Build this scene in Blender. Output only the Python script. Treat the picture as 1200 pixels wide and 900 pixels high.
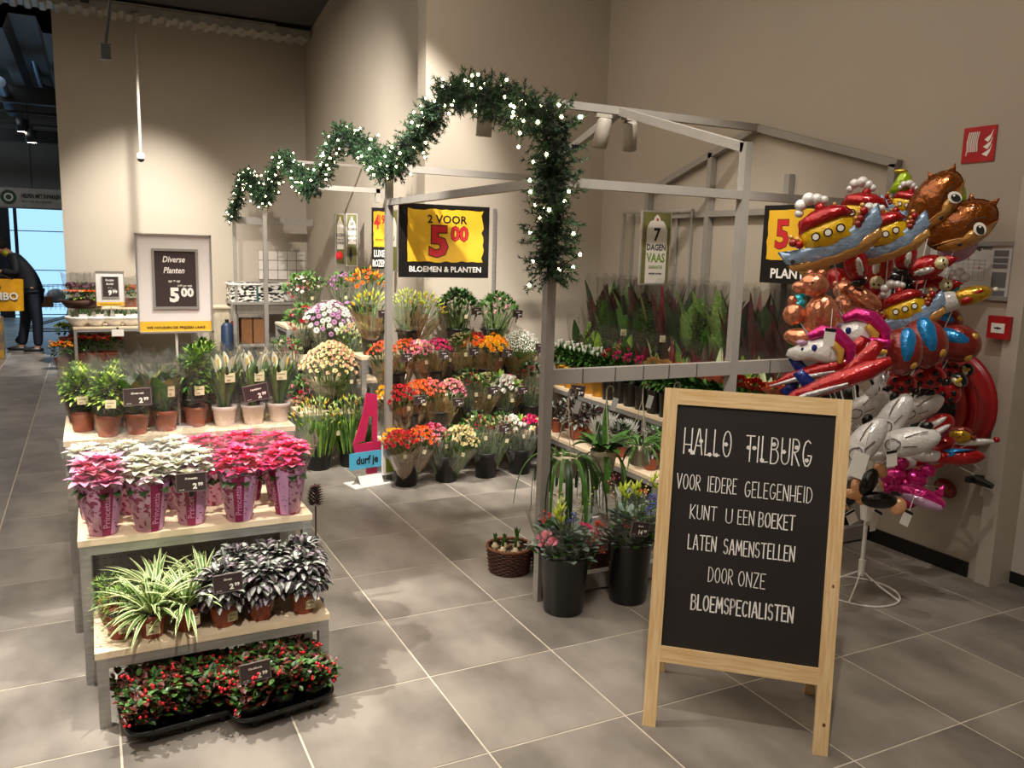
import bpy, math, random
from mathutils import Vector as V, Matrix, Euler
SC = bpy.context.scene
for o in list(bpy.data.objects): bpy.data.objects.remove(o)
R = random.Random(7)
PI = math.pi

# ------------------------------------------------------------ camera
FPX = 970.84; CAM = V((-1.822, -5.498, 1.8086))
yaw, pit, rol = 0.47206, -0.15746, 0.02722
cf = V((math.sin(yaw)*math.cos(pit), math.cos(yaw)*math.cos(pit), math.sin(pit)))
r0 = V((math.cos(yaw), -math.sin(yaw), 0)); u0 = r0.cross(cf)
cr = math.cos(rol)*r0 + math.sin(rol)*u0; cu = -math.sin(rol)*r0 + math.cos(rol)*u0
cam = bpy.data.cameras.new('camera'); cam.sensor_width = 36; cam.lens = 36*FPX/1200; cam.clip_end = 100
co = bpy.data.objects.new('camera', cam); SC.collection.objects.link(co); SC.camera = co
co.matrix_world = Matrix(((cr.x, cu.x, -cf.x, CAM.x), (cr.y, cu.y, -cf.y, CAM.y), (cr.z, cu.z, -cf.z, CAM.z), (0, 0, 0, 1)))
def at(px, py, axis, val):
    d = cf + (px-600)/FPX*cr - (py-450)/FPX*cu
    return CAM + d*((val-CAM[axis])/d[axis])

# ------------------------------------------------------------ view, world, lights
SC.view_settings.view_transform = 'Standard'; SC.view_settings.look = 'None'
SC.view_settings.gamma = 1; SC.view_settings.use_curve_mapping = False
SC.view_settings.exposure = 0.6
w = bpy.data.worlds.new('daylight'); SC.world = w; w.use_nodes = True
w.node_tree.nodes['Background'].inputs[0].default_value = (0.36, 0.66, 1.0, 1)
w.node_tree.nodes['Background'].inputs[1].default_value = 1.0
WARM = (1.0, 0.85, 0.70); WARM2 = (1.0, 0.93, 0.84)
def aim(o, tgt):
    o.rotation_euler = (V(tgt)-o.location).to_track_quat('-Z', 'Y').to_euler()
def spot(loc, tgt, power, angle, blend=.5, size=.04, col=WARM2):
    l = bpy.data.lights.new('spot_beam', 'SPOT'); l.energy = power; l.spot_size = math.radians(angle); l.spot_blend = blend
    l.shadow_soft_size = size; l.color = col
    o = bpy.data.objects.new('spot_beam', l); SC.collection.objects.link(o); o.location = loc; aim(o, tgt); return o
def area(loc, tgt, power, sx, sy, col=WARM):
    l = bpy.data.lights.new('ambient_fill', 'AREA'); l.shape = 'RECTANGLE'; l.size = sx; l.size_y = sy; l.energy = power; l.color = col  # soft area lamp added as ambient fill, not a visible fixture
    o = bpy.data.objects.new('ambient_fill', l); SC.collection.objects.link(o); o.location = loc; aim(o, tgt); return o
area((-1.5, -1.5, 4.9), (-1.5, -1.5, 0), 115, 5, 5)
area((-1.5, 5, 4.9), (-1.5, 5, 0), 30, 4, 4)
area((-4.5, -5.0, 4.9), (-4.5, -5, 0), 75, 4, 4)
spot((-2.9, -1.2, 4.3), (-1.55, -2.0, .6), 620, 40, .6)
spot((-.7, -2.7, 4.3), (-1.4, -1.9, .6), 360, 40, .6)
spot((-.95, 6.75, 4.95), (-.95, 8.9, .5), 1150, 66, 1.0, .12)
spot((-.9, -.8, 4.3), (.75, 1.1, .7), 760, 46, .7)
spot((.2, .0, 4.3), (.6, 2.9, .8), 420, 60, .6)
spot((-1.6, 1.2, 4.2), (1.2, 5.0, 1.3), 1000, 74, 1.0, .03)
spot((.8, -2.2, 4.3), (2.2, 0.0, .8), 210, 50, .7)
spot((-1.0, -4.6, 4.4), (.3, -3.2, .6), 165, 48, .8)
spot((-1.7, -5.3, 4.4), (-1.45, -1.8, .95), 330, 30, .8)  # added front fill to whiten the framed sign and poinsettia fronts
spot((1.0, -3.6, 4.4), (1.95, -2.3, 1.3), 85, 40, .8)
spot((.3, -3.3, 4.3), (1.35, -.9, .3), 330, 34, .7)  # extra lamp added to brighten the stall interior behind the hanging pots
area((-5, 12.5, 4.6), (-5, 12.5, 0), 60, 4, 3, (.8, .9, 1))

# ------------------------------------------------------------ colours and materials
def lin(c):
    if isinstance(c, str): c = [int(c[i:i+2], 16)/255 for i in (0, 2, 4)]
    return tuple((x/12.92 if x < .04045 else ((x+.055)/1.055)**2.4) for x in c) + (1,)
MATS = {}
def mat(name, c, rough=.5, metal=0, var=.12, scale=12, bump=0, bscale=60, sub=0, emit=0, spec=None, c2=None, detail=3, rnd=0, stretch=None, coat=0):
    if name in MATS: return MATS[name]
    m = bpy.data.materials.new(name); m.use_nodes = True; nt = m.node_tree; b = nt.nodes['Principled BSDF']
    b.inputs['Roughness'].default_value = rough; b.inputs['Metallic'].default_value = metal
    if spec is not None: b.inputs['Specular IOR Level'].default_value = spec
    if coat: b.inputs['Coat Weight'].default_value = coat; b.inputs['Coat Roughness'].default_value = .15
    if sub: b.inputs['Subsurface Weight'].default_value = sub; b.inputs['Subsurface Scale'].default_value = .01
    a = lin(c)
    if c2: lo, hi = a, lin(c2)
    else: lo = tuple(x*(1-var) for x in a[:3])+(1,); hi = tuple(min(1, x*(1+var)) for x in a[:3])+(1,)
    tc = nt.nodes.new('ShaderNodeTexCoord'); src = tc.outputs['Object']
    if stretch:
        mp = nt.nodes.new('ShaderNodeMapping'); mp.inputs['Scale'].default_value = stretch; nt.links.new(src, mp.inputs[0]); src = mp.outputs[0]
    if rnd:
        oi = nt.nodes.new('ShaderNodeObjectInfo'); ad = nt.nodes.new('ShaderNodeVectorMath'); ad.operation = 'MULTIPLY_ADD'
        nt.links.new(oi.outputs['Random'], ad.inputs[0]); ad.inputs[1].default_value = (37, 51, 23); nt.links.new(src, ad.inputs[2]); src = ad.outputs[0]
    n = nt.nodes.new('ShaderNodeTexNoise'); n.inputs['Scale'].default_value = scale; n.inputs['Detail'].default_value = detail
    nt.links.new(src, n.inputs['Vector'])
    rp = nt.nodes.new('ShaderNodeValToRGB'); rp.color_ramp.elements[0].position = .35; rp.color_ramp.elements[1].position = .65
    rp.color_ramp.elements[0].color = lo; rp.color_ramp.elements[1].color = hi
    nt.links.new(n.outputs['Fac'], rp.inputs['Fac']); nt.links.new(rp.outputs['Color'], b.inputs['Base Color'])
    if bump:
        n2 = nt.nodes.new('ShaderNodeTexNoise'); n2.inputs['Scale'].default_value = bscale; nt.links.new(src, n2.inputs['Vector'])
        bp = nt.nodes.new('ShaderNodeBump'); bp.inputs['Strength'].default_value = bump; bp.inputs['Distance'].default_value = .01
        nt.links.new(n2.outputs['Fac'], bp.inputs['Height']); nt.links.new(bp.outputs['Normal'], b.inputs['Normal'])
    if emit:
        b.inputs['Emission Color'].default_value = a; b.inputs['Emission Strength'].default_value = emit
    MATS[name] = m; return m
def clearmat(name, c, fac, rough=.1, bump=.8, bscale=16, dif=.35):
    if name in MATS: return MATS[name]
    m = bpy.data.materials.new(name); m.use_nodes = True; nt = m.node_tree
    for x in list(nt.nodes): nt.nodes.remove(x)
    out = nt.nodes.new('ShaderNodeOutputMaterial'); mx = nt.nodes.new('ShaderNodeMixShader')
    tr = nt.nodes.new('ShaderNodeBsdfTransparent'); tr.inputs[0].default_value = (.97, .97, .96, 1)
    b = nt.nodes.new('ShaderNodeBsdfPrincipled'); b.inputs['Base Color'].default_value = tuple(x*dif for x in lin(c)[:3])+(1,); b.inputs['Roughness'].default_value = rough; b.inputs['Specular IOR Level'].default_value = 1.0; b.inputs['Coat Weight'].default_value = 1.0; b.inputs['Coat IOR'].default_value = 2.2; b.inputs['Coat Roughness'].default_value = rough
    lw = nt.nodes.new('ShaderNodeLayerWeight'); lw.inputs['Blend'].default_value = .25
    ma = nt.nodes.new('ShaderNodeMath'); ma.operation = 'MULTIPLY_ADD'; ma.inputs[1].default_value = .3; ma.inputs[2].default_value = fac; ma.use_clamp = True
    tc = nt.nodes.new('ShaderNodeTexCoord'); no = nt.nodes.new('ShaderNodeTexNoise'); no.inputs['Scale'].default_value = bscale; no.inputs['Detail'].default_value = 2
    bp = nt.nodes.new('ShaderNodeBump'); bp.inputs['Strength'].default_value = bump; bp.inputs['Distance'].default_value = .03
    L = nt.links.new
    L(tc.outputs['Object'], no.inputs['Vector']); L(no.outputs['Fac'], bp.inputs['Height']); L(bp.outputs['Normal'], b.inputs['Normal'])
    L(lw.outputs['Facing'], ma.inputs[0]); L(ma.outputs[0], mx.inputs[0]); L(tr.outputs[0], mx.inputs[1]); L(b.outputs[0], mx.inputs[2]); L(mx.outputs[0], out.inputs[0])
    MATS[name] = m; return m
wallm = mat('painted_plaster', 'b2a899', .75, var=.03, scale=1.2, bump=.05, bscale=120)
steel = mat('brushed_steel', 'a9a8a4', .42, .55, var=.12, scale=4, stretch=(1, 1, 12))
greym = mat('grey_powder_coat', '98938c', .5, .1, var=.04)
wood = mat('pale_beech', 'ecd8b8', .5, var=.07, scale=7, stretch=(1, 9, 9))
pine = mat('pine_wood', 'edd0a0', .5, scale=5, stretch=(22, 22, 1.4), c2='dcb67e', detail=4)
blackp = mat('black_plastic', '1b1b1b', .38, var=.2)
bucketm = mat('bucket_plastic', '1d1c1c', .42, var=.1, scale=3)
white = mat('white_plastic', 'e9e6e0', .45, var=.03)
brownc = mat('brown_card', '3d3130', .45, var=.04)
inkw = mat('white_ink', 'f5f2ea', .6, var=.01)
inkk = mat('black_ink', '15120f', .6, var=.01)
yel = mat('yellow_print', 'e9b62a', .5, var=.04)
redp = mat('red_print', 'c8262c', .5, var=.03)
silver = mat('silver_frame', 'b9b7b2', .35, .6, var=.03)
terra = mat('terracotta_plastic', '92462b', .45, var=.1, scale=9)
whitepot = mat('white_pot', 'd9c9c4', .45, var=.05)
soil = mat('potting_soil', '2a1d14', .9, var=.4, scale=90, bump=.6)
G1 = mat('leaf_green', '3f6a24', .45, var=.3, scale=30)
G2 = mat('leaf_dark', '23401a', .4, var=.3, scale=30)
G3 = mat('leaf_light', '86a83c', .45, var=.2, scale=30)
G4 = mat('leaf_mid', '55803a', .45, var=.25, scale=30)
cream = mat('cream_leaf_edge', 'd9dfa8', .5, var=.06)
cello = clearmat('cellophane', 'f2f0ea', .08)
cello2 = clearmat('thick_cellophane', 'efece6', .15)
kraft = clearmat('brown_tinted_wrap', 'b08a5c', .5, .25, .6, 20, .8)
glass = clearmat('window_glass', 'dfeaf2', .04, .02, 0)

# ------------------------------------------------------------ mesh helpers
class MB:
    def __init__(s): s.v = []; s.f = []; s.m = []
    def face(s, pts, m=0):
        k = len(s.v); s.v += [tuple(p) for p in pts]; s.f.append(tuple(range(k, k+len(pts)))); s.m.append(m)
    def grid(s, rows, m=0, close=False):
        k = len(s.v); n = len(rows[0])
        for r in rows: s.v += [tuple(p) for p in r]
        for i in range(len(rows)-1):
            for j in range(n if close else n-1):
                a = k+i*n+j; b = k+i*n+(j+1) % n
                s.f.append((a, b, b+n, a+n)); s.m.append(m[j % len(m)] if isinstance(m, (list, tuple)) else m)
    def box(s, c, d, m=0, M=None):
        k = len(s.v); h = [x/2 for x in d]
        for z in (-1, 1):
            for y in (-1, 1):
                for x in (-1, 1):
                    p = V((c[0]+x*h[0], c[1]+y*h[1], c[2]+z*h[2])); s.v.append(tuple(M @ p if M else p))
        for q in ((0, 2, 3, 1), (4, 5, 7, 6), (0, 1, 5, 4), (2, 6, 7, 3), (0, 4, 6, 2), (1, 3, 7, 5)):
            s.f.append(tuple(k+i for i in q)); s.m.append(m)
    def bar(s, a, b, w, h=None, m=0, up=V((0, 0, 1))):
        a, b = V(a), V(b); d = b-a; L = d.length; d.normalize(); h = h or w
        if abs(d.dot(up)) > .99: up = V((0, 1, 0))
        x = d.cross(up).normalized(); z = x.cross(d)
        M = Matrix(((x.x, d.x, z.x, a.x), (x.y, d.y, z.y, a.y), (x.z, d.z, z.z, a.z), (0, 0, 0, 1)))
        s.box((0, L/2, 0), (w, L, h), m, M)
    def tube(s, pts, r, m=0, n=6, cap=True):
        pts = [V(p) for p in pts]; rr = r if isinstance(r, (list, tuple)) else [r]*len(pts); rows = []; px = None
        for i, p in enumerate(pts):
            d = (pts[min(i+1, len(pts)-1)]-pts[max(i-1, 0)])
            d = d.normalized() if d.length > 1e-9 else V((0, 0, 1))
            if px is None: px = d.orthogonal().normalized()
            px = (px-d*px.dot(d)); px = px.normalized() if px.length > 1e-6 else d.orthogonal().normalized()
            py = d.cross(px)
            rows.append([p+(px*math.cos(2*PI*j/n)+py*math.sin(2*PI*j/n))*rr[i] for j in range(n)])
        s.grid(rows, m, True)
        if cap: s.face(rows[0][::-1], m); s.face(rows[-1], m)
    def lathe(s, prof, m=0, n=20, c=(0, 0, 0), wav=None, M=None):
        rows = []
        for i, (r, z) in enumerate(prof):
            row = []
            for j in range(n):
                a = 2*PI*j/n; q = wav(i, j, a) if wav else (0, 0)
                p = V((c[0]+(r+q[0])*math.cos(a), c[1]+(r+q[0])*math.sin(a), c[2]+z+q[1])); row.append(M @ p if M else p)
            rows.append(row)
        s.grid(rows, m, True)
    def ball(s, c, r, m=0, nu=8, nv=6, M=None, spl=None):
        if not isinstance(r, (list, tuple)): r = (r, r, r)
        rows = []
        for i in range(nv+1):
            t = PI*i/nv; row = []
            for j in range(nu):
                a = 2*PI*j/nu; p = V((r[0]*math.sin(t)*math.cos(a), r[1]*math.sin(t)*math.sin(a), r[2]*math.cos(t)))
                p = (M @ p if M else p)+V(c); row.append(p)
            rows.append(row)
        s.grid(rows, m, True)
    def octa(s, c, r, m=0):
        c = V(c); P = [c+V(q)*r for q in ((1, 0, 0), (-1, 0, 0), (0, 1, 0), (0, -1, 0), (0, 0, 1), (0, 0, -1))]
        k = len(s.v); s.v += [tuple(p) for p in P]
        for q in ((0, 2, 4), (2, 1, 4), (1, 3, 4), (3, 0, 4), (2, 0, 5), (1, 2, 5), (3, 1, 5), (0, 3, 5)): s.f.append(tuple(k+i for i in q)); s.m.append(m)
    def blade(s, p, d, L, W, droop=0, m=0, k=3, fold=.25, edge=None, prof=None, side=None):
        # a leaf: p base, d direction, strip of k segments; edge = material of the outer strips
        p = V(p); d = V(d).normalized(); sd = side or d.cross(V((0, 0, 1)))
        if sd.length < .05: sd = V((R.random()-.5, R.random()-.5, 0))
        sd = sd.normalized(); rows = []
        for i in range(k+1):
            t = i/k; wd = (prof(t) if prof else math.sin(PI*min(.97, .06+.94*t))**.8)*W/2
            up = sd.cross(d)
            if edge is None: rows.append([p-sd*wd+up*wd*fold, p, p+sd*wd+up*wd*fold])
            else: rows.append([p-sd*wd+up*wd*fold, p-sd*wd*.55+up*wd*fold*.4, p+sd*wd*.55+up*wd*fold*.4, p+sd*wd+up*wd*fold])
            d = (d-V((0, 0, 1))*droop/k).normalized(); p = p+d*L/k
        s.grid(rows, [m, m] if edge is None else [edge, m, edge])
    def build(s, name, mats, parent=None, smooth=False, loc=None, M=None, dedupe=False):
        me = bpy.data.meshes.new(name); me.from_pydata(s.v, [], s.f)
        mats = mats if isinstance(mats, (list, tuple)) else [mats]
        for q in mats: me.materials.append(q)
        if len(mats) > 1: me.polygons.foreach_set('material_index', s.m)
        if smooth: me.polygons.foreach_set('use_smooth', [True]*len(s.f))
        me.update()
        return link(name, me, parent, loc, M)
def link(name, me, parent=None, loc=None, M=None):
    o = bpy.data.objects.new(name, me); SC.collection.objects.link(o)
    if parent: o.parent = parent
    if M is not None: o.matrix_local = M
    elif loc is not None: o.location = loc
    return o
def tag(o, label=None, cat=None, group=None, kind=None):
    if label: o['label'] = label
    if cat: o['category'] = cat
    if group: o['group'] = group
    if kind: o['kind'] = kind
    return o
def thing(name, label, cat, loc=(0, 0, 0), rz=0, group=None, M=None):
    o = bpy.data.objects.new(name, None); SC.collection.objects.link(o); o.empty_display_size = .05
    if M is not None: o.matrix_world = M
    else: o.location = loc; o.rotation_euler = (0, 0, rz)
    return tag(o, label, cat, group)
KIDS = {}
def kids(o):
    return [c for c in ALLOBJ() if c.parent == o]
def ALLOBJ(): return bpy.data.objects
def copy_tree(o, ch, loc=None, rz=None, label=None, group=None, parent=None, scale=None):
    """ch: nested list [(child, [(grandchild, []), ...]), ...]"""
    c = o.copy(); SC.collection.objects.link(c)
    if parent is not None: c.parent = parent
    if loc is not None: c.location = loc
    if rz is not None: c.rotation_euler = (0, 0, rz)
    if scale: c.scale = (scale, scale, scale)
    if label: c['label'] = label
    if group: c['group'] = group
    for a, sub in ch: copy_tree(a, sub, parent=c)
    return c
def struct(o, label=None): o['kind'] = 'structure'; 
def S(name, c, d, m, parent=None, rz=0):
    b = MB(); b.box((0, 0, 0), d); o = b.build(name, m, parent, loc=c); o.rotation_euler = (0, 0, rz)
    if parent is None: o['kind'] = 'structure'
    return o
def jit(a): return R.uniform(-a, a)
def fmat(o, ux, uz):
    ux = V(ux).normalized(); uz = V(uz).normalized(); uy = uz.cross(ux)
    return Matrix(((ux.x, uy.x, uz.x, o[0]), (ux.y, uy.y, uz.y, o[1]), (ux.z, uy.z, uz.z, o[2]), (0, 0, 0, 1)))
def text(s, size, m, parent, x, z, y=-.004, bold=0, align='CENTER', sx=1.0, shear=0, name='lettering', rot=0, flip=False):
    """Text on a panel whose local X is right, Z up and whose face looks towards local -Y."""
    c = bpy.data.curves.new('t', 'FONT'); c.body = s; c.size = size; c.align_x = align; c.offset = bold*size; c.shear = shear; c.resolution_u = 2
    t = bpy.data.objects.new('t', c); me = bpy.data.meshes.new_from_object(t); bpy.data.objects.remove(t); bpy.data.curves.remove(c)
    ca, sa = math.cos(rot), math.sin(rot)
    for v in me.vertices:
        a, b = v.co.x*sx, v.co.y
        v.co = (x+a*ca-b*sa, y, z+a*sa+b*ca)
    me.name = name; me.materials.clear(); me.materials.append(m)
    return link(name, me, parent)
def flat(pts, m, parent, y=-.003, name='print', t=0):
    b = MB(); b.face([(p[0], y, p[1]) for p in pts]); return b.build(name, m, parent)
def rect(x0, z0, x1, z1): return [(x0, z0), (x1, z0), (x1, z1), (x0, z1)]
def torn(x0, z0, x1, z1, j, rr):
    p = []
    for i in range(15): p.append((x0+(x1-x0)*i/14, z0+rr.uniform(-j*.4, j*.4)))
    for i in range(1, 12): p.append((x1+rr.uniform(-j, j*.6), z0+(z1-z0)*i/12))
    for i in range(15): p.append((x1+(x0-x1)*i/14, z1+rr.uniform(-j*.4, j*.4)))
    for i in range(1, 8): p.append((x0+rr.uniform(-j*.4, j*.4), z1+(z0-z1)*i/8))
    return p
# ------------------------------------------------------------ the room
TS = .6
tilem = mat('concrete_look_tile', '989188', .42, scale=3.2, c2='6c665f', detail=8, rnd=1, bump=.04, bscale=25, stretch=(1, .6, 1))
grout = mat('pale_grout', 'c4bbab', .8, var=.08)
floor = S('floor', (-3.1, 4, -.011), (12.2, 26, .02), grout)
g = MB()
for sx, sy in ((-1, 0), (1, 0)): pass
def px_of(P):
    d = V(P)-CAM; z = d.dot(cf)
    if z < .15: return None
    return 600+FPX*d.dot(cr)/z, 450-FPX*d.dot(cu)/z, z
tb = MB(); h = TS/2-.0028
tb.v = [(-h, -h, -.004), (h, -h, -.004), (h, h, -.004), (-h, h, -.004), (-h+.002, -h+.002, .001), (h-.002, -h+.002, .001), (h-.002, h-.002, .001), (-h+.002, h-.002, .001)]
tb.f = [(4, 5, 6, 7), (0, 1, 5, 4), (1, 2, 6, 5), (2, 3, 7, 6), (3, 0, 4, 7)]
tb.m = [0]*5
cells = []
for i in range(-13, 5):
    for j in range(-12, 28):
        c = ((i+.5)*TS, (j+.5)*TS, 0); vis = False
        for ox in (-.3, 0, .3):
            for oy in (-.3, 0, .3):
                q = px_of((c[0]+ox, c[1]+oy, 0))
                if q and -20 < q[0] < 1220 and -20 < q[1] < 930: vis = True
        cells.append((not vis, (V(c)-CAM).length, c))
cells.sort(key=lambda t: (t[0], t[1]))
proto = None; rest = MB()
for k, (nv, dist, c) in enumerate(cells):
    if not nv and k < 290:
        if proto is None: o = tb.build('tile', tilem, floor, loc=(c[0]+3.1, c[1]-4, .011)); proto = o
        else:
            o = proto.copy(); SC.collection.objects.link(o); o.location = (c[0]+3.1, c[1]-4, .011)
        o.rotation_euler = (0, 0, 0)
    else:
        kk = len(rest.v); rest.v += [(x+c[0]+3.1, y+c[1]-4, z+.011) for x, y, z in tb.v]; rest.f += [tuple(i+kk for i in q) for q in tb.f]; rest.m += [0]*5
ro = rest.build('distant_tiles', tilem, floor); ro['kind'] = 'stuff'

H = 5.2
wall_back = S('wall_back', (1.79, 1.6, H/2), (1.9, .2, H), wallm)
wall_right = S('wall_right', (2.79, -.53, H/2), (.2, 4.26, H), wallm)
b = MB(); b.grid([[(.9, 1.52, z), (1.53, 8.95, z), (1.75, 8.95, z), (1.15, 1.52, z)] for z in (0, H)], 0, True)
o = b.build('wall_middle', wallm); struct(o)
wall_left = S('wall_left', (-.12, 9.03, H/2), (4.04, .2, H), wallm)
S('wall_rear', (-3.1, -8.4, H/2), (12.2, .2, H), wallm)
S('wall_outer', (-9.1, 4, H/2), (.2, 25, H), mat('hall_wall', '8d8b87', .8))
S('wall_front', (2.95, -6.0, H/2), (.2, 4.6, H), wallm)
S('ceiling', (-3.1, 4, H+.1), (12.4, 26, .2), mat('dark_ceiling', '3a3836', .9))
S('wall_lintel', (2.9, -3.2, 3.7), (.2, 1.1, 3.0), wallm)
S('baseboard_right', (2.682, -.55, .045), (.016, 4.1, .09), mat('black_skirting', '0e0d0c', .5))
# door frame and door on the right
fr = MB(); fr.box((2.76, -2.705, 1.1), (.2, .09, 2.2)); fr.box((2.76, -3.25, 2.245), (.2, 1.18, .09)); fr.box((2.76, -3.8, 1.1), (.2, .09, 2.2))
o = fr.build('trim_1', mat('door_frame_paint', 'c0b8ac', .4, var=.02)); struct(o)
d = thing('door_1', None, None, (2.87, -3.25, 0)); d['kind'] = 'structure'
b = MB(); b.box((0, 0, 1.11), (.04, 1.0, 2.16)); b.build('door_leaf', mat('door_paint', 'cfc9bf', .4, var=.02), d)
b = MB(); b.box((-.022, 0, .035), (.008, 1.0, .07)); b.build('kick_plate', blackp, d)
b = MB(); b.tube([(-.02, .43, 1.03), (-.07, .43, 1.03), (-.07, .31, 1.03)], .011, 0, 8); b.lathe([(0, 0), (.028, 0), (.028, .01), (0, .01)], 0, 14, M=Matrix.Translation((-.02, .43, 1.03)) @ Matrix.Rotation(-PI/2, 4, 'Y'))
b.build('door_handle', steel, d, True)
# corrugated cable tray hung high on the left
a0 = at(366, 47, 1, 8.1); zt = a0.z
t = thing('cable_tray', 'long grey corrugated metal tray hung high in front of the left wall', 'tray', (-1.8, 8.1, zt))
b = MB(); rows = []
xs = []; x = -4.6
while x < a0.x+1.8: xs += [(x, 0), (x+.06, 0), (x+.09, .035), (x+.15, .035)]; x += .18
xs = [q for q in xs if q[0] < a0.x+1.8]
galv = mat('galvanised_sheet', '9a978f', .45, .2, var=.1, scale=5)
b.grid([[(q[0], 0, q[1]) for q in xs], [(q[0], .45, q[1]) for q in xs]]); b.grid([[(q[0], 0, q[1]) for q in xs], [(q[0], 0, .13) for q in xs]])
b.build('deck', galv, t)
b = MB(); b.box((-1.0, .02, .15), (7.4, .03, .02)); b.box((-1.0, .42, .2), (7.4, .03, .1)); b.build('rail', galv, t)
for x in (-.35, -.12, .1):
    b = MB(); b.box((x, 0, .14), (.11, .06, .14)); b.build('junction_box', mat('grey_box', '3c3934', .6), t)
for x in (-3, -1.5, 0, 1.5): b = MB(); b.bar((x, .2, .2), (x, .2, H-zt), .012); b.build('hanger_rod', blackp, t)
b = MB(); b.tube([(-4.5, -.05, .33), (2.9, -.05, .33)], .012); b.build('conduit', blackp, t)
# dark roof beams above
for y, z, hh in ((12.6, 4.4, .3), (15.2, 3.95, .25)):
    tag(S('roof_beam', (-4 if y > 9 else -3.6, y, z), (9.5 if y < 9 else 9.9, .16, hh), mat('black_steel', '0d0d0e', .5)), None, None)['kind'] = 'structure'
# far hall
hallw = mat('grey_cladding', '8a8984', .6, var=.05, scale=1)
far = S('wall_far', (-5.5, 17.0, 3.85), (7.2, .2, 2.7), hallw)
b = MB()
for x in [-8.8+.9*i for i in range(7)]: b.box((x+6, -.11, 0), (.02, .01, 2.6))
b.build('panel_joint', mat('joint_dark', '5b5a57', .7), far)
S('wall_far_right', (-2.2, 13.2, H/2), (.2, 7.6, H), hallw).location.x = -1.9
# window: posts, transoms, panes
wf = mat('window_frame_dark', '141b2b', .5)
win = thing('window_1', None, None, (-6.0, 16.95, 0)); win['kind'] = 'structure'
b = MB()
for x in (-8.9, -6.4, -4.6, -3.55, -3.28, -2.0): b.box((x+6, 0, 1.25), (.3 if x == -3.55 else .07, .1, 2.5))
b.build('mullion', wf, win)
b = MB()
for z in (.06, 1.1, 2.0): b.box((.5, 0, z), (7.0, .035, .02))
b.build('transom', wf, win)
for x0, x1 in ((-8.9, -6.4), (-6.4, -4.6), (-4.6, -3.55), (-3.55, -3.28), (-3.28, -2.0)):
    b = MB(); b.box(((x0+x1)/2+6, .03, 1.25), (x1-x0-.08, .008, 2.46)); b.build('pane', glass, win)
# metal roof deck seen through the opening
b = MB(); xs = []
x = -8.9
while x < -2.0: xs += [(x, 0), (x+.25, 0), (x+.33, -.22), (x+.52, -.22), (x+.6, 0)]; x += .7
b.grid([[(q[0], y, 5.05+q[1]) for q in xs] for y in (9.2, 17.0)])
o = b.build('trim_2', mat('roof_deck', '6d6a66', .6, .2, var=.1)); o['kind'] = 'structure'
# pipes and rails high in the far hall
def hallbar(pts, r, m, name, label, cat):
    b = MB(); b.tube(pts, r, 0, 10); o = b.build(name, m, smooth=True); tag(o, label, cat); return o
p0 = at(22, 12, 1, 10.5); p1 = at(47, 100, 1, 14.5); p2 = at(66, 108, 1, 14.5)
hallbar([p0, p1, p1+V((.12, 0, -.06)), p1+V((.9, 0, -.06))], .06, mat('bare_pipe', '8fa3b8', .3, .8), 'ventilation_pipe', 'shiny metal pipe running along the roof of the hall at far left', 'pipe')
hallbar([at(0, 96, 1, 11.5), at(14, 132, 1, 14.8)], .09, MATS['bare_pipe'], 'air_duct', 'short pale air duct under the roof at the very left edge', 'duct')
# ------------------------------------------------------------ kiosk frame
XL, XM, XR = .22, 1.43, 2.655
YF, EV, AP, RL = -1.88, 2.41, 2.77, 2.155
W = .05
W2 = .046
kf = thing('market_stall_frame', 'grey metal house-shaped stall frame over the flower displays', 'frame', (XL, YF, 0))
def kb(name, a, b_, w=W, h=None):
    b = MB(); o = V((XL, YF, 0)); b.bar(V(a)-o, V(b_)-o, w, h); return b.build(name, greym, kf)
ys = [YF, .62, 3.12, 5.62, 8.12]
for y in ys:
    if y != 3.12: kb('post', (XL, y, 0), (XL, y, EV))
kb('post', (XM, YF, 0), (XM, YF, EV+.03))
for y in (YF+.03, -.98, -.13, .69): kb('post', (XR, y, 0), (XR, y, EV if abs(y) > .6 else AP-abs(y+.62)*.28))
kb('post', (.93, 3.12, EV-.12), (.93, 3.12, EV+.02))
for i in range(4):
    y0, y1 = ys[i], ys[i+1]; ym = (y0+y1)/2
    kb('rafter', (XL, y0, EV), (XL, ym, AP)); kb('rafter', (XL, ym, AP), (XL, y1, EV))
for x in (XM, XR):
    kb('rafter', (x, YF, EV), (x, -.62, AP)); kb('rafter', (x, -.62, AP), (x, .64, EV-.02))
kb('ridge_beam', (XL, -.62, AP), (XR, -.62, AP))
kb('ridge_beam', (XL, 4.37, AP), (1.1, 4.37, AP), .03)
kb('eave_beam', (XL, .62, EV), (XM, .64, EV)); kb('eave_beam', (XL, 3.12, EV), (.95, 3.12, EV))
kb('rail', (XL, YF, RL), (XL, .62, RL), W2); kb('rail', (XL, YF, RL), (XM, YF, RL), W2); kb('rail', (XM, YF, RL), (XR, YF, RL), W2)
kb('rail', (XR, YF, RL), (XR, .69, RL), W2); kb('rail', (XL, 8.12, 2.19), (1.44, 8.12, 2.19), .06, .11)
for x0, x1 in ((XL, XM), (XM, XR)):
    kb('shelf_rail', (x0, YF, 1.19), (x1, YF, 1.19), .045, .075); kb('foot_rail', (x0, YF, .06), (x1, YF, .06), .05, .09)
b = MB()
for x in (.42, .62, .8, .97, 1.16, 1.7, 1.95): b.box((x-XL, -.026, 1.19), (.003, .006, .077))
b.build('seam', mat('dark_seam', '4f4b47', .6), kf)
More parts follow.
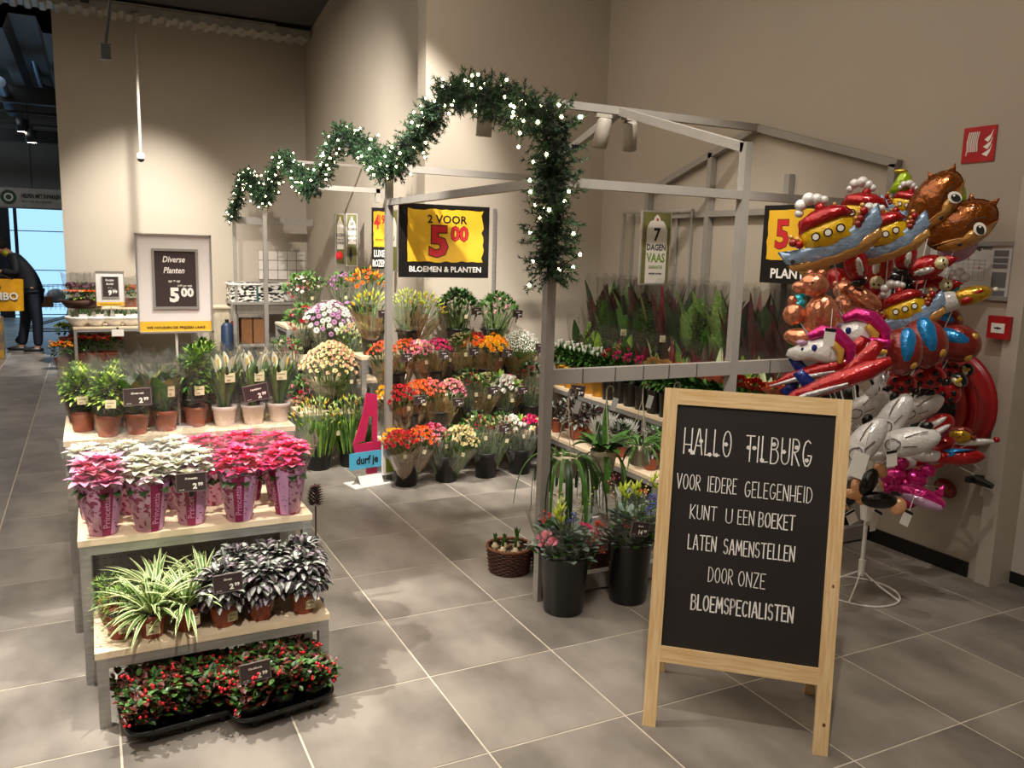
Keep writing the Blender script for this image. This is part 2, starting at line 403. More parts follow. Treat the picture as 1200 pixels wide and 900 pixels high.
# wall uprights behind the signs
for i, (x, y, rz) in enumerate(((1.52, 1.49, 0), (1.0, 2.2, .085), (1.06, 2.95, .085), (2.68, .95, 1.57), (2.68, .3, 1.57), (2.68, -1.2, 1.57))):
    u = MB(); u.box((0, 0, 1.15), (.03, .015, 2.1)); o = u.build('shelf_upright', steel, loc=(x, y, 0)); o.rotation_euler = (0, 0, rz); o['kind'] = 'structure'; o.name = 'trim_3'

# ------------------------------------------------------------ spotlights on the ridge
lampw = mat('lamp_housing', 'a8a196', .4, var=.02); glow = mat('lamp_glow', 'fff3dc', .5, emit=14)
def track_spot(px, py, tx, ty, lit, label):
    p = at(px, py, 1, -.62); M = fmat((p.x, -.62, AP-.03), (1, 0, 0), (0, 0, 1))
    t = thing('spotlight', label, 'lamp', M=M, group='spotlights under the stall ridge beam')
    b = MB(); b.box((0, 0, -.012), (.12, .04, .025)); b.build('mount', lampw, t)
    b = MB(); b.tube([(.03, 0, -.02), (.05, 0, -.09), (.052, 0, -.13)], .007); b.build('yoke', lampw, t)
    Rm = Matrix.Translation((0, 0, -.12)) @ Matrix.Rotation(tx, 4, 'Y') @ Matrix.Rotation(ty, 4, 'X')
    b = MB(); b.lathe([(0, .09), (.045, .09), (.05, .08), (.05, -.1), (.044, -.1), (.044, -.07)], 0, 20, M=Rm); b.build('housing', lampw, t, True)
    b = MB(); b.lathe([(0, -.078), (.044, -.078)], 0, 20, M=Rm); b.build('lens', glow if lit else blackp, t)
track_spot(568, 150, 0, .15, 0, 'grey spotlight hidden partly behind the garland top')
track_spot(706, 150, .12, .1, 0, 'grey unlit spotlight left of the lit one')
track_spot(738, 152, -.28, .35, 1, 'grey spotlight with lit white lens')
spot((1.25, -.66, 2.52), (.85, .9, .5), 45, 60, .5, .04)

# ------------------------------------------------------------ garland
path = [(XL-.02, YF-.05, 1.70), (XL-.03, YF-.04, 1.95), (XL-.01, YF-.03, 2.2), (XL-.02, YF-.02, 2.42)]
for i in range(4):
    y0 = ys[i]; y1 = ys[i+1]; ym = (y0+y1)/2; r_ = .04*i
    path += [(XL-.02, y0+.35, EV+.13), (XL-.02, y0+.8, AP-.1), (XL-.02, ym, AP-.01+.02*(i > 0)), (XL-.02, ym+.4, AP-.12)]
    path += [(XL-.03, y1-.3, EV+.02), (XL-.03, y1, EV-.02)] if i < 3 else [(XL-.03, y1-.35, EV-.05), (XL-.05, y1, EV-.2)]
def catmull(P, n):
    P = [V(p) for p in P]; P = [P[0]*2-P[1]]+P+[P[-1]*2-P[-2]]; out = []
    for i in range(1, len(P)-2):
        for k in range(n):
            t = k/n; a, b_, c, d_ = P[i-1:i+3]
            out.append(.5*((2*b_)+(c-a)*t+(2*a-5*b_+4*c-d_)*t*t+(3*b_-a-3*c+d_)*t**3))
    out.append(P[-2]); return out
gp = catmull(path, 8)
gt = thing('fir_garland', 'dark green fir garland with fairy lights draped over the stall gables', 'garland', (XL, YF, 1.7))
o0 = V((XL, YF, 1.7))
b = MB(); b.tube([p-o0 for p in gp], .022, 0, 7); b.build('wire_core', mat('garland_core', '12200f', .9), gt)
fir = mat('fir_needles', '17331b', .6, scale=30, c2='0a1a0c'); fir2 = mat('fir_needles_tip', '27502a', .6, var=.3, scale=30)
b = MB(); lights = []
cum = [0]
for i in range(1, len(gp)): cum.append(cum[-1]+(gp[i]-gp[i-1]).length)
def onpath(s):
    for i in range(1, len(gp)):
        if cum[i] >= s: t = (s-cum[i-1])/(cum[i]-cum[i-1]+1e-9); return gp[i-1].lerp(gp[i], t), (gp[i]-gp[i-1]).normalized()
    return gp[-1], (gp[-1]-gp[-2]).normalized()
s = 0
while s < cum[-1]:
    p, d = onpath(s); near = s < 4
    for q in range(3 if near else 2):
        a = R.uniform(0, 2*PI); n1 = d.orthogonal().normalized(); n2 = d.cross(n1)
        out = (n1*math.cos(a)+n2*math.sin(a)); tip = (out+d*jit(.7)+V((0, 0, -.1))).normalized(); L = (R.uniform(.085, .15) if q < 2 else R.uniform(.04, .07))*(1.15 if s < 1.1 else 1)
        for k in range(40 if near else 22):
            u = .15+.85*R.random(); base = p+tip*L*u; nd = (tip*.7+V((jit(1), jit(1), jit(1)))).normalized(); nl = R.uniform(.02, .034)
            sd = nd.cross(V((jit(1), jit(1), jit(1)))).normalized()*(.0034 if near else .006)
            b.face([base-o0-sd, base-o0+sd, base+nd*nl-o0], 1 if u > .6 and R.random() < .6 else 0)
        lights.append((p+tip*L*R.uniform(.8, 1.05), s)) if R.random() < (.082 if near else .085) else None
    s += .0068 if near else .0095
fo = b.build('needles', [fir, fir2], gt); fo['kind'] = 'stuff'
lm = MB(); lm.ball((0, 0, 0), .0085, 0, 6, 4)
lg = mat('fairy_glow', 'ffe9b8', .5, emit=30, var=0)
pl = None
near_l = [q for q in lights if q[1] < 4]; far_l = [q for q in lights if q[1] >= 4]; R.shuffle(far_l); R.shuffle(near_l)
near_l = near_l[:130]
for p, s in near_l+far_l[:294-len(near_l)]:
    if pl is None: pl = lm.build('fairy_light', lg, gt, True); q = pl
    else: q = pl.copy(); SC.collection.objects.link(q)
    q.location = p-o0; k = 1.0 if s < 4 else 1.1; q.scale = (k, k, k)

# ------------------------------------------------------------ things on the left wall and ceiling
t = thing('dome_camera', 'white dome camera on a long thin white pole', 'camera', at(158, 18, 1, 8.05))
zc = 0; Lc = at(158, 18, 1, 8.05).z-at(162, 182, 1, 8.05).z
b = MB(); b.tube([(0, 0, 0), (0, 0, -Lc)], .02, 0, 10); b.lathe([(.05, 0), (.05, .04), (0, .04)], 0, 14); b.build('pole', mat('pole_grey', 'a39d92', .6), t, True)
b = MB(); b.lathe([(.0, .03), (.045, .03), (.06, -.03), (.055, -.05)], 0, 14, (0, 0, -Lc)); b.build('housing', white, t, True)
b = MB(); b.lathe([(.05, -.05), (.04, -.08), (0, -.1)], 0, 14, (0, 0, -Lc)); b.build('dome', blackp, t, True)
p = at(130, -5, 1, 3.9); q_ = at(124, 62, 1, 3.9)
t = thing('pendant_spot', 'black box-shaped spotlight hanging from a black rod at top left', 'lamp', q_)
b = MB(); b.tube([(0, 0, .06), p-q_], .014); b.build('rod', mat('black_steel', '0d0d0e', .5), t)
b = MB(); b.box((0, 0, 0), (.085, .085, .13)); b.build('housing', MATS['black_steel'], t)
b = MB(); b.box((0, 0, .075), (.1, .1, .012)); b.build('bracket', blackp, t)
for k, (x, y) in enumerate(((26, 147), (37, 160))):
    p = at(x, y, 1, 13.5); t = thing('downlight', ('left' if k == 0 else 'right')+' one of two small black lamps under the far hall beams', 'lamp', p, group='black lamps in the far hall')
    b = MB(); b.lathe([(0, .12), (.11, .12), (.11, -.12), (.1, -.12)], 0, 14); b.build('housing', blackp, t, True)
    b = MB(); b.lathe([(0, -.11), (.1, -.11)], 0, 14); b.build('lens', glow, t)
    b = MB(); b.tube([(0, 0, .12), (0, 0, .2)], .03); b.build('stem', blackp, t)
for y, z0 in ((13.5, 141), (13.5, 155), (14.5, 124)):
    p = at(30, z0-9, 1, y); b = MB(); b.box((0, 0, 0), (7, .06, .05)); o = b.build('light_track', blackp, loc=(p.x-1.4, y, p.z))
    tag(o, {141: 'upper black lighting track above the two small lamps in the far hall', 155: 'lower black lighting track in the far hall', 124: 'thin black rail across the far hall above the lighting tracks'}[z0], 'track')
# banner
p = at(36, 232, 1, 12.2); zt_ = at(36, 221, 1, 12.2).z; zb = at(36, 243, 1, 12.2).z
t = thing('hanging_banner', 'long pale grey banner with a green round emblem over the exit', 'banner', (p.x, 12.2, p.z))
b = MB(); b.box((-.3, 0, 0), (2.1, .02, zt_-zb)); b.build('panel', mat('banner_grey', 'b9b2ac', .7), t)
x0 = at(10, 231, 1, 12.2).x-p.x; hh = (zt_-zb)
b = MB(); b.lathe([(0, 0), (.42*hh*.9, 0)], 0, 24, M=Matrix.Translation((x0, -.013, 0)) @ Matrix.Rotation(PI/2, 4, 'X')); b.build('emblem', mat('emblem_green', '3e5a48', .6), t)
b = MB(); b.lathe([(.14*hh, 0), (.22*hh, 0)], 0, 24, M=Matrix.Translation((x0, -.015, 0)) @ Matrix.Rotation(PI/2, 4, 'X')); b.build('emblem_ring', inkw, t)
text('HELPEN MET INPAKKEN', .105, inkk, t, x0+.2, -.0, -.014, .03, 'LEFT', .56)
text('HET IS VOOR EEN GOED DOEL', .045, inkk, t, x0+.2, -.08, -.014, .01, 'LEFT', .75)

# ------------------------------------------------------------ big signs
rs = random.Random(3)
def price_board(name, label, o, ux, w, h, lines, pole=True):
    t = thing(name, label, 'sign', M=fmat(o, ux, (0, 0, 1)))
    b = MB(); b.box((w/2, .01, h/2), (w, .015, h)); b.build('panel', mat('sign_black', '14110f', .45), t)
    return t
# '2 voor 5.00'
yS = .5
pa, pb, pc = at(468, 241, 1, yS), at(574, 243, 1, yS), at(572, 326, 1, yS)
w_, h_ = pb.x-pa.x, pb.z-pc.z
t = price_board('price_sign', 'black and yellow board reading 2 voor 5.00 bloemen & planten', (pa.x, yS, pc.z), (1, 0, 0), w_, h_, 0)
flat(torn(w_*.09, h_*.22, w_*.93, h_*.93, .018, rs), yel, t, .0005)
text('2 VOOR', h_*.155, inkk, t, w_*.52, h_*.75, -.001, .02, sx=1.05)
text('5', h_*.56, redp, t, w_*.43, h_*.31, -.001, .035, sx=1.05); text('00', h_*.27, redp, t, w_*.66, h_*.52, -.001, .03, sx=.98)
text('5', h_*.56, inkk, t, w_*.43, h_*.31, -.0005, .06, sx=1.05, name='outline'); text('00', h_*.27, inkk, t, w_*.66, h_*.52, -.0005, .06, sx=.98, name='outline')
text('BLOEMEN & PLANTEN', h_*.105, inkw, t, w_*.51, h_*.08, -.001, .03, sx=1.05)
for x in (.15, .85):
    b = MB(); b.tube([(w_*x, .012, h_), (w_*x, .012, RL-pc.z)], .004); b.build('hanging_wire', steel, t)
b = MB(); b.tube([(w_*.1, .012, RL-pc.z+.02), (w_*.9, .012, RL-pc.z+.02)], .006); 
# dutch '4.19 luxe rozen'
def wallsign(px0, px1, pt, pb_, Y, name, label, ux=(1, 0, 0)):
    a, b_ = at(px0, pt, 1, Y), at(px1, pt, 1, Y); c = at((px0+px1)/2, pb_, 1, Y)
    return price_board(name, label, (a.x, Y, c.z), ux, b_.x-a.x, a.z-c.z, 0), b_.x-a.x, a.z-c.z
t, w_, h_ = wallsign(436, 453, 243, 315, 2.6, 'rose_sign', 'narrow black and yellow board reading luxe rozen beside the left pole')
flat(torn(w_*.1, h_*.36, w_*.88, h_*.94, .008, rs), yel, t, .0005)
text('4', h_*.32, redp, t, w_*.32, h_*.66, -.001, .03, sx=.55); text('19', h_*.2, redp, t, w_*.65, h_*.74, -.001, .03, sx=.6)
text('PER BOS', h_*.05, inkk, t, w_*.5, h_*.46, -.001, .01, sx=.7)
text('LUXE', h_*.155, inkw, t, w_*.5, h_*.2, -.001, .03, sx=.5); text('ROZEN', h_*.155, inkw, t, w_*.5, h_*.04, -.001, .03, sx=.45)
olive = mat('olive_print', '6d6a38', .55, var=.15, scale=6); tagw = mat('poster_white', 'dcd6ca', .55, var=.02)
def poster(name, label, M, w_, h_, draw):
    t = thing(name, label, 'poster', M=M)
    b = MB(); b.box((w_/2, .01, h_/2), (w_, .02, h_)); b.build('frame', silver, t)
    flat(rect(.012, .012, w_-.012, h_-.012), olive, t, -.001, 'backing'); draw(t, w_, h_); return t
def draw_tag(t, w_, h_, lines, lo=.02):
    P = [(w_*.17, h_*lo), (w_*.86, h_*lo), (w_*.86, h_*.74), (w_*.8, h_*.8), (w_*.72, h_*.86), (w_*.62, h_*.87), (w_*.58, h_*.92), (w_*.5, h_*.95), (w_*.42, h_*.92), (w_*.38, h_*.87), (w_*.28, h_*.86), (w_*.2, h_*.8), (w_*.17, h_*.74)]
    flat(P, tagw, t, -.002, 'tag_print')
    for s, sz, z, m, sx in lines: text(s, h_*sz, m, t, w_*.51, h_*z, -.003, .03, sx=sx)
greent = mat('green_ink', '6f8a32', .6)
pa, pb, pc = at(753, 250, 1, .2), at(788, 248, 1, .2), at(788, 320, 1, .2)
ww = .30; hh = pb.z-pc.z+.1
def d7(t, w_, h_):
    draw_tag(t, w_, h_, [('7', .24, .6, inkk, .9), ('DAGEN', .115, .47, inkk, .82), ('VAAS', .17, .31, greent, .75), ('GARANTIE', .06, .22, greent, .8), ('geniet ervan', .05, .14, inkk, .9)], .02)
    b = MB(); b.lathe([(0, 0), (.012, 0)], 0, 12, M=Matrix.Translation((w_*.51, -.003, h_*.88)) @ Matrix.Rotation(PI/2, 4, 'X')); b.build('tag_hole', redp, t)
M_ = fmat((pa.x, .2, pb.z-hh), (pb.x-pa.x, 0, 0), (0, 0, 1))
poster('vase_poster', 'olive poster with a white tag reading 7 dagen vaas garantie', M_, pb.x-pa.x, hh, d7)
def dg1(t, w_, h_): draw_tag(t, w_, h_, [('ROZEN', .09, .55, inkk, .6), ('VAN DE', .06, .47, inkk, .6), ('KWEKER', .07, .4, inkk, .55)], .3); b = MB(); b.lathe([(0, 0), (.05, 0)], 0, 16, M=Matrix.Translation((w_*.4, -.003, h_*.18)) @ Matrix.Rotation(PI/2, 4, 'X')); b.build('print_dot', redp, t)
def dg2(t, w_, h_): draw_tag(t, w_, h_, [('DE', .08, .78, inkk, .6), ('BLOEMEN', .08, .68, inkk, .45), ('VERSE BOEKETTEN', .05, .56, inkk, .4), ('ELKE DAG', .06, .48, inkk, .6)], .42); flat([(w_*.25, h_*.2), (w_*.4, h_*.05), (w_*.55, h_*.2), (w_*.4, h_*.4)], inkk, t, -.003)
a, b_, c = at(393, 250, 1, 4.4), at(405, 251, 1, 4.4), at(399, 310, 1, 4.4)
poster('green_poster', 'left one of two olive tag posters on the wall behind the stall', fmat((a.x, 4.4, c.z), (1, .25, 0), (0, 0, 1)), b_.x-a.x, a.z-c.z, dg1)
a, b_, c = at(405.5, 250, 1, 4.2), at(418.5, 248, 1, 4.2), at(412, 312, 1, 4.2)
poster('green_poster', 'right one of two olive tag posters on the wall behind the stall', fmat((a.x, 4.2, c.z), (1, -.35, 0), (0, 0, 1)), b_.x-a.x, a.z-c.z, dg2)
a, b_, c = at(454, 245, 1, 1.6), at(461, 245, 1, 1.6), at(457, 318, 1, 1.6)
poster('green_poster', 'narrow olive poster half hidden behind the left pole', fmat((a.x-.02, 1.6, c.z), (1, 0, 0), (0, 0, 1)), .12, a.z-c.z, lambda t, w_, h_: draw_tag(t, w_, h_, [('NU', .1, .5, inkk, .6)], .4))
# '5.99 per stuk planten'
yS = -.5
pa, pb, pc = at(893, 241, 1, yS), at(985, 247, 1, yS), at(893, 331, 1, yS)
w_, h_ = .78, pa.z-pc.z; w_ = min(w_, 2.62-1.0) 
zr = -.62
M_ = fmat((2.655-.62+.3, -.42, pc.z), (.75, -.62, 0), (0, 0, 1))
q1 = at(893, 285, 0, 2.36); t = price_board('plant_sign', 'black and yellow board reading 5.99 per stuk planten behind the balloons', (2.36, q1.y, at(893, 331, 0, 2.36).z), (.25, -.97, 0), .66, at(893, 241, 0, 2.36).z-at(893, 331, 0, 2.36).z, 0)
w_, h_ = .66, at(893, 241, 0, 2.36).z-at(893, 331, 0, 2.36).z
flat(torn(w_*.06, h_*.3, w_*.93, h_*.94, .015, rs), yel, t, .0005)
text('VANAF', h_*.09, inkk, t, w_*.62, h_*.8, -.001, .02); text('5', h_*.5, redp, t, w_*.23, h_*.46, -.001, .03, sx=.85); text('99', h_*.3, redp, t, w_*.5, h_*.6, -.001, .03, sx=.9)
text('5', h_*.5, inkk, t, w_*.23, h_*.46, -.0005, .045, sx=.85, name='outline')
text('PER STUK', h_*.11, inkk, t, w_*.47, h_*.34, -.001, .02, sx=.9); text('PLANTEN', h_*.17, inkw, t, w_*.4, h_*.07, -.001, .03, sx=.95)
for x in (.15, .85):
    b = MB(); b.tube([(w_*x, .012, h_), (w_*x, .012, RL-at(893, 331, 0, 2.36).z)], .004); b.build('hanging_wire', steel, t)
# grey frame behind the vase poster
b = MB(); f0 = at(732, 250, 0, 2.62); f1 = at(812, 246, 0, 2.62)
M_ = fmat((2.62, f0.y, .9), (0, -1, 0), (0, 0, 1)); ww = f0.y-f1.y; hz = f0.z-.9
b.box((0, 0, hz/2), (.02, .02, hz)); b.box((ww, 0, hz/2), (.02, .02, hz)); b.box((ww/2, 0, hz), (ww, .02, .02))
o = b.build('poster_holder', silver, M=M_); tag(o, 'tall thin silver hoop frame behind the vase poster', 'frame')

# ------------------------------------------------------------ right wall: sign, plan, call point, hose reel
def rw(px0, px1, pt, pb_, X=2.688):
    a = at(px0, (pt+pb_)/2, 0, X); b_ = at(px1, (pt+pb_)/2, 0, X); xm = (px0+px1)/2
    return a.y, b_.y, at(xm, pt, 0, X).z, at(xm, pb_, 0, X).z
y0, y1, z1, z0 = rw(1129, 1168, 149.5, 190)
t = thing('fire_hose_sign', 'red square sign with white hose reel and flame symbols', 'sign', M=fmat((2.685, y0, z0), (0, -1, 0), (0, 0, 1)))
s = (y0-y1+z1-z0)/2
b = MB(); b.box((s/2, 0, s/2), (s, .006, s)); b.build('plate', mat('sign_red', 'b3181f', .45), t)
b = MB()
for k in range(6): b.tube([(s*(.17+.06*k), -.005, s*.3), (s*(.15+.06*k), -.005, s*.6), (s*(.2+.06*k), -.005, s*.86)], s*.02, 0, 5)
b.tube([(s*.14, -.005, s*.2), (s*.16, -.005, s*.34)], s*.015, 0, 5); b.build('hose_symbol', inkw, t)
b = MB()
for k in range(3):
    z = .16+.2*k; b.face([(s*(.62+.02*k), -.004, s*(z+.06)), (s*.78, -.004, s*(z-.02)), (s*.86, -.004, s*(z+.1)), (s*.92, -.004, s*(z+.34)), (s*.84, -.004, s*(z+.18)), (s*.74, -.004, s*(z+.12))])
b.build('flame_symbol', inkw, t)
y0, y1, z1, z0 = rw(1085, 1192, 283, 350)
t = thing('floor_plan', 'silver framed evacuation floor plan on the wall behind the balloons', 'frame', M=fmat((2.68, y0, z0), (0, -1, 0), (0, 0, 1)))
w_, h_ = y0-y1, z1-z0
b = MB(); b.box((w_/2, 0, h_/2), (w_-.02, .01, h_-.02)); b.build('sheet', mat('paper_white', 'c9c6c2', .6, var=.01), t)
b = MB()
for c, d_ in (((w_/2, 0, .012), (w_, .03, .025)), ((w_/2, 0, h_-.012), (w_, .03, .025)), ((.012, 0, h_/2), (.025, .03, h_-.05)), ((w_-.012, 0, h_/2), (.025, .03, h_-.05))): b.box(c, d_)
b.build('frame_rail', silver, t)
text('Vluchtwegenplattegrond' if 0 else 'Ontruimingsplattegrond', .034, inkk, t, w_*.44, h_*.86, -.007, .02); text('Begane grond', .018, inkk, t, w_*.42, h_*.79, -.007, .02)
b = MB()
for k in range(9): b.box((w_*(.2+.06*k), -.0065, h_*.5), (.001, .001, h_*.36)); 
for k in range(6): b.box((w_*.44, -.0065, h_*(.33+.07*k)), (w_*.5, .001, .001))
b.build('plan_lines', mat('grey_ink', '8f8d8a', .6), t)
b = MB()
for z, hh in ((.8, .1), (.68, .08), (.58, .07), (.35, .26), (.12, .1)): b.box((w_*.84, -.0065, h_*z), (w_*.15, .001, h_*hh))
b.build('legend_blocks', mat('legend_grey', '6f6d6c', .6), t)
b = MB()
for x, z in ((.2, .7), (.35, .72), (.5, .7), (.62, .55), (.52, .42), (.3, .35)): b.box((w_*x, -.007, h_*z), (.008, .001, .008))
b.build('plan_marks', redp, t)
y0, y1, z1, z0 = rw(1160, 1186, 377, 397, 2.66)
t = thing('fire_call_point', 'small red fire alarm call point on the wall beside the door frame', 'alarm', M=fmat((2.66, y0, z0), (0, -1, 0), (0, 0, 1)))
s = y0-y1
b = MB(); b.box((s/2, .0, s/2), (s, .055, s)); b.build('box', mat('alarm_red', 'b01c20', .35), t)
b = MB(); b.box((s/2, -.029, s*.47), (s*.6, .004, s*.42)); b.build('label', inkw, t)
b = MB(); b.box((s/2, -.032, s*.47), (s*.3, .002, s*.06)); b.octa((s*.5, -.032, s*.47), s*.07); b.build('arrow_mark', inkk, t)
# hose reel
hr = at(1086, 472, 0, 2.5)
t = thing('fire_hose_reel', 'large red fire hose reel on the right wall behind the balloons', 'hose reel', M=fmat((2.5, hr.y, hr.z), (0, -1, 0), (0, 0, 1)))
hred = mat('reel_red', 'a3141a', .35, var=.06); RX = Matrix.Rotation(PI/2, 4, 'X')
b = MB(); b.lathe([(.0, .02), (.1, .02), (.11, .03)]+[(.12+.02*k, .03+.006*(k % 2)) for k in range(9)]+[(.30, .04), (.325, .045), (.33, .03), (.31, .01), (.3, -.03)], 0, 48, M=RX); b.build('front_disc', hred, t, True)
b = MB(); b.lathe([(.29, -.02), (.3, -.06), (.29, -.12), (.31, -.14), (.33, -.15), (.32, -.16), (0, -.16)], 0, 40, M=RX); b.build('drum', hred, t, True)
b = MB(); b.lathe([(0, .05), (.2, .045), (.21, .03)], 0, 32, M=RX @ Matrix.Translation((.0, 0, 0))); b.build('hub_cover', blackp, t, True)
pts = [(.27*math.cos(a), -.05, .27*math.sin(a)) for a in [1.2-.22*k for k in range(9)]]+[(.24, -.06, -.25), (.12, -.07, -.36), (-.02, -.07, -.38)]
b = MB(); b.tube(catmull(pts, 3), .014, 0, 8); b.build('hose', mat('hose_red', 'b8332a', .5), t, True)
b = MB(); b.bar((0, .05, 0), (0, .19, 0), .08); b.bar((0, .05, 0), (.0, .19, -.2), .04); b.build('wall_bracket', hred, t)
q0 = at(1120, 556, 0, 2.5)-V((2.5, hr.y, hr.z)); L = lambda q: (-q.y, 0, q.z)
b = MB(); b.tube([L(at(x, y, 0, 2.45)-V((2.5, hr.y, hr.z))) for x, y in ((1118, 549), (1135, 557), (1141, 551), (1132, 543))], .005, 0, 6); b.build('wire_guide', steel, t)
p0 = at(1142, 561, 0, 2.62); p1 = at(1163, 570, 0, 2.62)
b = MB(); d_ = p1-p0; b.tube([(0, 0, 0), d_*.5, d_], [.028, .022, .016], 0, 10); b.box((.0, 0, .0), (.13, .03, .03)); o = b.build('hose_nozzle', blackp, loc=p0); tag(o, 'black hose nozzle in its holder low on the right wall', 'nozzle')

# ------------------------------------------------------------ chalkboard
UX = V((.74337, -.66889, 0)); UZ = V((.10109, .11234, .98851)); UZ = UZ.normalized()
B0 = V((.02, -3.085, .0)); Mb = fmat(B0, UX, UZ)
t = thing('chalkboard_sign', 'wooden A-frame chalkboard reading hallo Tilburg on the tiled floor', 'signboard', M=Mb)
WB, HB = .698, 1.322; st = .052; dd = .03
def plank(nm, c, d_, mm=pine):
    b = MB(); b.box((0, 0, 0), d_); return b.build(nm, mm, t, loc=c)
plank('stile', (st/2, dd/2, HB/2), (st, dd, HB)); plank('stile', (.682-st/2, dd/2, HB/2), (st, dd, HB))
pineh = mat('pine_wood_rail', 'edd0a0', .5, scale=5, stretch=(1.4, 22, 22), c2='dcb67e', detail=4)
plank('top_rail', (.341, dd/2, HB-.031), (.682-2*st, dd-.002, .062), pineh); plank('bottom_rail', (.341, dd/2, .289), (.682-2*st, dd-.002, .062), pineh)
plank('chalkboard', (.341, .016, .79), (.682-2*st+.004, .012, .945), mat('chalkboard_black', '201d1c', .55, var=.12, scale=4))
b = MB(); b.box((.018, dd/2, -.004), (.04, .03, .01)); b.box((.66, dd/2, -.004), (.04, .03, .01)); b.build('foot_pad', blackp, t)
b = MB(); b.ball((.662, -.0005, .115), (.006, .001, .008), 0, 8, 4); b.build('knot', mat('wood_knot', '6b3d1c', .6), t)
b = MB(); b.ball((.66, -.0005, .63), (.004, .001, .007), 0, 8, 4); b.build('knot', MATS['wood_knot'], t)
# rear leg frame: splayed backwards
ang = math.radians(19)
for x in (.03, .652):
    b = MB(); b.bar((x, .03, 1.25), (x, .03+1.24*math.tan(ang)*1.0, .055), .04, .022); b.build('rear_leg', pine, t)
b = MB(); b.bar((.03, .03+.31, .3), (.652, .03+.31, .3), .03, .03); b.build('rear_rail', pineh, t)
b = MB(); b.box((.341, .045, .8), (.58, .01, .8)); 
# hand lettering: single-stroke alphabet
def arc(cx, cy, rx, ry, a0, a1, n=9): return [(cx+rx*math.cos(math.radians(a0+(a1-a0)*i/n)), cy+ry*math.sin(math.radians(a0+(a1-a0)*i/n))) for i in range(n+1)]
GL = {'A': (.5, [[(0, 0), (.22, 1), (.28, 1), (.5, 0)], [(.08, .34), (.43, .34)]]), 'B': (.45, [[(0, 0), (0, 1)], [(0, 1)]+arc(.18, .77, .22, .22, 90, -90)+[(0, .55)], [(0, .55)]+arc(.2, .28, .25, .28, 90, -90)+[(0, 0)]]),
'C': (.42, [arc(.24, .5, .24, .5, 50, 310)]), 'D': (.5, [[(0, 0), (0, 1)], [(0, 1)]+arc(.1, .5, .38, .5, 80, -80)+[(0, 0)]]),
'E': (.38, [[(.38, 1), (0, 1), (0, 0), (.38, 0)], [(0, .52), (.3, .52)]]), 'G': (.5, [arc(.26, .5, .26, .5, 55, 350)+[(.5, .42), (.3, .42)]]),
'H': (.48, [[(0, 0), (0, 1)], [(.48, 0), (.48, 1)], [(0, .36), (.48, .36)]]), 'I': (.1, [[(.05, 0), (.05, 1)]]), 'J': (.35, [[(.3, 1), (.3, .2), (.15, 0), (0, .1)]]),
'K': (.45, [[(0, 0), (0, 1)], [(.42, 1), (.03, .45), (.45, 0)]]), 'L': (.36, [[(0, 1), (0, 0), (.36, .02)]]), 'M': (.6, [[(0, 0), (.06, 1), (.3, .3), (.52, 1), (.6, 0)]]),
'N': (.46, [[(0, 0), (0, 1), (.44, 0), (.46, 1)]]), 'O': (.5, [arc(.25, .5, .25, .5, 90, 450, 14)]), 'P': (.4, [[(0, 0), (0, 1)], [(0, 1)]+arc(.15, .74, .24, .26, 90, -90)+[(0, .48)]]),
'R': (.44, [[(0, 0), (0, 1)], [(0, 1)]+arc(.15, .75, .24, .25, 90, -90)+[(0, .5), (.1, .5), (.44, 0)]]), 'S': (.4, [arc(.2, .76, .19, .24, 40, 250)+arc(.2, .27, .2, .27, 80, -150)]),
'T': (.5, [[(0, 1), (.5, 1)], [(.25, 1), (.25, 0)]]), 'U': (.46, [[(0, 1), (0, .3)]+arc(.23, .25, .23, .25, 180, 360)+[(.46, 1)]]), 'V': (.5, [[(0, 1), (.24, 0), (.5, 1)]]),
'Z': (.42, [[(0, 1), (.42, 1), (0, 0), (.42, 0)]]), ' ': (.42, [])}
def chalk(s, x0, x1, z0, h, wst, bold=1):
    tot = sum(GL[c][0] for c in s)+.2*(len(s)-1); k = (x1-x0)/tot; b = MB(); x = x0; rr = random.Random(len(s))
    for c in s:
        wd, st_ = GL[c]; dz = rr.uniform(-.02, .02)*h
        for pl_ in st_:
            P = [(x+p[0]*k, z0+dz+p[1]*h) for p in pl_]
            for i in range(len(P)-1):
                a, e = V((P[i][0], P[i][1], 0)), V((P[i+1][0], P[i+1][1], 0)); d_ = e-a
                if d_.length < 1e-6: continue
                d_.normalize(); n = V((-d_.y, d_.x, 0))*wst/2; ex = d_*wst*.35
                q = [a-ex-n, e+ex-n, e+ex*1.6, e+ex+n, a-ex+n, a-ex*1.6]
                b.face([(p.x, .0085, p.y) for p in q])
        x += (wd+.2)*k
    return b.build('chalk_lettering', mat('chalk_white', 'f8f6f2', .7, var=.05), t)
chalk('HALLO', .087, .262, 1.072, .098, .0046); chalk('TILBURG', .318, .553, 1.064, .097, .0046)
b = MB()
for x, z in ((.112, 1.085), (.15, 1.125), (.243, 1.12), (.185, 1.076), (.21, 1.076), (.327, 1.115), (.348, 1.115), (.378, 1.072), (.418, 1.135), (.455, 1.11), (.5, 1.13), (.538, 1.085), (.12, 1.078)):
    for k in range(5):
        a = 2*PI*k/5; b.face([(x+.0045*math.cos(a)+.0042*math.cos(q*PI/3), .0083, z+.0045*math.sin(a)+.0042*math.sin(q*PI/3)) for q in range(6)])
b.build('chalk_flowers', MATS['chalk_white'], t)
chalk('VOOR', .070, .158, .936, .057, .0036); chalk('IEDERE', .186, .293, .934, .057, .0036); chalk('GELEGENHEID', .325, .566, .928, .058, .0036)
chalk('KUNT', .128, .226, .825, .053, .0036); chalk('U', .262, .284, .822, .053, .0036); chalk('EEN', .306, .364, .822, .053, .0036); chalk('BOEKET', .383, .511, .82, .054, .0045)
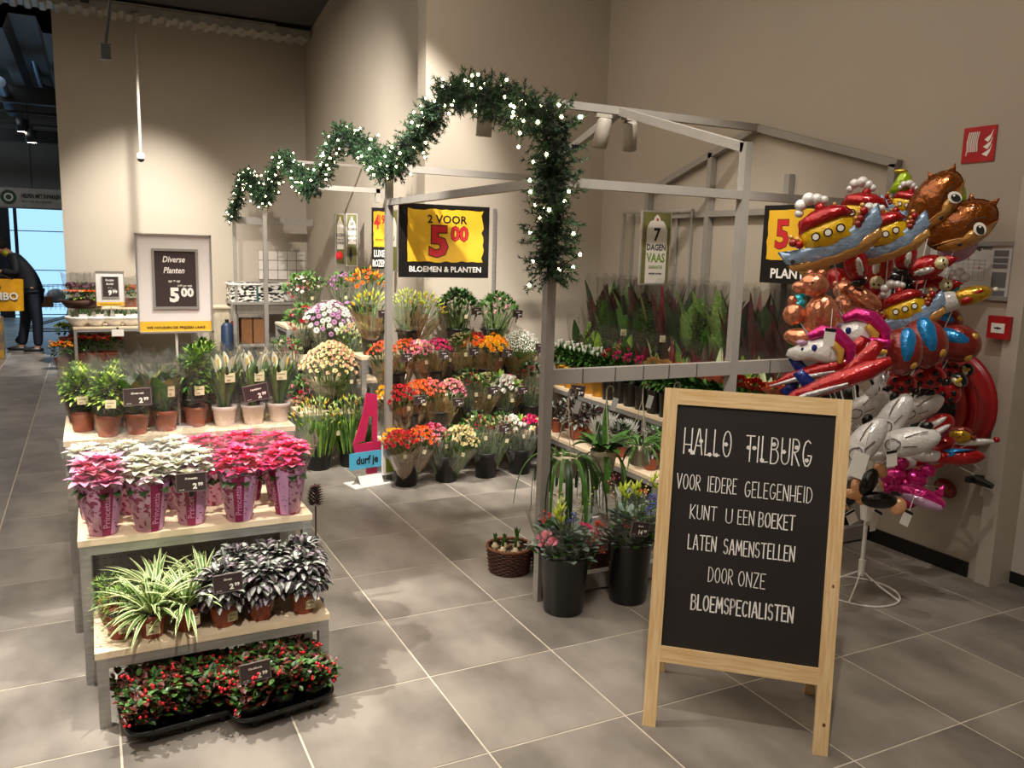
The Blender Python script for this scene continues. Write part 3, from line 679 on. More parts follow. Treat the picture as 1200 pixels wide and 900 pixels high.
chalk('LATEN', .128, .232, .706, .056, .0042); chalk('SAMENSTELLEN', .262, .518, .703, .056, .0045)
chalk('DOOR', .212, .302, .59, .056, .0034); chalk('ONZE', .324, .42, .588, .056, .0034)
chalk('BLOEMSPECIALISTEN', .155, .528, .475, .057, .0058)
# ------------------------------------------------------------ stepped plant tables at left
def steptable(label, x0, x1, yf, dep, z, group=None, panel=True, loc=None):
    t = thing('display_table', label, 'table', (x0, yf, 0), 0, group)
    w_ = x1-x0; th = .026
    b = MB(); b.box((w_/2, dep/2, z-th/2), (w_+.01, dep, th)); b.build('table_top', wood, t)
    b = MB()
    b.box((w_/2, .02, z-th-.02), (w_-.04, .035, .04)); b.build('front_rail', steel, t)
    b = MB(); b.box((w_/2, dep-.02, z-th-.02), (w_-.04, .035, .04)); b.build('rear_rail', steel, t)
    for x in (.02, w_-.02):
        b = MB(); b.box((x, dep/2, z-th-.02), (.035, dep-.07, .04)); b.build('side_rail', steel, t)
        for y in (.02, dep-.02):
            b = MB(); b.box((x, y, (z-th)/2), (.04, .04, z-th)); b.build('leg', steel, t)
    if panel:
        b = MB(); b.box((w_/2, dep-.005, (z-th)/2+.05), (w_-.08, .004, z-th-.12)); b.build('back_panel', mat('perforated_panel', '8c8b89', .5, .2, var=.03), t)
        b = MB(); nz = int((z-.25)/.03)
        for i in range(26):
            for k in range(max(1, nz)): b.box((.06+(w_-.12)*i/25, dep-.0085, .16+k*.03), (.005, .002, .005))
        o = b.build('perforations', blackp, t); o['kind'] = 'stuff'
    return t
steptable('top level of the wooden plant display at left, carrying the price sign', -1.957, -.935, -1.36, .62, .916, 'stepped plant tables at left')
steptable('middle level of the wooden plant display at left, with poinsettias on it', -1.91, -.98, -1.895, .56, .619, 'stepped plant tables at left')
steptable('lowest level of the wooden plant display at left, with spider plants on it', -1.866, -1.0, -2.268, .40, .304, 'stepped plant tables at left')

def pot(t, r, h, m, tg=None, name='pot', rim=True):
    b = MB(); b.lathe([(0, 0), (r*.72, 0), (r*.74, .004), (r*.92, h*.78), (r*1.0, h*.8), (r*1.0, h), (r*.93, h), (r*.9, h*.86), (0, h*.86)], 0, 22); b.build(name, m, t, True)
    b = MB(); b.lathe([(0, h*.875), (r*.92, h*.87)], 0, 18); b.build('soil', soil, t)
def sticker(t, x, z, w_, h_, y):
    b = MB(); b.box((x, y, z), (w_, .002, h_)); b.build('price_sticker', mat('sticker_cream', 'd8cfa8', .6, var=.02), t)
    b = MB()
    for k in range(5): b.box((x-w_*.3+w_*.06*k*1.3, y-.0015, z-h_*.28), (w_*.03, .001, h_*.22))
    b.box((x, y-.0015, z+h_*.15), (w_*.7, .001, h_*.05)); b.build('sticker_print', inkk, t)
def sleeve(t, r0, r1, z0, z1, m=None, wv=.012, n=26, name='sleeve', k=5):
    rr = random.Random(int(r1*9999+z1*777)); ph = [rr.uniform(0, 6) for _ in range(4)]
    def wav(i, j, a):
        f = i/k; return (wv*f*(math.sin(3*a+ph[0])+.6*math.sin(5*a+ph[1])+.35*math.sin(9*a+ph[2])), (.02*math.sin(4*a+ph[3])+.012*math.sin(9*a)) if i == k else 0)
    b = MB(); b.lathe([(r0+(r1-r0)*(i/k)**.8, z0+(z1-z0)*i/k) for i in range(k+1)], 0, n, wav=wav); return b.build(name, m or cello, t, True)
def shell(b, n, c, rad, L, W_, ms, droop=.5, k=2, fold=.3, edge=None, upb=.3, fill=.55, rr=R, flatn=0):
    c = V(c)
    for _ in range(n):
        d = V((rr.gauss(0, 1), rr.gauss(0, 1), rr.gauss(0, 1)))
        d.normalize(); d.z = d.z if d.z > -.5 else -d.z; f = rr.uniform(fill, 1)
        p = c+V((d.x*rad[0], d.y*rad[1], d.z*rad[2]))*f; dr = (V((d.x, d.y, d.z+upb))+V((rr.uniform(-1, 1), rr.uniform(-1, 1), rr.uniform(-1, 1)))*.6).normalized()
        b.blade(p, dr, L*rr.uniform(.7, 1.2), W_*rr.uniform(.8, 1.15), droop, rr.choice(ms), k, fold, edge)
def greenstuff(b, n, c, rad, L, W_, ms, **kw): shell(b, n, c, rad, L, W_, ms, **kw)
z1 = .916
# --- top level plants
kinds = {}
def plant_fine():
    t = thing('sleeved_plant', 'x', 'plant'); pot(t, .058, .1, terra)
    b = MB(); shell(b, 420, (0, 0, .19), (.075, .075, .10), .035, .016, (0, 1, 2), .6); shell(b, 120, (0, 0, .13), (.05, .05, .06), .04, .016, (3,), .4); o = b.build('foliage', [G3, G1, mat('leaf_lime', 'a3b84c', .5, var=.15), G2], t); o['kind'] = 'stuff'
    sleeve(t, .055, .095, .03, .33); sticker(t, 0, .16, .045, .038, -.085); return t
def plant_broad():
    t = thing('sleeved_plant', 'x', 'plant'); pot(t, .058, .1, terra)
    for k in range(11):
        a = k*2.4; b = MB(); b.blade((.02*math.cos(a), .02*math.sin(a), .10), (.34*math.cos(a), .34*math.sin(a), 1), R.uniform(.13, .25), R.uniform(.075, .10), R.uniform(.2, .9), 0, 7, .25); b.build('leaf', (G2, G1, mat('leaf_olive', '6f6a2f', .45, var=.25, scale=30))[k % 3], t, True)
    b = MB(); shell(b, 40, (0, 0, .12), (.045, .045, .03), .05, .02, (0,), .3); o = b.build('undergrowth', G2, t); o['kind'] = 'stuff'
    sleeve(t, .055, .11, .03, .36, wv=.016); sticker(t, .02, .2, .03, .05, -.078); return t
def plant_bushy():
    t = thing('sleeved_plant', 'x', 'plant'); pot(t, .058, .1, terra)
    b = MB(); shell(b, 380, (0, 0, .24), (.075, .075, .15), .045, .02, (0, 1), .6); shell(b, 120, (0, 0, .14), (.055, .055, .06), .035, .022, (2, 3), .4); o = b.build('foliage', [G1, G3, G2, mat('leaf_bronze', '5c2f22', .5, var=.2)], t); o['kind'] = 'stuff'
    sleeve(t, .055, .105, .03, .38); sticker(t, .0, .19, .045, .045, -.085); return t
def plant_calla():
    t = thing('sleeved_plant', 'x', 'plant'); pot(t, .06, .1, whitepot)
    for k in range(26):
        a = k*2.4+.3; b = MB(); b.blade((.02*math.cos(a), .02*math.sin(a), .09), (.30*math.cos(a), .30*math.sin(a), 1), R.uniform(.14, .24), R.uniform(.034, .05), R.uniform(.1, .6), 0, 6, .4); b.build('leaf', (G1, G2, G4)[k % 3], t, True)
    for k in range(4):
        a = k*1.7; b = MB(); x, y = .045*math.cos(a), .045*math.sin(a); b.tube([(0, 0, .1), (x, y, .3)], .003, 1, 5); b.blade((x, y, .27), (x*6, y*6, 1), .085, .034, .1, 0, 5, .5); b.tube([(x, y, .295), (x*1.1, y*1.1, .33)], .004, 2, 5)
        b.build('flower', [mat('spathe_white', 'e8e6cf', .5, var=.04, sub=.1), G3, yel], t, True)
    sleeve(t, .058, .10, .03, .37); sticker(t, .0, .25, .05, .045, -.085); return t
def tree_of(t): return [(c, [(g_, []) for g_ in c.children]) for c in list(t.children)]
def freeze(t):
    ch = []
    for c in bpy.data.objects:
        if c.parent == t: ch.append((c, []))
    for i, (c, _) in enumerate(ch):
        sub = [(g_, []) for g_ in bpy.data.objects if g_.parent == c]; ch[i] = (c, sub)
    return ch
GRP = 'cellophane sleeved plants on the top table'
spots4 = [('fine', 97, 506, 'feathery green plant in cellophane at the left end of the top table front row'), ('fine', 127, 515, 'feathery plant with square price sticker in tilted terracotta pot, second in the front row'),
 ('broad', 161, 512, 'broad dark-leaved plant in cellophane behind the 2.99 card on the top table'), ('broad', 196, 508, 'olive broad-leaved plant in shiny cellophane, fourth in the top table front row'),
 ('bushy', 231, 503, 'tall bushy green plant in terracotta pot left of the white pots'), ('calla', 265, 502, 'peace lily in white pot beside the bushy plant'),
 ('calla', 299, 500, 'peace lily in white pot behind the tilted 2.99 card'), ('calla', 329, 497, 'peace lily in white pot at the right end of the top table')]
fn = dict(fine=plant_fine, broad=plant_broad, bushy=plant_bushy, calla=plant_calla); pr = {}
def place(kind, x, y, z, label, grp, rz=None, cat='plant'):
    if kind not in pr:
        t = fn[kind](); pr[kind] = (t, freeze(t)); t.location = (x, y, z); t.rotation_euler = (0, 0, rz if rz is not None else jit(.3)); t['label'] = label; t['group'] = grp; t['category'] = cat; return t
    t, ch = pr[kind]; return copy_tree(t, ch, (x, y, z), rz if rz is not None else jit(.3), label, grp)
for k, (kd, px_, py_, lb) in enumerate(spots4):
    p = at(px_, py_-2, 2, z1); q = place(kd, p.x, p.y+.045, z1, lb, GRP)
    if k == 1: q.rotation_euler = (-.03, .05, .1)
back = [('fine', -1.88, -1.14), ('fine', -1.75, -1.10), ('broad', -1.60, -1.12), ('broad', -1.45, -1.1), ('bushy', -1.33, -1.1), ('calla', -1.20, -1.13), ('calla', -1.08, -1.13), ('calla', -.99, -.98)]
for k, (kd, x, y) in enumerate(back):
    place(kd, x, y, z1, {'fine': 'feathery', 'broad': 'broad-leaved', 'bushy': 'bushy', 'calla': 'white-flowering'}[kd]+' sleeved plant in the second row of the top table, '+['leftmost', 'second', 'third', 'fourth', 'fifth', 'sixth', 'seventh', 'rightmost'][k]+' from the left' if k not in (0, 7) else ('leftmost feathery plant in the second row of the top table' if k == 0 else 'rightmost peace lily in the second row of the top table'), GRP)
for k, x in enumerate((-1.9, -1.73, -1.5, -1.3, -1.12)):
    place(('fine', 'fine', 'broad', 'bushy', 'calla')[k], x, -.9, z1, ['leftmost', 'second', 'middle', 'fourth', 'rightmost'][k]+' sleeved plant in the rear row of the top table', GRP)
# price cards
def card(M, w_, label, word, price=('2', '99'), g='brown price cards on the plant tables', small=True):
    t = thing('price_card', label, 'price tag', M=M, group=g); h_ = w_*.66
    b = MB(); b.box((0, 0, 0), (w_, .004, h_)); b.build('card', brownc, t)
    b = MB()
    for c, d_ in (((0, 0, h_/2), (w_+.004, .007, .003)), ((0, 0, -h_/2), (w_+.004, .007, .003)), ((-w_/2, 0, 0), (.003, .007, h_)), ((w_/2, 0, 0), (.003, .007, h_))): b.box(c, d_)
    b.build('card_edge', mat('card_edge_grey', '6d6260', .4), t)
    text(word, h_*.17, inkw, t, 0, h_*.17, -.004, .03, sx=.95, shear=.2)
    text(price[0], h_*.42, inkw, t, w_*(.12 if len(price[0]) == 1 else .02), -h_*.36, -.004, .05); text(price[1], h_*.26, inkw, t, w_*.31, -h_*.22, -.004, .05)
    if small: text('per stuk', h_*.08, inkw, t, -w_*.32, -h_*.4, -.004, .02)
    b = MB(); b.box((0, .006, -h_*.62), (w_*.16, .012, h_*.34)); b.build('clip', blackp, t); return t
def card_at(px_, py_, y, w_, rot, *a, **k):
    p = at(px_, py_, 1, y); return card(fmat(p, (math.cos(rot), .0, math.sin(rot)), (-math.sin(rot), 0, math.cos(rot))), w_, *a, **k)
card_at(161, 465, -1.42, .115, .02, 'brown 2.99 card in front of the broad-leaved plant on the top table', 'Groen mix')
card_at(300, 460, -1.42, .115, .17, 'tilted brown 2.99 card in front of the white potted peace lily', 'Lepelplant')
card_at(224, 565, -1.95, .115, .0, 'brown 2.99 card in front of the middle white poinsettia', 'Poinsettia')
card_at(267, 683, -2.36, .105, .04, 'brown 2.99 card right of the spider plants', 'Groen')
card_at(299, 787, -2.5, .11, .06, 'brown 2.99 card above the right berry tray', 'Gaultheria')

# --- poinsettias
sl_m = mat('printed_sleeve', 'cf9cc2', .35, scale=52, c2='8b1550', detail=1)
def sleeve_print_fix():
    rp = [n for n in sl_m.node_tree.nodes if n.type == 'VALTORGB'][0]; rp.color_ramp.elements[0].position = .54; rp.color_ramp.elements[1].position = .6
sleeve_print_fix()
lav = mat('lavender_sleeve', 'c994bd', .35, var=.04); mag = mat('magenta_band', '8a0f4c', .35, var=.05); pinkink = mat('pink_ink', 'd992bd', .5)
def cone_patch(b, a0, a1, z0, z1, r0, r1, rz0, rz1, m=0, n=6, k=5, e=.002):
    rows = []
    for i in range(k+1):
        z = z0+(z1-z0)*i/k; f = (z-rz0)/(rz1-rz0); r = r0+(r1-r0)*f+e
        rows.append([(r*math.cos(a0+(a1-a0)*j/n), r*math.sin(a0+(a1-a0)*j/n), z) for j in range(n+1)])
    b.grid(rows, m)
def poinsettia(cm, cm2, lg_, seed):
    rr = random.Random(seed); t = thing('poinsettia', 'x', 'plant'); r0, r1, zt_ = .052, .088, .21
    b = MB(); b.lathe([(0, .002), (r0, .002), (r1, zt_), (r1+.006, zt_+.025)], 0, 26, wav=lambda i, j, a: (0, .018*math.sin(4*a+seed)) if i == 3 else (0, 0)); b.build('printed_sleeve', sl_m, t, True)
    c = -PI/2+rr.uniform(-.25, .3)
    b = MB(); cone_patch(b, c-.30, c+.30, .004, zt_, r0, r1, 0, zt_, 0); b.build('magenta_band', mag, t)
    b = MB(); cone_patch(b, c+.30, c+.95, .004, zt_, r0, r1, 0, zt_, 0)
    b.build('lavender_panel', lav, t)
    o = text('Princettia', .038, pinkink, t, 0, 0, 0, .01, 'LEFT', name='lettering')
    for v in o.data.vertices:
        u, h_ = v.co.x, v.co.z; z = .035+u*.95; r = r0+(r1-r0)*z/zt_+.004; a = c-(h_-.012)/r*1.0
        v.co = (r*math.cos(a), r*math.sin(a), z)
    b = MB(); 
    for k in range(8):
        a = c+.35+rr.random()*.5; z = rr.uniform(.03, .2); r = r0+(r1-r0)*z/zt_+.004; b.octa((r*math.cos(a), r*math.sin(a), z), .003)
    b.build('dots', inkk, t)
    sleeve(t, r1, .14, zt_, .355, cello, .012)
    for k in range(9):
        a = k*2.4+seed; b = MB(); b.blade((.03*math.cos(a), .03*math.sin(a), .19), (math.cos(a), math.sin(a), .35), .085, .055, .9, 0, 4, .2); b.build('leaf', G2, t, True)
    for k, (x, y, z) in enumerate([(0, .01, .30), (.055, .02, .285), (-.055, .015, .285), (.035, -.04, .27), (-.04, -.04, .265), (0, .06, .295), (.0, -.078, .225), (.065, -.042, .235), (-.068, -.03, .235)]):
        b = MB()
        for ring, (L, el, n) in enumerate(((.06*lg_, .35, 7), (.05*lg_, .8, 6), (.03*lg_, 1.4, 5))):
            for j in range(n):
                a = 2*PI*j/n+ring*.5+rr.uniform(-.2, .2); b.blade((x, y, z+.006*ring), (math.cos(a), math.sin(a), el+rr.uniform(-.2, .2)), L*rr.uniform(.85, 1.15), .042*lg_ if ring < 2 else .02, .5, 0 if rr.random() < .75 else 1, 4, .3, prof=lambda q: math.sin(PI*min(1, .05+q))**.9*(1-.25*q))
        for j in range(5): b.octa((x+rr.uniform(-.006, .006), y+rr.uniform(-.006, .006), z+.02), .003, 2)
        b.build('flower', [cm, cm2, G3], t, False)
    return t
hot = mat('bract_hot_pink', 'f0417c', .5, var=.12, sub=.15); hot2 = mat('bract_pale_pink', 'ee8096', .5, var=.1, sub=.15)
whb = mat('bract_white', 'f4f1e6', .5, var=.02, sub=.15); whb2 = mat('bract_cream_green', 'dadcbf', .5, var=.08, sub=.1); sp = mat('bract_soft_pink', 'e897b8', .5, var=.15, sub=.15)
z2 = .619
for nm, a in dict(hot=(hot, hot2, 1.0, 4), white=(whb, whb2, 1.0, 2), soft=(sp, hot2, 1.25, 9), white2=(whb, whb2, 1.05, 12), hot2=(hot, hot2, 1.08, 14)).items(): fn[nm] = (lambda a=a: poinsettia(*a))
GP = 'poinsettias in printed sleeves on the middle table'
for kd, x, y, lb, rz in (('soft', 121, 629, 'soft pink poinsettia with dark leaves at the left end of the middle table', .25), ('white', 176, 624, 'white poinsettia second from left on the middle table', .1), ('white2', 226, 616, 'white poinsettia behind the 2.99 card on the middle table', -.1),
        ('hot', 283, 612, 'hot pink poinsettia with magenta band facing forward, second from right', -.05), ('hot2', 340, 604, 'hot pink poinsettia at the right end of the middle table', -.9)):
    p = at(x, y, 2, z2); place(kd, p.x, p.y+.05, z2, lb, GP, rz)
for kd, x, y, lb in (('white2', -1.85, -1.58, 'white poinsettia in the back row at the left end of the middle table'), ('white', -1.70, -1.57, 'white poinsettia in the back row behind the first white one'), ('white2', -1.50, -1.56, 'white poinsettia in the back row, third from left'), ('hot', -1.36, -1.56, 'pink poinsettia in the back row beside the white ones'),
        ('hot2', -1.2, -1.56, 'pink poinsettia in the back row, second from right'), ('hot', -1.06, -1.6, 'pink poinsettia in the back row at the right end')):
    place(kd, x, y, z2, lb, GP, 1.5+jit(1))

# --- low level: creeping, spider plants, silver inch plants
z3 = .304
def spider():
    t = thing('spider_plant', 'x', 'plant'); pot(t, .055, .095, terra); sticker(t, 0, .045, .05, .045, -.0475)
    for k in range(64):
        a = k*2.4; el = R.uniform(.5, 3.0); b = MB()
        b.blade((.01*math.cos(a), .01*math.sin(a), .085), (math.cos(a), math.sin(a), el), R.uniform(.15, .25), R.uniform(.017, .024), R.uniform(.7, 1.7), 1, 7, .35, 0, prof=lambda q: min(1, .55+2*q)*(1-q**3)+.02)
        b.build('leaf', [cream, mat('spider_green', '56803a', .45, var=.2, scale=30)], t)
    return t
sil = mat('leaf_silver', 'a5a9a2', .35, var=.08); pur = mat('leaf_purple_dark', '35242f', .4, var=.3, scale=30); grnd = mat('leaf_grey_green', '4a5548', .4, var=.2, scale=30)
def inch():
    t = thing('inch_plant', 'x', 'plant'); pot(t, .055, .09, terra); sticker(t, .02, .045, .04, .04, -.0475)
    b = MB()
    for m_, e_ in ((0, 1), (2, 1), (0, 3), (1, 3)): shell(b, 62, (0, 0, .155), (.095, .10, .085), .046, .031, (m_,), 1.3, 3, .2, e_, upb=.05, fill=.6)
    o = b.build('foliage', [sil, pur, mat('leaf_silver_pink', '8a8088', .35, var=.15), grnd], t); o['kind'] = 'stuff'
    b = MB(); shell(b, 60, (0, 0, .12), (.08, .08, .07), .05, .025, (0, 1), .8, 2, .2); o = b.build('undergrowth', [pur, grnd], t); o['kind'] = 'stuff'; return t
def creep():
    t = thing('creeping_plant', 'x', 'plant'); pot(t, .055, .095, terra); sticker(t, .01, .05, .045, .045, -.0475)
    b = MB(); shell(b, 480, (0, 0, .13), (.09, .08, .07), .016, .013, (0, 1, 2), .5, 1)
    for k in range(9):
        a = R.uniform(PI*.7, PI*1.7); p = V((.08*math.cos(a), .08*math.sin(a), .12))
        for q in range(14): p = p+V((jit(.006)+.003*math.cos(a), jit(.006), -.011)); b.blade(p, (jit(1), jit(1), .4), .016, .013, .4, q % 3, 1)
    o = b.build('foliage', [G1, G2, G3], t); o['kind'] = 'stuff'; return t
fn.update(spider=spider, inch=inch, creep=creep)
GL_ = 'potted foliage plants on the lowest table'
for kd, x, y, lb, rz in (('creep', 142, 750, 'small-leaved trailing plant at the left end of the lowest table', .1), ('spider', 180, 749, 'striped spider plant with price sticker, left one in the front row', .0), ('spider', 221, 741, 'striped spider plant with price sticker, right one in the front row', .5),
        ('inch', 264, 736, 'silver inch plant below the 2.99 card on the lowest table', .2), ('inch', 307, 728, 'silver and purple inch plant, second from right on the lowest table', 1.2), ('inch', 358, 720, 'silver and purple inch plant overhanging the right end of the lowest table', .0)):
    p = at(x, y, 2, z3); place(kd, p.x, p.y+.042, z3, lb, GL_, rz)
for kd, x, y, lb in (('creep', -1.80, -2.0, 'dark trailing plant in the back row of the lowest table'), ('spider', -1.64, -2.0, 'spider plant in the back row of the lowest table, left one'), ('spider', -1.46, -2.0, 'spider plant in the back row of the lowest table, right one'), ('inch', -1.32, -2.0, 'silver inch plant in the back row beside the spider plants'), ('inch', -1.19, -2.0, 'purple inch plant in the middle of the back row'), ('inch', -1.05, -1.99, 'silver inch plant at the right end of the back row')):
    place(kd, x, y, z3, lb, GL_, R.uniform(0, 6))
# --- berry trays on the floor
berry = mat('berry_red', 'c31723', .3, var=.1, coat=.3); bron = mat('leaf_bronze_red', '5a2a20', .4, var=.3, scale=40)
def tray(label, cx, cy, rz, w_, d_, seed):
    rr = random.Random(seed); t = thing('berry_plant_tray', label, 'plant tray', (cx, cy, 0), rz, 'black trays of red-berried plants under the lowest table')
    b = MB(); rows = []
    for (s, z) in ((.86, .03), (.97, .06), (1.03, .062), (1.03, .05), (.9, .028)):
        row = []
        for j in range(32):
            a = 2*PI*j/32; ca, sa = math.cos(a), math.sin(a); e = .35
            row.append((w_/2*s*math.copysign(abs(ca)**e, ca), d_/2*s*math.copysign(abs(sa)**e, sa), z))
        rows.append(row)
    b.grid(rows, 0, True); b.face(rows[0]); b.build('tray', blackp, t, True)
    for x in (-.3, .0, .3):
        for y in (-.36, .36): b = MB(); b.lathe([(.0, 0), (.016, 0), (.022, .03), (0, .03)], 0, 8, (x*w_, y*d_, 0)); b.build('foot', blackp, t)
    for ix in range(3):
        for iy in range(2): 
            b = MB(); b.lathe([(0, .033), (.042, .033), (.052, .095), (.05, .095), (0, .085)], 0, 14, ((ix-1)*w_*.31, (iy-.5)*d_*.46, 0)); b.build('pot', blackp, t, True)
    b = MB()
    for _ in range(1700):
        x = rr.uniform(-.52, .52)*w_; y = rr.uniform(-.53, .53)*d_; z = .085+rr.random()**.6*.13*(1-.45*(abs(x)/w_*2)**2)
        b.blade((x, y, z), (rr.uniform(-1, 1), rr.uniform(-1, 1), rr.uniform(.0, .9)), rr.uniform(.022, .036), rr.uniform(.017, .025), .4, rr.choice((0, 1, 1, 2, 3, 3, 3)), 3, .2)
    o = b.build('foliage', [G1, G2, G4, bron], t); o['kind'] = 'stuff'
    b = MB()
    for _ in range(70):
        x = rr.uniform(-.54, .54)*w_; y = rr.uniform(-.62, .4)*d_; z = .09+rr.random()*.14
        for q in range(rr.randint(1, 4)): b.ball((x+rr.uniform(-.014, .014), y+rr.uniform(-.014, .014), z+rr.uniform(-.012, .012)), .0062, 0, 8, 6)
    o = b.build('berries', berry, t, True); o['kind'] = 'stuff'; return t
p = at(212, 868, 2, 0); tray('left black tray of red-berried wintergreen plants on the floor', p.x+.02, p.y+.17, .12, .42, .30, 5)
p = at(330, 845, 2, 0); tray('right black tray of red-berried wintergreen plants on the floor', p.x+.005, p.y+.13, .16, .40, .29, 6)
# large framed sign on the top table
yS = -1.2
pa, pb, pc, pd = at(157, 273, 1, yS), at(247, 279, 1, yS), at(247, 393, 1, yS), at(157, 391, 1, yS)
w_ = pb.x-pa.x; h_ = pa.z-pd.z
def menu_sign(name, label, M, w_, h_, l1, l2, l3, price, zleg):
    t = thing(name, label, 'sign', M=M)
    b = MB(); b.box((w_/2, .006, h_/2), (w_-.01, .008, h_-.01)); b.build('panel', mat('sign_white', 'e6e2de', .45, var=.01), t)
    for c, d_ in (((w_/2, 0, .004), (w_, .018, .008)), ((w_/2, 0, h_-.004), (w_, .018, .008)), ((.004, 0, h_/2), (.008, .018, h_)), ((w_-.004, 0, h_/2), (.008, .018, h_))):
        b = MB(); b.box(c, d_); b.build('frame_rail', silver, t)
    flat(rect(.008, .008, w_-.008, h_*.12), mat('banner_yellow', 'eebb35', .5, var=.02), t, .001, 'yellow_strip')
    text('WE HOUDEN DE PRIJZEN LAAG', h_*.034, inkk, t, w_/2, h_*.045, -.001, .03, sx=1.15)
    x0, x1, z0, zz = w_*.24, w_*.78, h_*.27, h_*.83
    b = MB(); b.box(((x0+x1)/2, .0, (z0+zz)/2), (x1-x0, .006, zz-z0)); b.build('inner_card', brownc, t)
    b = MB()
    for c, d_ in ((((x0+x1)/2, -.002, z0-.006), (x1-x0+.024, .014, .012)), (((x0+x1)/2, -.002, zz+.006), (x1-x0+.024, .014, .012)), ((x0-.006, -.002, (z0+zz)/2), (.012, .014, zz-z0)), ((x1+.006, -.002, (z0+zz)/2), (.012, .014, zz-z0))): b.box(c, d_)
    b.build('card_frame', silver, t)
    text(l1, h_*.085, inkw, t, w_*.49, h_*.72, -.004, .02, sx=.8, shear=.25); text(l2, h_*.085, inkw, t, w_*.49, h_*.61, -.004, .02, sx=.8, shear=.25)
    text('op = op', h_*.035, inkw, t, w_*.49, h_*.52, -.004, .02, shear=.2); text(l3, h_*.026, inkw, t, w_*.63, h_*.475, -.004, .02)
    text(price[0], h_*.19, inkw, t, w_*.49, h_*.325, -.004, .05); text(price[1], h_*.12, inkw, t, w_*.66, h_*.375, -.004, .05)
    b = MB(); b.tube([(w_/2, .012, 0), (w_/2, .012, -zleg)], .006, 0, 8); b.box((w_/2, .012, -zleg+.004), (.12, .1, .008)); b.build('stand', mat('stand_clear', 'cfcac4', .3), t); return t
menu_sign('framed_price_sign', 'large white framed sign reading diverse planten 5.00 on the top table', fmat((pa.x, yS, pd.z), (1, 0, 0), (0, 0, 1)), w_, h_, 'Diverse', 'Planten', '2.99 per stuk', ('5', '00'), pd.z-.916)
# stray pine-cone flower behind the right end of the middle table and dropped leaf
p = at(365, 590, 1, -1.6); b = MB()
for k in range(90):
    a = k*2.4; z = k/90; r = .03*math.sin(PI*min(1, .15+z*.85))
    b.blade((r*.5*math.cos(a), r*.5*math.sin(a), .1*z), (math.cos(a), math.sin(a), .4), .03, .018, .1, 0, 2, .3)
o = b.build('dried_cone', mat('cone_brown', '4a2a22', .7, var=.25, scale=40), loc=(p.x+.02, -1.6, .56)); tag(o, 'dark brown scaly cone hanging at the right end of the middle table', 'dried flower')
b = MB(); b.tube([(0, 0, -.0), (0, 0, -.5)], .004); b.build('stem', mat('stem_brown', '4a3a28', .7), o)
b = MB(); b.tube([(0, 0, -.56), (.0, -.0, -.48)], .035, 0, 12); b.build('weight', blackp, o)
# ------------------------------------------------------------ cut flowers
PAL = {k: mat('petal_'+k, c, .5, var=v, scale=40, sub=.08) for k, c, v in (('red', 'b41420', .2), ('orange', 'ee6a18', .15), ('yellow', 'f4b812', .1), ('salmon', 'ee7f68', .15), ('pink', 'ee8fa6', .15), ('hotpink', 'e22a78', .15),
    ('cream', 'ead9a6', .08), ('peach', 'eebfa0', .1), ('white', 'efece0', .04), ('burgundy', '741426', .25), ('lilac', 'b884ae', .15), ('lime', 'b7c83e', .12), ('ltgreen', 'c6d08a', .1), ('amber', 'f39c14', .12), ('blue', '45529b', .2), ('buff', 'c0a57c', .15))}
PK = list(PAL); PI_ = {k: i for i, k in enumerate(PK)}; PM = [PAL[k] for k in PK]
NG = len(PM); FM = PM+[G1, G2, G3, G4, mat('stem_green', '5e7a3c', .5, var=.15), mat('dark_eye', '2b1a10', .6)]
g1, g2, g3, g4, gs, gk = range(NG, NG+6)
def frame_of(d):
    d = V(d).normalized(); x = d.orthogonal().normalized(); return d, x, d.cross(x)
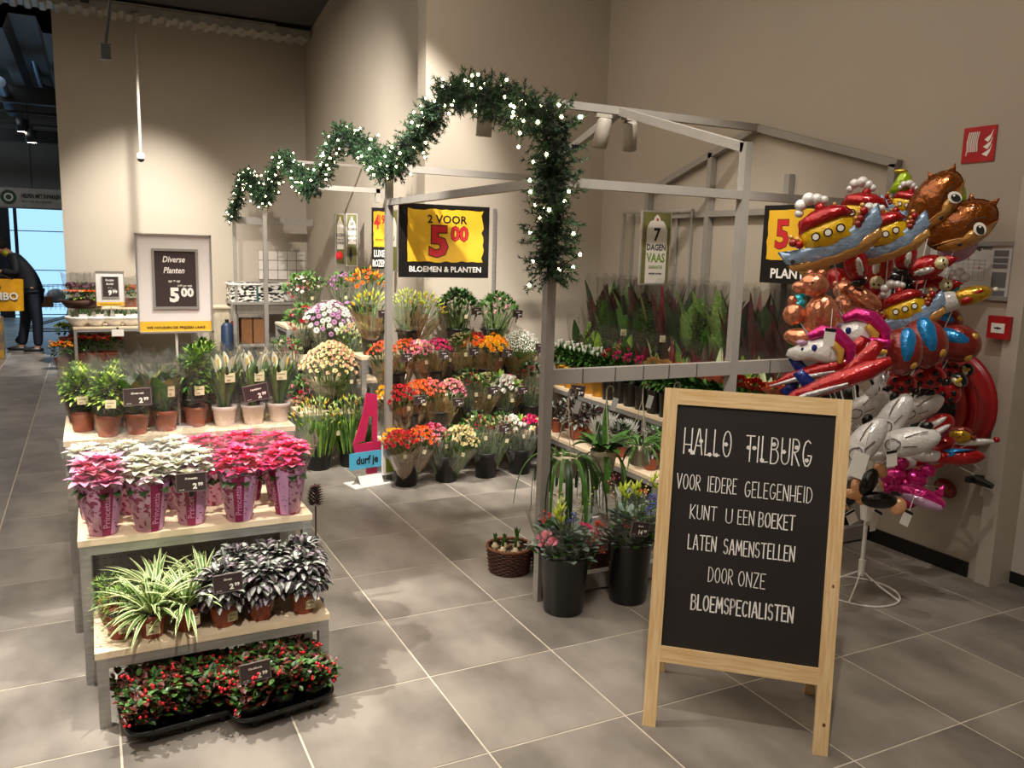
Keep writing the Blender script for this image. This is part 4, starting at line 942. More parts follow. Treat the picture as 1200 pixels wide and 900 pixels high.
def bloom(b, p, d, kind, c, s, rr):
    d, x, y = frame_of(d); p = V(p); ci = PI_.get(c, g1) if isinstance(c, str) else c
    if kind == 'daisy':
        n = 10; q0 = rr.random()
        for k in range(n):
            a = 2*PI*k/n+q0; r_ = x*math.cos(a)+y*math.sin(a); t_ = x*-math.sin(a)+y*math.cos(a)
            b.face([p, p+r_*s*.7-t_*s*.2+d*s*.18, p+r_*s*1.05+d*s*.05, p+r_*s*.7+t_*s*.2+d*s*.18], ci)
        b.face([p+(x*math.cos(a)+y*math.sin(a))*s*.25+d*s*.12 for a in [k*PI/3 for k in range(6)]], gk)
    elif kind == 'rose':
        for ring, (r, h, n) in enumerate(((.95, .15, 6), (.65, .5, 5), (.35, .75, 4))):
            for k in range(n):
                a = 2*PI*k/n+ring*.6; r_ = x*math.cos(a)+y*math.sin(a); t_ = x*-math.sin(a)+y*math.cos(a)
                b.face([p-d*s*.1, p+r_*s*r-t_*s*.45*r+d*s*h, p+r_*s*r*1.12+d*s*(h+.2), p+r_*s*r+t_*s*.45*r+d*s*h], ci)
    elif kind == 'carn':
        for k in range(16):
            v = (d*rr.uniform(.2, 1.1)+x*rr.uniform(-1, 1)+y*rr.uniform(-1, 1)).normalized(); u = v.orthogonal().normalized()*s*.42; q = p+v*s*.75; w_ = v.cross(u)
            b.face([p+v*s*.1, q-u+w_*rr.uniform(-.5, .5), q+v*s*.3, q+u+w_*rr.uniform(-.5, .5)], ci)
    elif kind == 'spray':
        for k in range(5):
            q = p+(x*rr.uniform(-1, 1)+y*rr.uniform(-1, 1)+d*rr.uniform(-.6, .6))*s; b.octa(q, s*.36, ci)
    elif kind == 'bud':
        L = s*3.4; r = s*.55; e = p+d*L
        ring = [p+d*L*.45+(x*math.cos(a)+y*math.sin(a))*r for a in [k*2*PI/5 for k in range(5)]]
        for k in range(5): b.face([p, ring[(k+1) % 5], ring[k]], ci); b.face([e, ring[k], ring[(k+1) % 5]], ci)
    elif kind == 'gyps':
        for k in range(9):
            q = p+(x*rr.uniform(-1, 1)+y*rr.uniform(-1, 1)+d*rr.uniform(-1, 1))*s*1.4; u = V((rr.uniform(-1, 1), rr.uniform(-1, 1), rr.uniform(-1, 1)))*s*.28; w_ = u.cross(d)+d*s*.1
            b.face([q-u, q-w_, q+u, q+w_], ci)
    elif kind == 'leaf':
        for k in range(4): b.blade(p, (d+x*rr.uniform(-.8, .8)+y*rr.uniform(-.8, .8)), s*3.2, s*1.3, .3, ci, 3, .3)
    elif kind == 'spike':
        for k in range(8):
            q = p+d*s*.8*k; a = k*2.4; b.octa(q+(x*math.cos(a)+y*math.sin(a))*s*.4, s*.42*(1.1-k*.07), ci)
# kind: (list of (bloom, colour, share), n, bloom size, dome radius, height, wrap)
BK = {'red_gerbera': ([('rose', 'red', 1)], 26, .019, .10, .40, 'kraft'), 'orange_gerbera': ([('rose', 'orange', .8), ('rose', 'salmon', .2)], 26, .019, .10, .40, 'kraft'),
 'yellow_gerbera': ([('rose', 'yellow', 1)], 22, .018, .08, .40, 'kraft'), 'pink_gerbera': ([('carn', 'pink', .7), ('carn', 'peach', .3)], 34, .019, .10, .40, 'kraft'), 'salmon_bunch': ([('carn', 'salmon', .8), ('carn', 'pink', .2)], 34, .019, .10, .40, 'kraft'),
 'hotpink_bunch': ([('rose', 'hotpink', .8), ('carn', 'pink', .2)], 32, .018, .10, .40, 'kraft'), 'crimson_pink': ([('carn', 'red', .25), ('carn', 'hotpink', .25), ('carn', 'pink', .5)], 40, .017, .11, .40, 'clear'),
 'cream_carnation': ([('carn', 'cream', .85), ('leaf', g1, .15)], 46, .02, .11, .38, 'green'), 'big_cream': ([('carn', 'cream', .6), ('carn', 'peach', .4)], 120, .022, .21, .36, 'green'),
 'red_green_mix': ([('spray', 'red', .3), ('leaf', g1, .3), ('spray', 'ltgreen', .25), ('rose', 'white', .05), ('spray', 'burgundy', .1)], 46, .014, .11, .44, 'clear'),
 'white_rose': ([('carn', 'white', .8), ('leaf', g3, .2)], 26, .026, .10, .42, 'clear'), 'white_magenta': ([('carn', 'cream', .5), ('carn', 'hotpink', .5)], 18, .03, .09, .42, 'clear'),
 'burgundy_bunch': ([('spray', 'burgundy', .7), ('leaf', g2, .3)], 60, .014, .12, .46, 'clear'), 'bud_mix': ([('spray', 'ltgreen', .35), ('leaf', g4, .35), ('spray', 'buff', .3)], 46, .013, .11, .44, 'kraft'),
 'ranunculus': ([('rose', 'amber', .75), ('rose', 'yellow', .25)], 22, .028, .11, .42, 'kraft'), 'red_ranunculus': ([('rose', 'red', .5), ('rose', 'orange', .5)], 18, .027, .10, .44, 'kraft'),
 'gypsophila': ([('gyps', 'white', 1)], 240, .015, .145, .42, 'kraft'), 'yellow_lily': ([('bud', 'lime', .75), ('bud', 'yellow', .25)], 34, .015, .13, .42, 'kraft'), 'green_lily': ([('bud', 'ltgreen', .3), ('bud', 'lime', .7)], 40, .015, .13, .42, 'clear'),
 'greenery': ([('leaf', g2, .6), ('leaf', g1, .4)], 70, .017, .14, .42, 'none'), 'pale_greenery': ([('leaf', g1, .5), ('leaf', g4, .35), ('spray', 'pink', .15)], 60, .017, .15, .38, 'none'),
 'tulip': ([('bud', 'ltgreen', .45), ('bud', 'lime', .25), ('bud', 'yellow', .12), ('leaf', g1, .18)], 60, .011, .14, .36, 'none'),
 'chrysanthemum': ([('daisy', 'white', .6), ('daisy', 'lilac', .4)], 60, .026, .18, .40, 'clear'), 'lilac_chrys': ([('daisy', 'lilac', .8), ('daisy', 'white', .2)], 40, .022, .15, .40, 'clear'),
 'lime_hydrangea': ([('carn', 'ltgreen', .75), ('carn', 'peach', .25)], 50, .02, .14, .40, 'green'), 'orange_lily': ([('rose', 'orange', .4), ('leaf', g1, .3), ('bud', 'amber', .3)], 36, .02, .14, .42, 'clear'),
 'white_green': ([('rose', 'white', .35), ('leaf', g4, .4), ('spray', 'ltgreen', .25)], 40, .018, .14, .40, 'clear'), 'purple_mix': ([('carn', 'lilac', .6), ('leaf', g4, .2), ('spray', 'burgundy', .2)], 40, .018, .13, .42, 'clear'),
 'pink_small': ([('carn', 'peach', .5), ('carn', 'cream', .25), ('carn', 'hotpink', .25)], 50, .016, .13, .36, 'clear'), 'orange_small': ([('carn', 'orange', .6), ('carn', 'salmon', .3), ('leaf', g1, .1)], 34, .016, .10, .40, 'kraft'),
 'peach_mix': ([('rose', 'red', .3), ('carn', 'pink', .3), ('leaf', g4, .4)], 36, .017, .13, .40, 'clear')}
greenw = clearmat('green_tint_wrap', 'c9cf9a', .3)
protoB = {}
def make_bunch(kind):
    spec, n, s, rad, H_, wrap = BK[kind]; n = int(n*1.35); rad *= 1.28; s *= 1.08; rr = random.Random(sum(map(ord, kind)))
    t = thing('flower_bunch', 'x', 'bouquet')
    b = MB(); st_ = MB(); lv = MB()
    for i in range(n):
        a = i*2.39996; rf = math.sqrt((i+.5)/n); r = rad*rf; z = H_-.02+rad*.8*(1-rf*rf)+rr.uniform(-.012, .012)
        p = (r*math.cos(a), r*math.sin(a), z); d = (math.cos(a)*rf*1.1+rr.uniform(-.2, .2), math.sin(a)*rf*1.1+rr.uniform(-.2, .2), 1)
        x = rr.random()
        for k_, c, sh in spec:
            x -= sh
            if x <= 0: break
        bloom(b, p, d, k_, c, s*rr.uniform(.85, 1.15), rr)
        if i % 2 == 0: st_.tube([(r*.25*math.cos(a), r*.25*math.sin(a), 0), (p[0], p[1], z-.005)], .0025, 0, 3, False)
    for i in range(26 if wrap != 'none' else 60):
        a = rr.uniform(0, 6.28); f = rr.random(); r = rad*(.3+.7*f); z = H_*(.4+.5*f)
        lv.blade((r*math.cos(a)*.8, r*math.sin(a)*.8, z), (math.cos(a)*.5, math.sin(a)*.5, 1), rr.uniform(.06, .12), rr.uniform(.012, .024), .4, rr.choice((0, 1)), 2, .3)
    o = b.build('blooms', FM, t); o['kind'] = 'stuff'
    o = st_.build('stems', FM[gs], t); o['kind'] = 'stuff'
    o = lv.build('foliage', [G1, G2] if kind != 'tulip' else [G4, G1], t); o['kind'] = 'stuff'
    if kind == 'tulip':
        o = None; lv = MB()
        for i in range(150):
            a = rr.uniform(0, 6.28); r = .12*math.sqrt(rr.random()); lv.blade((r*math.cos(a), r*math.sin(a), .1), (math.cos(a)*.25, math.sin(a)*.25, 1), rr.uniform(.2, .28), .02, .25, rr.choice((0, 1)), 3, .4)
        o = lv.build('tulip_foliage', [G4, G3], t); o['kind'] = 'stuff'
    if wrap != 'none':
        m_ = {'kraft': kraft, 'clear': cello2, 'green': greenw}[wrap]
        sleeve(t, .035, rad*1.05, .06, H_-.06+(.07 if wrap == 'clear' else 0), m_, .012, 22, 'wrap', 4)
    b = MB(); b.box((rad*.3, -rad*.93, H_-.09), (.028, .003, .034)); b.build('price_sticker', mat('sticker_cream', 'd8cfa8'), t).rotation_euler = (0, 0, 0)
    return t
def bunch(kind, x, y, z, label, lean=(0, 0), group=None, sc=1.0):
    if kind not in protoB:
        t = make_bunch(kind); ch = freeze(t); protoB[kind] = (t, ch)
    else:
        t0, ch = protoB[kind]; t = copy_tree(t0, ch)
    t.location = (x, y, z); t.rotation_euler = (-lean[1], lean[0], R.uniform(-.5, .5)); t.scale = (sc,)*3; t['label'] = label
    if group: t['group'] = group
    return t
protoK = None
def bucket(x, y, z, label, group, r=.1, h=.21, m=None):
    t = thing('flower_bucket', label, 'bucket', (x, y, z), 0, group)
    b = MB(); b.lathe([(0, 0), (r*.82, 0), (r*.97, h-.03), (r*1.0, h-.03), (r*1.02, h-.012), (r*1.04, h), (r*.98, h), (r*.93, h-.02), (r*.8, .01), (0, .01)], 0, 24); b.build('tub', m or bucketm, t, True)
    b = MB()
    for s in (-1, 1): b.box((s*r*1.05, 0, h-.015), (.02, .04, .014))
    b.build('handle_lug', m or bucketm, t)
    b = MB(); b.lathe([(0, h*.55), (r*.9, h*.55)], 0, 16); b.build('water', mat('bucket_water', '18201c', .05), t); return t
steptable('first step of the cut flower stand against the back wall', .2, 1.78, .60, .29, .30, 'steps of the cut flower stand', False)
steptable('second step of the cut flower stand against the back wall', .2, 1.78, .885, .25, .60, 'steps of the cut flower stand', False)
steptable('top step of the cut flower stand against the back wall', .16, 1.78, 1.13, .33, .92, 'steps of the cut flower stand', False)
RN = {0: ('on the floor', .43, 0), 1: ('on the first step', .735, .30), 2: ('on the second step', 1.0, .60), 3: ('on the top step', 1.28, .92)}
ORD = ['first', 'second', 'third', 'fourth', 'fifth']
rowsF = {0: [(.30, [('yellow_gerbera', -.16, .1, 'yellow gerbera'), ('red_gerbera', -.1, -.22, 'red gerbera'), ('orange_gerbera', .26, .0, 'orange gerbera')]), (.64, [('crimson_pink', -.25, .02, 'pink and crimson carnation'), ('cream_carnation', .24, -.12, 'cream carnation')]), (.985, [('red_green_mix', -.14, 0, 'mixed red and green'), ('red_green_mix', .2, -.05, 'red-berried')]), (1.30, [('white_rose', -.2, .05, 'white rose'), ('white_magenta', .14, -.1, 'white and magenta')])],
 1: [(.415, [('yellow_gerbera', -.3, .15, 'yellow gerbera'), ('red_gerbera', -.18, -.2, 'red gerbera'), ('orange_gerbera', .22, .05, 'orange gerbera')]), (.69, [('salmon_bunch', -.15, .05, 'salmon carnation'), ('pink_gerbera', .2, -.1, 'pale pink carnation')]), (1.01, [('red_green_mix', -.1, .0, 'red and green mixed'), ('bud_mix', .2, 0, 'pale budded')]), (1.28, [('white_rose', .0, -.2, 'white carnation'), ('hotpink_bunch', .1, .12, 'pink daisy')]), (1.55, [('burgundy_bunch', .0, .0, 'burgundy berried')])],
 2: [(.34, [('orange_small', -.12, -.1, 'salmon orange carnation')]), (.44, [('orange_gerbera', .2, .05, 'amber and orange daisy')]), (.72, [('pink_gerbera', -.22, -.1, 'pale pink carnation'), ('hotpink_bunch', .2, .02, 'hot pink gerbera')]), (1.02, [('bud_mix', -.05, 0, 'greenish budded')]), (1.24, [('red_ranunculus', -.16, .12, 'red and orange ranunculus'), ('ranunculus', .1, -.12, 'amber ranunculus')]), (1.52, [('gypsophila', .0, -.12, 'white gypsophila')])],
 3: [(.30, [('yellow_lily', -.05, -.05, 'lime and yellow lily bud')]), (.62, [('green_lily', -.05, .0, 'lime green lily bud'), ('yellow_lily', .3, -.08, 'yellow lily bud')]), (1.08, [('greenery', .0, .0, 'dark green foliage')]), (1.43, [('pale_greenery', .05, 0, 'pale green foliage')])]}
for ri, row in rowsF.items():
    wh, y, z = RN[ri]
    for bi, (x, bl) in enumerate(row):
        if ri == 2 and bi == 1: bz = None
        od = ORD[bi] if bi < 5 else 'last'
        if not (ri == 2 and bi == 1): bucket(x if not (ri == 2 and bi == 0) else .39, y, z, 'black bucket '+wh+(', leftmost' if bi == 0 else ' with the '+bl[0][3]+' bunch'), 'black buckets of the cut flower stand')
        for k, (kd, lx, ly, nm) in enumerate(bl):
            pos = '' if len(bl) == 1 else (' at the left of' if k == 0 else (' at the right of' if k == len(bl)-1 else ' at the front of'))
            bunch(kd, x+lx*.12, y-(.05 if kd == 'pale_greenery' else 0)+ly*.15, z+.012, f'{nm} bunch{pos or " in"} the '+('leftmost' if bi == 0 else od)+f' bucket {wh}', (lx, ly), 'cut flower bunches on the stand', .95)
# price cards of the rows
cards = [(482, 447+22, 0, 1)]
n = 0
for px_, py_, y, lb, pr_ in ((489, 467, .58, 'red gerberas on the first step', '3'), (533, 470, .58, 'pale pink carnations on the first step', '3'), (574, 456, .58, 'pale budded bunch on the first step', '5'), (609, 456, .58, 'pink daisies on the first step', '2'),
        (474, 418, .86, 'amber daisies on the second step', '3'), (517, 415, .86, 'hot pink gerberas on the second step', '3'), (552, 411, .86, 'greenish budded bunch on the second step', '3'), (591, 413, .86, 'amber ranunculus on the second step', '3'), (629, 406, .86, 'white gypsophila on the second step', '5'),
        (447, 367, 1.12, 'left lily buds on the top step', '5'), (555, 364, 1.12, 'dark foliage on the top step', '5'), (603, 367, 1.12, 'pale foliage on the top step', '3'), (587, 500, .3, 'red-berried bunch on the floor', '3'), (629, 503, .3, 'white and magenta bunch on the floor', '3')):
    p = at(px_, py_, 1, y-.04); a = jit(.12); t_ = card(fmat(p, (math.cos(a), 0, math.sin(a)), (-math.sin(a), 0, math.cos(a))), .092, 'small brown price card in front of the '+lb, 'Bloemen', (pr_, '99'), 'small brown price cards on the flower stand', False)
    t_.location.y -= .06
    b = MB(); b.tube([(0, .008, -.03), (0, .03, -.08)], .004); b.build('card_stem', blackp, t_)
# left group beyond the first pole
p = at(377, 553, 2, 0)
for x, k in ((p.x, 0), (p.x+.29, 1)):
    lb = 'left' if k == 0 else 'right'
    bucket(x, p.y+.12, 0, lb+' black bucket of tulips on the floor behind the plant display', 'tulip buckets on the floor', .115, .22)
    bunch('tulip', x, p.y+.12, .01, 'dense '+lb+' bucketful of budding tulips on the floor', (0, 0), 'budding tulips in floor buckets', 1.15)
steptable('low wooden table behind the tulip buckets, under the cream carnations', -.32, .14, 1.3, .34, .44, 'tables left of the flower stand', False)
steptable('wooden table behind the cream carnations near the first pole', -.1, .52, 1.75, .36, .62, 'tables left of the flower stand', False)
steptable('rear wooden table under the white and lilac chrysanthemums', -.35, .55, 2.2, .75, .76, 'tables left of the flower stand', False)
steptable('farthest wooden table of cut flowers along the middle wall', -.05, .7, 3.05, .6, 1.0, 'tables left of the flower stand', False)
def lg(kd, px_, py_, y, lb, lean, zb, sc=1.0, r=.105):
    H_ = BK[kd][4]*sc; p = at(px_, py_, 1, y); bucket(p.x-lean[0]*.3, y, zb, 'black bucket holding the '+lb, 'black buckets left of the flower stand', r, max(.16, min(.26, p.z-H_-zb+.2)))
    zz = max(zb+.01, p.z-H_-BK[kd][3]*.3*sc); bunch(kd, p.x-lean[0]*.35, y, zz, lb, lean, 'bunches left of the flower stand', sc)
lg('big_cream', 388, 428, 1.45, 'large dome of cream and peach carnations behind the tulips', (0, -.05), .44)
lg('pink_small', 352, 478, 1.75, 'small cream and pink bunch beside the white potted plants', (0, 0), .01)
lg('lime_hydrangea', 412, 393, 1.9, 'pale lime hydrangea bunch left of the first pole', (.1, -.2), .62)
lg('peach_mix', 352, 452, 2.0, 'red and pink bunch low behind the peace lilies', (-.1, -.2), .1)
lg('chrysanthemum', 372, 372, 2.35, 'big tilted bunch of white and lilac chrysanthemums', (-.15, -.45), .76, 1.05)
lg('lilac_chrys', 398, 362, 2.6, 'lilac chrysanthemum bunch behind the white ones', (.1, -.3), .76)
lg('peach_mix', 345, 385, 2.75, 'tilted red and pink mixed bunch left of the chrysanthemums', (-.3, -.4), .76)
lg('white_green', 362, 340, 3.3, 'white and green bunch on the farthest table', (-.1, -.2), 1.0)
lg('purple_mix', 402, 338, 3.2, 'purple bunch on the farthest table', (.05, -.2), 1.0)
lg('peach_mix', 345, 350, 3.5, 'dark mixed bunch at the left of the farthest table', (-.35, -.2), 1.0)
lg('orange_lily', 427, 330, 2.2, 'orange and green bunch behind the yellow lilies', (.05, -.1), 1.05, 1.0)
steptable('small high table under the orange bunch behind the first pole', .3, .62, 2.05, .3, 1.05, 'tables left of the flower stand', False)
lg('red_green_mix', 338, 402, 2.2, 'red flowered bunch just right of the peace lilies', (-.1, -.2), .4)
# promo stand 'durf je'
p = at(437, 568, 2, 0)
t = thing('number_cutout', 'pink number 4 cut-out on a white foot with a blue strip', 'sign', (p.x-.02, p.y+.04, 0), .2)
b = MB(); fz = .1
P4 = [(-.045, .68), (.045, .66), (.055, .28), (.085, .27), (.085, .21), (.05, .2), (.048, .08), (-.02, .08), (-.015, .26), (-.125, .3), (-.13, .4)]
pinkc = mat('cutout_pink', 'c32558', .5, var=.03)
bm_pts = P4
outer = [(x, z) for x, z in [(.005, .72), (.06, .69), (.07, .33), (.1, .33), (.1, .22), (.07, .2), (.07, .08), (-.03, .08), (-.035, .22), (-.135, .29), (-.12, .42)]]
# body of the numeral as strips leaving the inner hole open
quads = [[(-.02, .72), (.07, .70), (.07, .52), (-.055, .55)], [(-.055, .55), (.0, .535), (-.02, .44), (-.095, .43)], [(-.095, .43), (-.02, .44), (-.04, .35), (-.135, .33)], [(.03, .53), (.07, .52), (.07, .33), (.03, .335)], [(-.135, .33), (.1, .33), (.1, .23), (-.12, .25)], [(-.02, .24), (.07, .235), (.07, .07), (-.02, .07)]]
for q in quads:
    a = [(x, -.008, z) for x, z in q]; c = [(x, .008, z) for x, z in q]; b.face(a); b.face(c[::-1])
    for i in range(4): b.face([a[i], c[i], c[(i+1) % 4], a[(i+1) % 4]])
b.build('numeral', pinkc, t)
b = MB(); b.box((0, 0, .005), (.34, .2, .008)); b.build('foot', white, t)
b = MB(); b.face([(-.1, -.06, .01), (.1, -.06, .01), (.1, 0, .09), (-.1, 0, .09)]); b.face([(-.1, .06, .01), (.1, .06, .01), (.1, 0, .09), (-.1, 0, .09)]); b.box((.025, 0, .1), (.09, .012, .12)); b.build('support', white, t)
b = MB(); b.box((-.03, -.025, .2), (.3, .006, .13)); b.build('blue_strip', mat('strip_blue', '55b4dc', .5, var=.02), t)
text('durf je', .085, inkk, t, -.03, .175, -.03, .03, sx=.85)
b = MB(); b.box((.15, -.06, .19), (.13, .03, .24)); o = b.build('leaflet_box', white, t)
flat(rect(.105, .09, .195, .2), mat('leaflet_green', '7c8b2e', .5), t, -.077, 'leaflet_print'); text('Bloemen', .026, inkk, t, .15, .265, -.077, .02); text('kaart', .022, inkk, t, .15, .235, -.077, .02)
b = MB(); b.box((.17, -.03, .16), (.13, .02, .18)); b.build('blue_backing', MATS['strip_blue'], t)
# ------------------------------------------------------------ vases, baskets in front of the stall
def vase(x, y, h_, r, label):
    t = thing('black_vase', label, 'bucket', (x, y, 0), 0, 'tall black buckets by the front rail')
    b = MB(); b.lathe([(0, 0), (r*.76, 0), (r*.8, .01), (r*.97, h_-.02), (r*1.0, h_-.012), (r, h_), (r*.96, h_), (r*.93, h_-.02), (r*.75, .02), (0, .02)], 0, 36); b.build('tub', mat('vase_black', '161616', .3, var=.05), t, True); return t
def bigbouquet(x, y, z, label, seed, cols):
    rr = random.Random(seed); t = thing('mixed_bouquet', label, 'bouquet', (x, y, z)); st_ = MB(); b = MB(); lv = MB()
    for i, (kd, c, s, px_, py_, pz) in enumerate(cols):
        d = (px_*3, py_*3, 1)
        for q in range(4 if kd in ('spray', 'rose', 'carn') else 1): bloom(b, (px_+rr.uniform(-.02, .02), py_+rr.uniform(-.02, .02), pz+rr.uniform(-.02, .02)), d, kd, c, s, rr)
        if kd == 'bud':
            for q in range(7): a = q*.9; bloom(b, (px_, py_, pz-.03*q*.3), (math.cos(a)*.7+px_*2, math.sin(a)*.7+py_*2, 1), 'bud', c, s, rr)
        st_.tube([(px_*.2, py_*.2, 0), (px_, py_, pz)], .003, 0, 4, False)
    for i in range(210):
        a = rr.uniform(0, 6.28); f = rr.random(); r = .03+.17*f; zz = .27+.15*rr.random()
        lv.blade((r*math.cos(a)*.7, r*math.sin(a)*.7, zz), (math.cos(a)*.8, math.sin(a)*.8, rr.uniform(.3, 1.2)), rr.uniform(.05, .09), rr.uniform(.035, .055), .5, rr.choice((0, 0, 0, 1, 2)), 4, .2)
    o = b.build('blooms', FM, t); o['kind'] = 'stuff'; o = st_.build('stems', FM[gs], t); o['kind'] = 'stuff'
    o = lv.build('foliage', [mat('eucalyptus', '879a8c', .5, var=.2, scale=30), G2, G1], t); o['kind'] = 'stuff'
    sleeve(t, .10, .215, .26, .50, cello2, .03, 30, 'wrap', 6); return t
p = at(668, 725, 2, 0); vx, vy = p.x+.02, p.y+.105
vase(vx, vy, .31, .127, 'tall black bucket in front of the corner pole holding a mixed bouquet')
bigbouquet(vx, vy, .02, 'mixed bouquet of lilies, red berries and pink flowers in cellophane', 4, [('bud', 'lime', .02, -.07, -.05, .52), ('bud', 'ltgreen', .018, -.02, .02, .54), ('spray', 'red', .02, -.14, -.02, .50), ('carn', 'pink', .03, -.13, -.08, .40), ('carn', 'pink', .025, -.15, -.03, .37), ('rose', 'hotpink', .016, .06, -.1, .46), ('spray', 'blue', .02, .03, -.02, .47),
    ('spike', 'ltgreen', .022, .09, .03, .45), ('spike', 'lime', .022, .1, .0, .50), ('spray', 'red', .016, .06, -.14, .38), ('spray', 'red', .016, .1, -.12, .39), ('spray', 'red', .016, .14, -.06, .40), ('spray', 'red', .015, .12, -.12, .34), ('gyps', 'buff', .03, .02, .08, .58), ('gyps', 'buff', .03, -.0, .05, .55), ('rose', 'salmon', .02, .17, -.03, .42)])
p = at(742, 712, 2, 0); vx, vy = p.x+.03, p.y+.10
vase(vx, vy, .335, .12, 'tall black bucket beside the chalkboard holding a mixed bouquet')
bigbouquet(vx, vy, .05, 'mixed bouquet with blue berries and green lilies left of the chalkboard', 8, [('bud', 'lime', .02, -.06, -.02, .56), ('bud', 'lime', .018, -.02, -.06, .58), ('spray', 'orange', .018, .03, -.02, .55), ('spray', 'blue', .02, .07, -.09, .50), ('spray', 'blue', .02, .05, -.1, .45), ('spray', 'blue', .018, .1, -.06, .52), ('spike', 'ltgreen', .02, .07, .0, .52), ('spray', 'red', .018, -.1, -.1, .42), ('rose', 'salmon', .02, .12, -.1, .36), ('bud', 'lime', .014, .12, -.02, .60), ('spike', 'buff', .02, -.08, .02, .5), ('spray', 'burgundy', .02, -.08, .06, .60)])
card_at(750, 620, vy-.21, .105, -.2, 'tilted brown 14.99 card on the bouquet beside the chalkboard', 'Boeket', ('14', '99'))
wick = mat('dark_wicker', '4a2a1c', .6, var=.35, scale=50)
def basket(x, y, label, r=.13, h_=.145, bulbs=True):
    t = thing('wicker_basket', label, 'basket', (x, y, 0), 0, 'wicker baskets by the front rail')
    b = MB(); n = 30
    for k in range(13):
        z = .006+h_*k/13; rr_ = r*(.86+.14*k/13); pts = []
        for j in range(n+1):
            a = 2*PI*j/n; q = rr_+(.005 if (j+k) % 2 else -.003); pts.append((q*math.cos(a), q*math.sin(a), z))
        b.tube(pts, .0052, 0, 5, False)
    b.build('weave', wick, t, True)
    b = MB()
    for j in range(15):
        a = 2*PI*j/15; b.tube([(r*.86*math.cos(a), r*.86*math.sin(a), 0), (r*math.cos(a), r*math.sin(a), h_)], .004, 0, 4)
    b.build('uprights', wick, t)
    b = MB()
    for o_ in (0, 1): b.tube([((r+.004*math.sin(j*2+o_*3))*math.cos(2*PI*j/40), (r+.004*math.sin(j*2+o_*3))*math.sin(2*PI*j/40), h_+.004+.004*math.cos(j*2+o_*3)) for j in range(41)], .0065, 0, 5, False)
    b.build('rim', mat('wicker_rim', '7a4a2c', .6, var=.3, scale=50), t, True)
    b = MB(); b.lathe([(0, h_*.86), (r*.95, h_*.84)], 0, 20); b.lathe([(0, 0), (r*.86, .0), (r*.97, h_*.9)], 0, 20); b.build('soil', soil, t)
    if bulbs:
        for k, (bx, by) in enumerate(((-.06, -.03), (-.02, .03), (.0, -.07), (.055, .02), (-.07, .05))):
            b = MB(); b.lathe([(0, 0), (.02, .005), (.022, .018), (.01, .036), (.006, .04)], 0, 12, (bx, by, h_*.84)); b.build('bulb', mat('bulb_cream', 'd8c4a2', .5, var=.15), t, True)
            b = MB(); hh = .10 if k == 3 else .065
            for q in range(6): a = q*1.05+k; b.blade((bx, by, h_*.84+.03), (math.cos(a)*.22, math.sin(a)*.22, 1), hh*R.uniform(.8, 1.1), .018, .15, 0, 4, .6)
            b.build('sprout', G1, t)
        b = MB()
        for k in range(5):
            a = 2*PI*k/5+.3; b.blade((.09, -.06, h_+.012), (math.cos(a), .15, math.sin(a)), .035, .02, 0, 0, 2, .1)
        b.box((.115, -.1, h_-.02), (.012, .004, .06)); b.build('white_star', white, t)
        b = MB(); 
        for k in range(26): b.ball((jit(.08), jit(.08), h_*.86), .009, 0, 6, 4)
        o = b.build('bark_chips', mat('bark_pale', 'b89c7c', .8, var=.3), t); o['kind'] = 'stuff'
    return t
p = at(607, 678, 2, 0); basket(p.x+.01, p.y+.13, 'round dark wicker basket with sprouting bulbs left of the corner pole')
basket(p.x+.23, p.y+.02, 'round dark wicker basket partly hidden behind the corner pole', .12, .13)
p = at(712, 676, 2, 0); basket(p.x+.01, p.y+.14, 'dark wicker basket between the two tall black buckets', .13, .15, False)
# ------------------------------------------------------------ right-hand plant stand inside the stall
def sideshelf(label, x0, x1, z, y0=-1.78, y1=1.42):
    t = thing('plant_shelf', label, 'shelf', (x0, y0, 0), 0, 'stepped plant shelves along the right wall'); w_, L = x1-x0, y1-y0
    b = MB(); b.box((w_/2, L/2, z-.013), (w_, L, .026)); b.build('shelf_board', wood, t)
    b = MB(); b.box((.02, L/2, z-.045), (.035, L-.04, .04)); b.build('front_rail', steel, t)
    for y in (.03, L*.5, L-.03):
        for x in (.02, w_-.02):
            b = MB(); b.box((x, y, (z-.026)/2), (.04, .04, z-.026)); b.build('leg', steel, t)
    return t
sideshelf('lowest wooden shelf of the right plant stand', 1.62, 2.04, .28, -1.0)
sideshelf('wooden shelf of the right plant stand with the black pots', 2.08, 2.36, .57)
sideshelf('upper wooden shelf of the right plant stand under the tall plants', 2.38, 2.60, .82)
tallP = {}
dk = mat('leaf_near_black', '2a3f20', .4, var=.35, scale=20); rdl = mat('leaf_cordyline_red', '7a2a34', .4, var=.3, scale=20); vein = mat('leaf_pale_veined', '8fae62', .45, scale=90, c2='55803a'); strp = mat('leaf_stripe_pale', 'b9c79a', .45, var=.1); choc = mat('leaf_maroon', '4a2d2c', .4, var=.3, scale=20)
